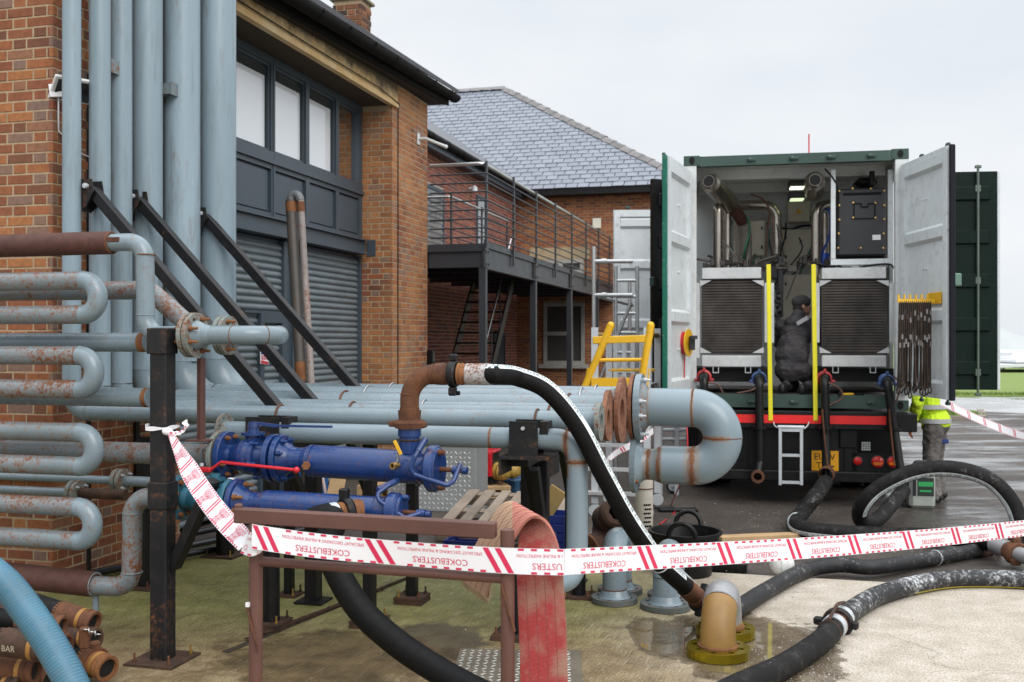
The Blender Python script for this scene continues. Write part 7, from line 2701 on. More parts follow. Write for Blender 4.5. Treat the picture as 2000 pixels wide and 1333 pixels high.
for x, y, r, lab in ((1675, 901, .047, 'small red fog lamp'), (1714, 903, .066, 'round red and amber tail lamp'), (1744, 903, .062, 'tail lamp behind the down pipe')):
    q = K(x, y, .0)
    b = MB(); b.lathe(q + Ac * .02, -Ac, [(0, r + .006), (.02, r + .006), (.022, r)], 20); lp_ = part('tail_lamp', b, M['dark_plastic'], tk, lab)
    b = MB()
    b.lathe(q, -Ac, [(0, r), (.012, r * .9), (.022, r * .55), (.026, 0)], 20)
    ln_ = part('lens', b, plain('red lamp lens %s' % lab[:9], (.45, .012, .012), .15), lp_)
    if r > .05:
        b = MB()
        pts = [q - Ac * .0205 + Bc * (r * .86 * math.cos(a)) + UP * (r * .86 * math.sin(a)) for a in [math.pi + math.pi * k / 10 for k in range(11)] if math.sin(a) > -.72]
        b.poly([q - Ac * .0275 + Bc * (-r * .8), q - Ac * .0275 + Bc * (r * .8), q - Ac * .0275 + Bc * (r * .62) - UP * r * .5, q - Ac * .0275 - Bc * (r * .62) - UP * r * .5], Ac * .004)
        part('amber_segment', b, plain('amber lens', (.55, .13, .01), .2), lp_)
# number plate
q0 = K(1611.5, 900, .0)
b = MB(); kbox(b, 1577, 1646, 876, 926, .01, .03); part('plate_board', b, M['plastic_black'], tk)
b = MB(); kbox(b, 1585, 1638, 881, 920, -.004, .009, .004); npz = part('number_plate', b, M['orange_y'], tk)
b = MB()
pq = K(1603, 893, -.0062)
flat_text(b, 'EU', .10, K(1600, 892, -.0062), Bc, UP)
flat_text(b, 'V', .10, K(1626, 893, -.0062), Bc, UP)
flat_text(b, 'TJ', .10, K(1601, 909, -.0062), Bc, UP)
part('plate_lettering', b, M['ink'], npz)
b = MB(); kbox(b, 1683, 1701, 864, 881, .0, .04, .004); wl = part('work_lamp', b, painted('work lamp face', (.5, .52, .5), .3), tk)
b = MB()
for k in range(4):
    kbox(b, 1683 + k * 4.5 + 3.6, 1683 + k * 4.5 + 4.4, 864.5, 880.5, -.004, -.001)
    kbox(b, 1683.5, 1700.5, 864 + k * 4.2 + 3.6, 864 + k * 4.2 + 4.3, -.0045, -.0012)
part('lamp_grid', b, M['dark_plastic'], wl)
# galvanised ladder hooked to the beam
ld = thing('step_ladder', 'small galvanised ladder hooked on the back of the truck', 'ladder', K(1545, 948, -.2))
for x in (1524, 1565.5):
    b = MB(); kbox(b, x - 3, x + 3, 837, 948, -.24, -.21); part('stile', b, M['galv'], ld)
for y in (841, 890, 943):
    b = MB(); kbox(b, 1527.5, 1562, y - 2.6, y + 2.6, -.245, -.2); part('rung', b, M['galv'], ld)
b = MB(); b.tube([K(1519, 834, -.22), K(1571, 835, -.22)], .02, 10); b.tube(spline([K(1519, 836, -.22), K(1513, 832, -.2), K(1511, 825, -.13)], 4), .008, 8); b.tube(spline([K(1571, 838, -.22), K(1577, 832, -.2), K(1580, 825, -.13)], 4), .008, 8); part('hook_bar', b, M['galv'], ld)

# slings on the right door
sp_ = Plane(rh + rdoor_d * .45 + rdoor_n * .06, rdoor_d)
def DR(x, y, o=0):
    return sp_(x, y) + rdoor_n * o
hk = thing('sling_rack', 'yellow hook rack bolted inside the right container door', 'rack', DR(1815, 590))
b = MB(); b.box(DR(1817, 583, -.045), (.30, .02, .12), (rdoor_d, rdoor_n, UP), .004); part('mount_plate', b, M['yellow'], hk)
b = MB(); e0_, e1_ = DR(1822, 588, -.02), DR(1822, 588, .36); b.beam(e0_, e1_, .02, .035); part('arm', b, M['yellow'], hk)
for k in range(6):
    b = MB(); q = e0_.lerp(e1_, .2 + k * .155); b.box(q + UP * .035, (.016, .02, .06), (rdoor_n, rdoor_d, UP)); part('hook_tooth', b, M['yellow'], hk)
sl_proto = None
msl2 = painted('dark wire rope', (.05, .036, .028), .5, .3, .3, scale=14, metal=.4, grime=.4)
rng = random.Random(9)
for k in range(16):
    f = .12 + .82 * k / 15
    q = e0_.lerp(e1_, f)
    L = rng.uniform(.80, .93)
    sw_ = rng.uniform(-.035, .035)
    lab = 'dark wire rope sling hanging with others from the yellow rack on the container door'
    t = thing('wire_sling', lab, 'sling', q - UP * .02, 'wire slings on the door rack')
    for s in (-1, 1):
        b = MB(); b.tube(spline([q + UP * .015, q - UP * .06 + rdoor_d * .012 * s, q - UP * .3 + rdoor_d * (.016 * s + sw_ * .4), q - UP * .6 + rdoor_d * (.012 * s + sw_), q - UP * L + rdoor_d * (.02 * s + sw_ * 1.5)], 4), .0075, 6); part('strand', b, msl2, t)
    b = MB()
    for z_ in (.13, .38):
        z2 = z_ + rng.uniform(-.05, .05)
        b.tube([q - UP * z2 + rdoor_d * (.014 + sw_ * .4), q - UP * (z2 + .05) + rdoor_d * (.014 + sw_ * .45)], .0115, 8)
    part('crimp', b, M['dull_steel'], t)
    b = MB(); b.ring(q - UP * (L + .04) + rdoor_d * (sw_ * 1.6), rdoor_n, .036, .007, 14, 6); part('eye_loop', b, msl2, t)
hm = thing('hammer', 'yellow and black hammer lying on the container sill', 'hammer', K(1680, 770, .05))
q0, q1 = C(1.72, .02, .175), C(1.98, .10, .175)
b = MB(); b.tube([q0, q0.lerp(q1, .55)], .016, 10); part('grip', b, M['yellow'], hm)
b = MB(); b.tube([q0.lerp(q1, .55), q1], .013, 10); part('shaft', b, M['plastic_black'], hm)
b = MB(); b.box(q0 + Vector((-.01, 0, .008)), (.035, .12, .04), AX, .006); part('head', b, M['plastic_black'], hm)

# ================================================================== people
def limb(b, a, c, ra, rb):
    b.tube([a, c], ra, 14, True, [ra, rb])
    b.ball(a, ra, 12)
    b.ball(c, rb, 12)
def organic(o, vox, it=6, folds=0):
    m = o.modifiers.new('join', 'REMESH')
    m.mode = 'VOXEL'
    m.voxel_size = vox
    m.use_smooth_shade = True
    s = o.modifiers.new('soften', 'SMOOTH')
    s.iterations = it
    s.factor = .5
    if folds:
        tx = bpy.data.textures.new('folds', 'CLOUDS')
        tx.noise_scale = .06
        tx.noise_depth = 2
        dm = o.modifiers.new('folds', 'DISPLACE')
        dm.texture = tx
        dm.texture_coords = 'LOCAL'
        dm.mid_level = .5
        dm.strength = folds
def cloth_mat(name, c, c2, rough=.9, scale=14):
    m, nt, bs = new_mat(name)
    v = coords(nt)
    n1 = noise_(nt, v, scale * .4, 5); n2 = noise_(nt, v, scale * 5, 4)
    nt.links.new(mixc(nt, ramp(nt, n1, .35, .68), c, c2), bs.inputs['Base Color'])
    bs.inputs['Roughness'].default_value = rough
    wr = noise_(nt, v, scale * .9, 3)
    bump(nt, bs, math_(nt, 'ADD', math_(nt, 'MULTIPLY', wr, 2.0), math_(nt, 'MULTIPLY', n2, .3)), .7, .02)
    return m
M['skin'] = plain('skin', (.44, .23, .16), .55)
M['overall'] = cloth_mat('dark grey overalls', (.034, .031, .035), (.078, .072, .074))
M['hivis'] = cloth_mat('lime yellow hi vis', (.50, .72, .02), (.68, .90, .04))
M['grey_trouser'] = cloth_mat('grey work trousers', (.10, .09, .085), (.19, .175, .165))
M['reflect'] = plain('grey reflective tape', (.42, .42, .44), .4)
M['boot'] = plain('black boot', (.012, .011, .011), .5)
M['cap'] = cloth_mat('charcoal cap', (.028, .028, .03), (.055, .053, .055))
M['hair'] = plain('short dark hair', (.03, .022, .018), .9)
def fingers(b, wrist, d, n_, side, curl=.5, s=1.0):
    """hand: palm with five separate curled fingers; d along the hand, n_ out of the back, side towards the thumb"""
    d, n_, side = d.normalized(), n_.normalized(), side.normalized()
    b.ball(wrist + d * .05 * s, .045 * s, 12, (1.0, 1.15, .45), (side, d, n_))
    for k, (o, L) in enumerate(((.030, .072), (.010, .080), (-.010, .075), (-.028, .060))):
        p0 = wrist + d * .085 * s + side * o * s
        p1 = p0 + (d * math.cos(curl * .6) - n_ * math.sin(curl * .6)) * L * .45 * s
        p2 = p1 + (d * math.cos(curl * 1.6) - n_ * math.sin(curl * 1.6)) * L * .32 * s
        p3 = p2 + (d * math.cos(curl * 2.4) - n_ * math.sin(curl * 2.4)) * L * .26 * s
        b.tube([p0 - d * .02 * s, p0, p1, p2, p3], .009 * s, 8, True, [.0105 * s, .0105 * s, .0098 * s, .009 * s, .0072 * s])
        b.ball(p3, .0072 * s, 8)
    t0 = wrist + d * .03 * s + side * .03 * s
    t1 = t0 + (d * .6 + side * .8).normalized() * .04 * s
    t2 = t1 + (d * .9 + side * .2 - n_ * .3).normalized() * .032 * s
    b.tube([t0, t1, t2], .011 * s, 8, True, [.014 * s, .0115 * s, .0085 * s])
    b.ball(t2, .0085 * s, 8)
def head_geo(b, c, f, up, s=1.0):
    """head: skull, jaw, brow, nose, lips, chin, ears"""
    f = f.normalized()
    r_ = f.cross(up).normalized()
    u = r_.cross(f).normalized()
    ax = (r_, f, u)
    S = s
    b.ball(c + u * .03 * S - f * .008 * S, .098 * S, 20, (.80, 1.0, .98), ax)
    b.ball(c - u * .045 * S + f * .025 * S, .07 * S, 16, (.82, .95, 1.0), ax)
    b.ball(c - u * .098 * S + f * .058 * S, .028 * S, 12, (1.0, .8, .7), ax)          # chin
    b.ball(c + u * .012 * S + f * .083 * S, .022 * S, 12, (2.1, .6, .55), ax)          # brow
    b.tube([c + u * .008 * S + f * .088 * S, c - u * .033 * S + f * .112 * S], .010 * S, 10, True, [.009 * S, .0145 * S])
    b.ball(c - u * .034 * S + f * .105 * S, .0155 * S, 12, (1.15, 1, .8), ax)
    b.ball(c - u * .066 * S + f * .088 * S, .017 * S, 12, (1.4, .6, .35), ax)
    b.ball(c - u * .078 * S + f * .086 * S, .016 * S, 12, (1.2, .6, .35), ax)
    for q in (-1, 1):
        b.ball(c - u * .028 * S + f * .068 * S + r_ * .038 * S * q, .024 * S, 12, (1, .7, .8), ax)
        b.ball(c - u * .015 * S - f * .012 * S + r_ * .083 * S * q, .032 * S, 12, (.28, .62, 1.0), ax)
    return ax
def eyes(parent, c, f, up, s=1.0):
    f = f.normalized(); r_ = f.cross(up).normalized(); u = r_.cross(f).normalized()
    b = MB()
    for q in (-1, 1):
        b.ball(c - u * .004 * s + f * .080 * s + r_ * .033 * s * q, .012 * s, 10)
    part('eyes', b, plain('eye white', (.6, .58, .55), .3), parent)
    b = MB()
    for q in (-1, 1):
        b.ball(c - u * .004 * s + f * .0885 * s + r_ * .033 * s * q, .0055 * s, 8)
    part('pupils', b, M['boot'], parent)
# ---- kneeling mechanic between the radiators
fk = C(1.24, .42, .166)
fw = (Ac * .88 + Bc * .47).normalized()               # faces in and a little right
rt = fw.cross(UP).normalized()
hip = fk + UP * .30 - fw * .02
chest = hip + UP * .37 + fw * .07 + rt * .02
neck = chest + UP * .18 + fw * .03 + rt * .01
headc = neck + UP * .165 + fw * .055 + rt * .02
look = (Bc * .93 + Ac * .25 + UP * .10).normalized()
pr_ = thing('person', 'mechanic in dark grey overalls and cap kneeling between the radiators, looking right', 'person', fk)
shs, els, wrs = [], [], []
for q in (-1, 1):
    sh = chest + rt * (.185 * q) + UP * .12
    el = sh + fw * .14 - UP * .22 + rt * (.09 * q)
    wr = el + fw * .23 + UP * .06 - rt * (.03 * q) + rt * .04
    shs.append(sh); els.append(el); wrs.append(wr)
b = MB()
limb(b, hip + UP * .1, chest + UP * .05, .07, .06)
limb(b, chest + UP * .08, neck + UP * .08, .045, .05)
limb(b, neck, headc - UP * .03, .056, .055)
head_geo(b, headc, look, UP)
for q in (0, 1):
    limb(b, shs[q], els[q], .035, .033); limb(b, els[q], wrs[q], .033, .027)
    s_ = (rt * (-1 if q == 1 else 1) + UP * .6)
    fingers(b, wrs[q], (wrs[q] - els[q]), UP, s_, .6)
body = part('body', b, M['skin'], pr_)
organic(body, .0075, 4)
eyes(pr_, headc, look, UP)
b = MB()
b.ball(hip, .19, 18, (.98, .86, .85), (rt, fw, UP))
b.ball(hip - fw * .06 - UP * .02, .17, 18, (1.02, .85, .9), (rt, fw, UP))
b.ball(hip + UP * .2 + fw * .02, .185, 18, (1.08, .80, 1.2), (rt, fw, UP))
b.ball(hip + UP * .12 - fw * .02, .185, 18, (1.1, .82, .9), (rt, fw, UP))
b.ball(chest + UP * .01, .185, 18, (1.05, .70, 1.0), (rt, fw, UP))
b.ball(chest + UP * .10, .15, 18, (1.28, .68, .62), (rt, fw, UP))
b.ball(chest + UP * .15 - fw * .02, .125, 16, (1.15, .75, .6), (rt, fw, UP))
limb(b, chest + UP * .12, neck + UP * .055, .10, .082)
for q in (0, 1):
    limb(b, shs[q], els[q], .078, .064); limb(b, els[q], wrs[q] - (wrs[q] - els[q]) * .08, .062, .046)
    s = (-1, 1)[q]
    hj = hip + rt * .105 * s - UP * .03
    kn = fk + fw * .36 + rt * (.17 * s) + UP * .075
    an = fk - fw * .16 + rt * (.12 * s + .10) + UP * .085
    limb(b, hj, kn, .115, .083); limb(b, kn, an, .078, .055)
ov = part('overalls', b, M['overall'], pr_)
organic(ov, .010, 3, .026)
b = MB()
for s in (-1, 1):
    an = fk - fw * .16 + rt * (.12 * s + .10) + UP * .08
    limb(b, an, an - fw * .06 - UP * .015, .056, .05)
    limb(b, an - fw * .05 - UP * .01, an - fw * .07 - UP * .03 + fw * .0, .05, .045)
    b.ball(an - fw * .10 - UP * .02, .055, 14, (.8, .7, 1.15), (rt, fw, UP))
bt = part('boots', b, M['boot'], pr_)
organic(bt, .009, 3)
b = MB()
q = chest + UP * .165 + rt * .12 - fw * .115
b.box(q, (.15, .012, .05), ((rt * .82 + UP * .45).normalized(), fw, (UP * .85 - rt * .45).normalized()), .004)
part('shoulder_band', b, M['reflect'], pr_)
fL = Vector((look.x, look.y, 0)).normalized()
b = MB()
rL = fL.cross(UP).normalized()
b.ball(headc + UP * .045 - fL * .012, .108, 20, (.86, 1.02, .80), (rL, fL, UP))
cb = part('cap', b, M['cap'], pr_)
b = MB(); n_ = 10
pts = [headc + UP * (.075) + fL * (.07 + .105 * math.sin(math.pi * k / n_)) + rL * (.078 * math.cos(math.pi * k / n_)) for k in range(n_ + 1)]
b.poly(pts, UP * .008 + fL * .002); part('cap_peak', b, M['cap'], cb)
b = MB(); b.ball(headc - fL * .035 - UP * .02, .088, 16, (.86, .85, .7), (rL, fL, UP)); part('hair', b, M['hair'], pr_)

# ---- worker in hi vis behind the right door
fs2 = Vector((4.86, 11.75, ZA))
fw2 = (Vector((-.8, .55, 0))).normalized()
rt2 = fw2.cross(UP).normalized()
hip2 = fs2 + UP * .86
chest2 = hip2 + UP * .40 + fw2 * .10
neck2 = chest2 + UP * .24 + fw2 * .05
head2 = neck2 + UP * .16 + fw2 * .05
p2_ = thing('person', 'worker in lime hi vis jacket and grey trousers standing behind the right container door', 'person', fs2)
b = MB()
limb(b, hip2, chest2 + UP * .1, .11, .11); limb(b, neck2 - UP * .06, head2 - UP * .03, .058, .056); head_geo(b, head2, fw2, UP)
arms = []
for q in (-1, 1):
    sh = chest2 + rt2 * .19 * q + UP * .15
    el = sh - UP * .27 + rt2 * .13 * q + fw2 * (.02 if q < 0 else .1)
    wr = hip2 + fw2 * .24 + rt2 * .10 * q + UP * (.0 if q < 0 else .10)
    arms.append((sh, el, wr))
    limb(b, sh, el, .045, .04); limb(b, el, wr, .038, .027)
o = part('body', b, M['skin'], p2_); organic(o, .009, 4)
eyes(p2_, head2, fw2, UP)
b = MB()
b.ball(hip2 + UP * .05, .19, 18, (1.05, .86, .75), (rt2, fw2, UP)); b.ball(hip2 + UP * .24 + fw2 * .04, .185, 18, (1.02, .8, 1.2), (rt2, fw2, UP)); b.ball(chest2 + UP * .06, .19, 18, (1.2, .72, 1.0), (rt2, fw2, UP))
limb(b, chest2 + UP * .16, neck2, .10, .075)
for sh, el, wr in arms:
    limb(b, sh, el, .085, .07); limb(b, el, wr, .068, .052)
jk = part('jacket', b, M['hivis'], p2_); organic(jk, .011, 3, .03)
for z_, w_ in ((.06, 1.0), (.22, .98)):
    b = MB()
    pts = []
    for k in range(33):
        a = 2 * math.pi * k / 32
        pts.append(hip2 + fw2 * (.12 * z_ * 2) + UP * z_ + rt2 * (.215 * w_ * math.cos(a)) + fw2 * (.178 * w_ * math.sin(a)))
    b.ribbon(pts, [UP * .025] * 33, .004); part('reflective_band', b, M['reflect'], jk)
b = MB()
for q, (sh, el, wr) in zip((-1, 1), arms):
    fingers(b, wr, (wr - el), -rt2 * q * .3 + fw2 * .4 + UP * .4, rt2 * -q, .7, 1.15)
g_ = part('gloves', b, painted('orange gloves', (.6, .14, .02), .6), p2_); organic(g_, .008, 2)
b = MB()
for q in (-1, 1):
    hj = hip2 + rt2 * .10 * q - UP * .02
    kn = fs2 + rt2 * .12 * q + UP * .47 + fw2 * .03
    an = fs2 + rt2 * .13 * q + UP * .07 - fw2 * .02
    limb(b, hj, kn, .118, .088); limb(b, kn, an, .085, .075)
b.ball(hip2, .16, 16, (1.15, .95, .7), (rt2, fw2, UP))
tr_ = part('trousers', b, M['grey_trouser'], p2_); organic(tr_, .011, 3, .03)
b = MB()
kn = fs2 + rt2 * .12 + UP * .66 + fw2 * -.0
b.box(kn - Vector((0, .118, 0)) + UP * .02, (.15, .02, .05), None, .008); part('pocket_flap', b, plain('blue pocket flap', (.03, .06, .22), .8), tr_)
b = MB()
for q in (-1, 1):
    an = fs2 + rt2 * .13 * q + UP * .06
    limb(b, an - fw2 * .05, an + fw2 * .15 - UP * .015, .058, .045)
bt = part('boots', b, M['boot'], p2_); organic(bt, .01, 3)

# ================================================================== yard clutter
def pallet(loc, ang, nb, L, Wd, lab, mats, tilt=None, name='pallet'):
    t = thing(name, lab, 'pallet', loc)
    d = Vector((math.cos(ang), math.sin(ang), 0))
    e = Vector((-math.sin(ang), math.cos(ang), 0))
    n_ = UP
    if tilt:
        e = (e * math.cos(tilt) + UP * math.sin(tilt)).normalized()
        n_ = d.cross(e).normalized()
    ax_ = (d, e, n_)
    for k in range(nb):
        b = MB(); b.box(loc + d * ((k / (nb - 1) - .5) * (L - .11)) + n_ * .125, (random.uniform(.09, .12), Wd, .02), ax_, .003)
        part('deck_board', b, M[random.choice(mats)], t)
    for j in (-.5, 0, .5):
        b = MB(); b.box(loc + e * (j * (Wd - .1)) + n_ * .104, (L, .10, .02), ax_, .003); part('stringer_board', b, M[mats[0]], t)
        for i in (-.5, 0, .5):
            b = MB(); b.box(loc + e * (j * (Wd - .1)) + d * (i * (L - .12)) + n_ * .055, (.12, .10, .076), ax_, .004); part('block', b, M[mats[0]], t)
        b = MB(); b.box(loc + e * (j * (Wd - .1)) + n_ * .0085, (L, .10, .017), ax_, .003); part('base_board', b, M[mats[0]], t)
    return t
bang = math.atan2(B.y, B.x)
pallet(Vector((-.02, 9.75, ZA + .10)), bang + .02, 7, 1.12, 1.15, 'weathered grey timber pallet lying tilted under the pipe rack', ('timber',), R(9))
q = G(948, 968, ZA)
pallet(q, bang + .5, 5, .5, .5, 'small pale timber pallet under the red lidded crate', ('timber_new',))
q = G(985, 952, ZA)
pallet(q, bang - .35, 5, .75, .6, 'worn blue pallet carrying the ochre floats', ('pallet_blue',))
# red lidded black crate
q = G(942, 966, ZA) + UP * .137
t = thing('storage_crate', 'black plastic crate with a red clip lid standing on a pallet', 'crate', q)
b = MB(); b.box(q + UP * .19, (.34, .3, .38), (B, A, UP), .015); part('box', b, M['plastic_black'], t)
b = MB(); b.box(q + UP * .385, (.37, .33, .03), (B, A, UP), .01); part('lid', b, M['red'], t)
fp = q + UP * .24 + B * .0 - A * .162
b = MB(); b.box(fp + B * .06, (.22, .02, .28), (B, A, UP), .006); fl2 = part('red_flap', b, M['red'], t)
b = MB()
for s in (-1, 1):
    b.beam(fp + B * (.06 - .07 * s) - UP * .08 - A * .014, fp + B * (.06 + .07 * s) + UP * .07 - A * .014, .012, .012, A)
b.box(fp + B * .06 - A * .014 + UP * .085, (.16, .01, .012), (B, A, UP)); b.box(fp + B * .06 - A * .014 - UP * .095, (.16, .01, .012), (B, A, UP))
part('rib', b, M['red'], fl2)
for k, (x, y, r, lab) in enumerate(((975, 921, .105, 'ochre barrel float on the blue pallet, the front one'), (996, 918, .10, 'dull ochre barrel float on the blue pallet, right one'), (985, 914, .09, 'brown netted float behind the ochre ones'))):
    q = P(x, y, 12.1 + .2 * k)
    t = thing('float', lab, 'float', q)
    d = (B * .9 - A * .45).normalized()
    b = MB(); b.lathe(q - d * .16, d, [(0, 0), (.01, .05), (.05, r * .85), (.12, r), (.2, r), (.27, r * .85), (.31, .05), (.32, 0)], 20)
    part('shell', b, M['timber_new'] if k == 2 else painted('ochre float %d' % k, (.46, .29, .06), .5, .1, .2, scale=9, grime=.4), t)
    for s in (.12, .2):
        b = MB(); b.ring(q - d * (.16 - s), d, r, .006, 20, 6); part('hoop', b, M['rust_dark'], t)
# chequer plate box
def tread(b, o, dx, dy, n_, W_, H_, pitch=.05):
    k = 0
    for j in range(int(H_ / pitch)):
        for i in range(int(W_ / pitch)):
            c_ = o + dx * ((i + .5) * pitch) + dy * ((j + .5) * pitch)
            a = R(45) if (i + j) % 2 else R(-45)
            u = dx * math.cos(a) + dy * math.sin(a)
            w = dy * math.cos(a) - dx * math.sin(a)
            L, t_ = pitch * .44, pitch * .15
            b.add([c_ - u * L, c_ + w * t_, c_ + u * L, c_ - w * t_, c_ + n_ * .0028 - u * L * .35, c_ + n_ * .0028 + u * L * .35], [(0, 4, 1), (1, 4, 5), (1, 5, 2), (2, 5, 3), (3, 5, 4), (3, 4, 0)])
M['tread'] = painted('bright chequer plate', (.36, .37, .37), .42, 0, .12, metal=.3, scale=5, grime=.3, grime_col=(.25, .23, .2))
M['tread_top'] = painted('polished tread bars', (.66, .67, .67), .35, 0, .08, metal=.2, scale=8, grime=.15)
g0 = G(872, 1000, ZA)
t = thing('chequer_box', 'silver chequer plate box standing behind the blue valves', 'box', g0)
wx, hx, dx_ = .66, .70, .45
b = MB(); b.box(g0 + UP * hx / 2 + A * dx_ / 2, (wx, dx_, hx), (B, A, UP), .004); part('body', b, M['tread'], t)
b = MB(); tread(b, g0 - B * (wx / 2 - .01) - A * .0005 + UP * .01, B, UP, -A, wx - .02, hx - .02); part('tread_pattern', b, M['tread_top'], t, kind='stuff')
b = MB(); b.box(g0 + UP * (hx + .01) + A * dx_ / 2, (wx + .02, dx_ + .02, .02), (B, A, UP), .004); part('lid', b, M['alu'], t)
g1 = G(795, 988, ZA)
t = thing('chequer_sheet', 'loose silver chequer plate panel standing left of the chequer plate box', 'panel', g1)
b = MB(); b.box(g1 + UP * .28, (.45, .02, .56), (B, A, UP)); part('sheet', b, M['tread'], t)
b = MB(); tread(b, g1 - B * .22 - A * .0105 + UP * .01, B, UP, -A, .44, .54); part('tread_pattern', b, M['tread_top'], t, kind='stuff')
# chequer plate on the pad in the foreground
o = G(905, 1272, .004)
d1 = (B * .93 + A * .2).normalized()
e1_ = Vector((-d1.y, d1.x, 0)) * -1
t = thing('tread_plate', 'aluminium chequer plate sheet lying on the wet concrete behind the red hose', 'plate', o)
b = MB(); c_ = o + d1 * .33 + e1_ * .4; b.box(c_ + UP * .002, (.70, .86, .006), (d1, e1_, UP)); part('sheet', b, painted('muddy chequer plate', (.17, .145, .11), .5, .1, .25, metal=.2, scale=6, grime=.4, grime_col=(.09, .065, .04)), t)
b = MB(); tread(b, o - d1 * .015 + e1_ * -.02 + UP * .0052, d1, e1_, UP, .69, .84, .046); part('tread_pattern', b, painted('worn raised tread', (.72, .70, .64), .35, 0, .1, metal=.6, scale=6, grime=.3), t, kind='stuff')
# timber, tarp and crates half hidden under the rack
q = G(603, 985, ZA)
b = MB(); b.box(q + UP * .2, (.34, .3, .40), (B, A, UP), .01); b.box(q + UP * .41, (.37, .33, .025), (B, A, UP), .006); b.box(q + UP * .33 - A * .155, (.15, .015, .03), (B, A, UP)); solo('blue_box', b, plain('blue plastic box', (.012, .14, .42), .4), 'blue plastic box half hidden between the two blue valves', 'box', q)
q = G(658, 990, ZA)
b = MB(); b.box(q + UP * .24, (.18, .5, .03), (B, (A * .5 + UP * .86).normalized(), (UP * .5 - A * .86).normalized()), .003); solo('timber_offcut', b, M['timber_new'], 'pale timber board leaning under the upper blue valve', 'board', q)
q = G(640, 988, ZA)
b = MB(); b.tube([q, q - B * .10 + UP * .5], .018, 8); solo('marker_pole', b, painted('red white pole', (.65, .5, .46), .6, .2), 'thin pale red pole leaning beside the timber board', 'pole', q)
q = G(748, 968, ZA)
pallet(q, bang, 4, .5, .4, 'small brown pallet in the shade behind the blue valves', ('timber_new',))
def crate(q, w, d, h, lab, c):
    t = thing('open_crate', lab, 'crate', q)
    m = plain('crate plastic ' + lab[:12], c, .4)
    for (o_, s_) in (((0, -d / 2), (w, .012)), ((0, d / 2), (w, .012)), ((-w / 2, 0), (.012, d)), ((w / 2, 0), (.012, d))):
        for k in range(4):
            b = MB(); b.box(q + B * o_[0] + A * o_[1] + UP * (.02 + h * (k + .5) / 4), (s_[0], s_[1], h / 4 * .72), (B, A, UP)); part('side_slat', b, m, t)
    for sx in (-1, 1):
        for sy in (-1, 1):
            b = MB(); b.box(q + B * (w / 2 * sx) + A * (d / 2 * sy) + UP * (h / 2 + .01), (.03, .03, h), (B, A, UP)); part('corner', b, m, t)
    b = MB(); b.box(q + UP * .015, (w, d, .01), (B, A, UP)); part('base', b, m, t)
crate(G(918, 1094, ZA), .34, .3, .17, 'blue slatted plastic crate behind the tape, left of the red hose', (.01, .025, .2))
crate(G(1078, 1075, ZA), .3, .3, .32, 'blue slatted plastic crate beside the grey discharge pipe', (.012, .03, .2))
q = G(1078, 1060, ZA)
b = MB(); b.box(q + UP * .34 - A * .2, (.16, .02, .42), ((B * .8 - UP * .5).normalized(), A, (UP * .8 + B * .5).normalized()), .004); solo('cardboard', b, painted('tan board', (.38, .26, .09), .8), 'tan board leaning on the blue crate beside the discharge pipe', 'board', q)
# dark rusty fitting lying behind
q = G(1175, 1090, ZA)
t = thing('pipe_fitting', 'dark rusty pipe tee lying behind the grey ground bends', 'pipe fitting', q)
d = (B * .5 - A * .5 - UP * .15).normalized()
c_ = q + UP * .30
b = MB(); b.lathe(c_ + A * .1, (B * .45 - A * .6 + UP * .35), [(0, .09), (.02, .12), (.1, .12), (.11, .10), (.16, .10), (.165, .122), (.22, .122), (.24, .10), (.24, .06)], 22); part('upper_spigot', b, M['rust_dark'], t)
b = MB(); b.tube(bent([c_ + A * .12, c_ - UP * .16 + A * .05, c_ - UP * .2 - A * .16 - B * .1], .12, 8), .095, 20); part('bend', b, M['rust_dark'], t)
b = MB(); b.flange(c_ - UP * .2 - A * .16 - B * .1, (-A - B * .5 - UP * .2), .15, .075, .03, 6); part('flange', b, M['rust'], t)
b = MB(); b.tube([c_ + A * .12 - UP * .1, c_ + A * .12 - UP * .33], .07, 14); part('foot', b, M['rust_dark'], t)
# rubber tub with two handles
q = G(1338, 1128, ZA)
t = thing('rubber_tub', 'black flexible rubber tub with loop handles on the asphalt', 'tub', q)
b = MB(); b.lathe(q, UP, [(0, 0), (0, .19), (.02, .20), (.34, .265), (.345, .285), (.365, .285), (.365, .262), (.05, .19), (.05, 0)], 32); part('bowl', b, M['plastic_black'], t)
for s, dv in ((1, A), (-1, A)):
    cc_ = q + A * (.268 * s) + UP * .36
    pts = [cc_ + B * (.10 * math.cos(a)) + UP * (.105 * math.sin(a)) + A * (.02 * s * math.sin(a)) for a in [math.pi * k / 14 for k in range(15)]]
    b = MB(); b.tube(pts, .019, 10); part('handle', b, M['plastic_black'], t)
# timber kerb plank, black block, white ball
p0, p1 = G(1405, 1056, ZA), G(1640, 1046, ZA)
b = MB(); b.beam(p0 + UP * .02, p1 + UP * .02, .12, .04, UP, .004); solo('timber_plank', b, M['timber_new'], 'pale timber plank lying on the asphalt right of the rubber tub', 'plank', p0)
p0, p1 = G(1410, 1066, ZA), G(1600, 1058, ZA)
b = MB(); b.beam(p0 + UP * .015, p1 + UP * .015, .08, .03, UP, .004); solo('timber_plank', b, M['timber'], 'darker timber plank just in front of the pale one by the tub', 'plank', p0)
q = G(1424, 1116, ZA)
b = MB(); b.box(q + UP * .05, (.28, .25, .1), (B, A, UP), .02); b.box(q + UP * .105, (.2, .17, .02), (B, A, UP), .006); solo('rubber_block', b, M['plastic_black'], 'low black rubber block at the pad edge beside the tub', 'block', q)
q = G(1527, 1124, .0)
t = thing('white_float', 'white ball float resting at the edge of the concrete pad', 'float', q)
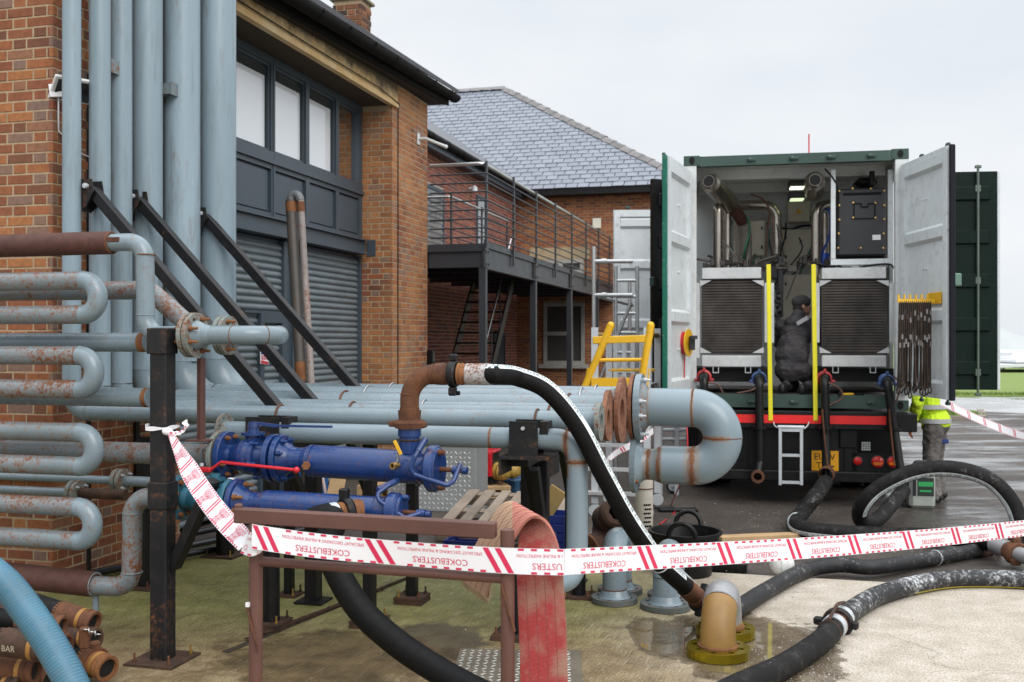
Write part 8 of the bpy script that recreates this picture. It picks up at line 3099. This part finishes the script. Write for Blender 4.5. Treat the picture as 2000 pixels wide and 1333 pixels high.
b = MB(); b.ball(q + UP * .09, .095, 22, (1.0, 1.0, .98)); part('ball', b, painted('chalky white plastic', (.72, .73, .70), .45, 0, .05, grime=.25), t)
b = MB(); b.tube([q + UP * .18, q + UP * .25], .012, 8); b.box(q + UP * .26 + B * .02, (.08, .02, .02), (B, A, UP)); part('stem', b, M['rust'], t)
b = MB(); b.ring(q + UP * .09, B, .0955, .0015, 28, 4); part('seam', b, M['galv'], t)
# canister
q = G(1798, 991, ZA)
t = thing('canister', 'translucent grey plastic canister with a green label standing by the truck', 'canister', q)
b = MB(); b.box(q + UP * .21, (.27, .24, .42), AX, .035); part('body', b, painted('cloudy plastic', (.33, .35, .32), .35, 0, .12, scale=4, grime=.5, grime_col=(.16, .17, .15)), t)
b = MB(); b.tube(bent([q + UP * .41 - Bc * .08, q + UP * .50 - Bc * .06, q + UP * .50 + Bc * .08, q + UP * .41 + Bc * .1], .04, 5), .02, 10); b.lathe(q + UP * .42 - Bc * .11 , UP, [(0, .035), (.04, .035), (.04, 0)], 14); part('handle_and_cap', b, M['dark_plastic'], t)
fpn = q - Ac * .1215 + UP * .24
b = MB(); b.box(fpn + Bc * .03, (.17, .003, .20), AX); lb = part('label', b, plain('black canister label', (.02, .03, .025), .4), t)
b = MB(); b.box(fpn + Bc * .03 + UP * .03 - Ac * .0022, (.15, .002, .05), AX); b.box(fpn + Bc * .03 - UP * .045 - Ac * .0022, (.12, .002, .02), AX); part('green_print', b, plain('green print', (.03, .34, .09), .4), lb)
b = MB(); b.box(fpn - Bc * .085, (.035, .003, .20), AX); part('side_print', b, M['ink'], t)
q = G(1772, 978, ZA)
b = MB(); b.lathe(q, UP, [(0, 0), (0, .13), (.34, .12), (.36, .06), (.40, .05), (.40, 0)], 20); solo('black_drum', b, M['plastic_black'], 'black drum standing against the truck behind the canister', 'drum', q)

# yellow podium steps
pp = plane(1215, 10.6)
t = thing('podium_steps', 'yellow and grey podium steps with guard rails beside the container', 'podium', pp.z(1215, ZA))
for (a, c_) in (((1193, 636), (1112, 830)), ((1271, 636), (1240, 830))):
    b = MB(); b.tube([pp(*a), pp(*c_)], .04, 14); b.ball(pp(*a), .04, 12); part('yellow_stile', b, M['yellow'], t)
b = MB(); p, q = pp(1186, 665), pp(1266, 662); b.beam(p - B * .15, q, .05, .075, UP, .006); part('guard_rail', b, M['yellow'], t)
b = MB(); b.tube([pp(1166, 704), pp(1258, 703)], .02, 12); part('knee_rail', b, M['yellow'], t)
b = MB(); b.beam(pp(1156, 748), pp(1262, 748), .06, .10, UP); part('toe_board', b, M['yellow'], t)
b = MB(); b.tube([pp(1150, 720), pp(1136, 800)], .02, 10); part('side_handle', b, M['yellow'], t)
b = MB(); b.tube([pp(1268, 720), pp(1262, 800)], .02, 10); part('side_handle', b, M['yellow'], t)
for x in (1162, 1264):
    for o in (0, .9):
        b = MB(); q = pp(x, 640) + A * o; b.beam(q, Vector((q.x, q.y, ZA + .14)), .07, .035, A); part('grey_upright', b, M['galv'], t)
        b = MB(); q2 = Vector((q.x, q.y, ZA + .065)); b.lathe(q2 - A * .02, A, [(0, 0), (0, .045), (.0, .065), (.04, .065), (.04, .045), (.04, 0)], 18); part('castor', b, M['galv'], t)
    b = MB(); q = pp(x, 655); b.tube([q, q + A * .9], .03, 10); part('top_rail', b, painted('dull brown yellow rail', (.36, .22, .06), .5), t)
for k in range(5):
    b = MB(); q = pp(1176 + k * 18, 660) + A * .9; b.beam(q, q - UP * 1.0, .05, .025, A); part('grey_slat', b, M['galv'], t)
b = MB(); q = pp(1160, 728) + A * .9; b.tube([q, pp(1262, 728) + A * .9], .02, 10); part('rear_rail', b, M['yellow'], t)
b = MB(); q = (pp(1156, 756) + pp(1262, 756)) / 2 + A * .45; b.box(q, (.58, .92, .03), (B, A, UP)); part('platform', b, M['alu'], t)
for k in range(3):
    b = MB(); z = .25 + .25 * k; b.beam(pp.z(1150 - k * 0, ZA + z) - B * .02, pp.z(1255, ZA + z), .12, .03); part('step', b, M['alu'], t)
# aluminium scaffold tower
sc2 = plane(1190, 13.0)
t = thing('scaffold_tower', 'aluminium scaffold tower between the walkway and the container', 'scaffold', sc2.z(1190, ZA))
for x, y, o in ((1160, 482, 0), (1193, 516, .4), (1203, 540, 1.2), (1236, 516, .4)):
    b = MB(); q = sc2(x, y) + A * o; b.tube([q, Vector((q.x, q.y, ZA))], .026, 12); part('standard', b, M['alu'], t)
for x0, x1, y, o in ((1160, 1236, 511, 0), (1160, 1236, 577, 0), (1160, 1236, 660, 0)):
    b = MB(); b.tube([sc2(x0, y), sc2(x1, y)], .026, 12); b.lathe(sc2(x0 + 20, y) - B * .03, B, [(0, .026), (0, .036), (.06, .036), (.06, .026)], 14); part('ledger', b, M['alu'], t)
for y in (545, 577, 611, 650, 690, 730):
    b = MB(); b.tube([sc2(1193, y) + A * .4, sc2(1236, y) + A * .4], .022, 10); part('rung', b, M['alu'], t)
b = MB(); b.tube([sc2(1170, 580), sc2(1215, 592) + A * .9], .022, 10); part('brace', b, M['alu'], t)
b = MB(); b.tube([sc2(1228, 590) + A * .2, sc2(1160, 760) + A * .2], .022, 10); part('brace', b, M['alu'], t)
# leaning rusty U pipe in front of the shutters
p0, p1 = P(598, 756, 9.9), P(577, 392, 10.15)
p0 = p0 + (p0 - p1) * .62
t = thing('leaning_pipe', 'tall worn grey and rusty hairpin pipe leaning against the roller shutters', 'pipe', p0)
d = (p1 - p0).normalized()
sd = B
r = .037
hw = .050
b = MB(); b.tube([p0 - sd * hw, p1 - sd * hw], r + .016, 18); part('thick_leg', b, painted('scuffed grey leg', (.075, .068, .06), .55, .3, .25, scale=5, grime=.5), t)
b = MB(); b.tube([p0 + sd * (hw + .005), p1 + sd * (hw + .005)], r - .002, 18); part('thin_leg', b, painted('whitish rusty leg', (.27, .235, .22), .55, .42, .2, scale=9, grime=.4), t)
b = MB(); b.tube([p1 + sd * (hw * -math.cos(a)) + d * (hw * 1.3 * math.sin(a) - .005) for a in [math.pi * k / 14 for k in range(15)]], r + .006, 18); part('hairpin_bend', b, painted('grey hairpin', (.13, .14, .15), .45, .2), t)
for z_, L in ((.02, .10), (1.62, .18)):
    b = MB(); q = p1 - d * z_; b.tube([q - sd * hw, q - sd * hw - d * L], r + .018, 18); part('rust_band', b, M['rust_orange'], t)
    if z_ < .5:
        b = MB(); b.tube([q + sd * (hw + .005), q + sd * (hw + .005) - d * L], r + .001, 18); part('rust_band', b, M['rust_orange'], t)
# red hose from the reel
hp = [rp - UP * .12, rp - UP * .5, rp - UP * 1.1 - Vector((.0, .2, 0)), P(1336, 905, 10.3), P(1328, 945, 9.6), G(1312, 985, ZA + .01), G(1318, 1000, ZA + .01), G(1300, 1016, ZA + .01), P(1288, 1024, 8.1)]
b = MB(); b.tube(spline(hp, 8), .007, 8); solo('red_hose', b, M['red'], 'thin red hose hanging from the yellow reel and trailing to the tub', 'hose', hp[-2])
p0 = G(1288, 1000, ZA)
b = MB(); b.box(p0 + UP * .02 + Vector((.2, 0, 0)), (.42, .10, .04), None, .012); b.box(p0 + UP * .035 + Vector((.05, .05, 0)), (.2, .06, .03), None, .01); solo('tool_bag', b, M['plastic_black'], 'flat black tool roll lying on the asphalt behind the tub', 'bag', p0)
# second tape, from the container door across the yard, and a loose end by the U bend
t = thing('barrier_tape', 'thin distant strip of red and white tape running from the container door to the right', 'tape', P(1850, 790, 10.9))
n = 30
pA, pB = P(1836, 783, 10.8), P(2100, 868, 13.2)
tp = Tape([pA.lerp(pB, k / 29) - UP * (.10 * math.sin(math.pi * k / 29)) for k in range(30)], [(UP + A * .4 * math.sin(k * .25)).normalized() * .048 for k in range(30)])
tape_piece(t, tp, .1, False, .8)
t = thing('barrier_tape', 'loose twisted tape end tied below the big U bend flange', 'tape', P(1200, 880, 8.4))
cs = spline([P(1186, 900, 8.3), P(1205, 884, 8.35), P(1240, 866, 8.5), P(1276, 842, 8.7)], 6)
tape_piece(t, Tape(cs, [(UP * .9 + A * .4 * math.sin(i * .6)).normalized() * .03 for i in range(len(cs))]), .1, False, .6)
b = MB()
cs = spline([P(1186, 900, 8.3), P(1178, 905, 8.3), P(1174, 930, 8.3), P(1178, 960, 8.3)], 6)
tape_piece(t, Tape(cs, [(B * .8 + UP * .3 * math.sin(i)).normalized() * .03 for i in range(len(cs))]), .05, False, .6)
# grey frames glimpsed through the U bend
fpz = plane(1310, 12.2)
t = thing('alu_frame', 'grey aluminium trestle frame glimpsed through the big U bend', 'trestle', fpz.z(1310, ZA))
for x in (1290, 1322):
    b = MB(); q = fpz(x, 820); b.beam(q, Vector((q.x, q.y, ZA)), .05, .04, A); part('upright', b, M['galv'], t)
for y in (840, 858):
    b = MB(); b.tube([fpz(1288, y), fpz(1340, y)], .022, 10); part('rail', b, M['galv'], t)

# castor of the podium seen right of the strainer
q = G(1315, 964, ZA)
b = MB(); b.lathe(q + UP * .085 - A * .025, A, [(0, 0), (0, .06), (.005, .085), (.045, .085), (.05, .06), (.05, 0)], 24); part('castor_tyre', b, M['dark_plastic'], t)
b = MB(); b.lathe(q + UP * .085 - A * .03, A, [(0, 0), (.0, .055), (.06, .055), (.06, 0)], 20); part('castor_hub', b, M['galv'], t)
b = MB(); b.beam(q + UP * .085 - A * .04, q + UP * .22 - A * .02, .05, .01, A); b.tube([q + UP * .2, q + UP * 1.0], .024, 12); part('castor_fork', b, M['galv'], t)
# ================================================================== parked aircraft far off at right, hedge
wa = painted('pale aircraft paint', (.62, .64, .66), .4, 0, .06, scale=.4, grime=.15, grime_col=(.35, .36, .37))
Ya = 64.0
def Q(x, y, dY=0):
    return P(x, y, Ya + dY)
t = thing('aircraft', 'pale old aircraft parked on the grass far off at the right edge', 'aircraft', Q(1990, 724))
b = MB()
ax0, ax1 = Q(1860, 700), Q(2160, 703)
d = (ax1 - ax0).normalized(); L = (ax1 - ax0).length
b.lathe(ax0, d, [(-2.5, .1), (-1.0, .34), (1.2, .50), (3, .56), (7.5, .6), (9, .52), (11, .2), (11.5, 0)], 24)
part('fuselage', b, wa, t)
b = MB(); b.poly([Q(1862, 690), Q(2030, 690), Q(2000, 657), Q(1985, 655), Q(1936, 631), Q(1900, 612), Q(1875, 612)], Vector((0, .22, 0))); part('tail_fin', b, wa, t)
b = MB(); b.poly([Q(1930, 707, -.6), Q(2030, 705, -.6), Q(2060, 706, -5), Q(1985, 709, -5)], UP * .14); part('wing', b, wa, t)
b = MB(); b.poly([Q(1930, 714, -.7), Q(2090, 710, -.7), Q(2060, 716, -6.5), Q(1900, 720, -6.5)], UP * .16); part('wing', b, wa, t)
for x in (1952, 1958):
    b = MB(); b.tube([Q(x, 702, -.6), Q(x + 3, 727, -.9)], .06, 8); part('gear_leg', b, wa, t)
b = MB(); b.box(Q(1944, 697, -.62), (.5, .03, .35)); b.box(Q(1966, 691, -.6), (.8, .03, .08)); part('panel', b, painted('aircraft panel', (.45, .47, .5), .5), t)
hd = MB()
rng = random.Random(4)
for _ in range(2600):
    Y = rng.uniform(95, 100); X = Y * rng.uniform(.40, .56); z = rng.uniform(0, 1) ** .7 * (1.0 + .3 * math.sin(X * .6))
    c_ = Vector((X, Y, z)); s = rng.uniform(.15, .35)
    u = Vector((rng.uniform(-1, 1), rng.uniform(-1, 1), rng.uniform(-1, 1))).normalized() * s
    w = Vector((rng.uniform(-1, 1), rng.uniform(-1, 1), rng.uniform(-1, 1))).normalized() * s
    hd.add([c_ - u, c_ + w, c_ + u, c_ - w], [(0, 1, 2, 3)])
solo('hedge', hd, painted('hedge leaf', (.06, .07, .03), .8, 0, .4, scale=1), 'low dark far off hedge line beyond the aircraft and grass', 'hedge', kind='stuff')
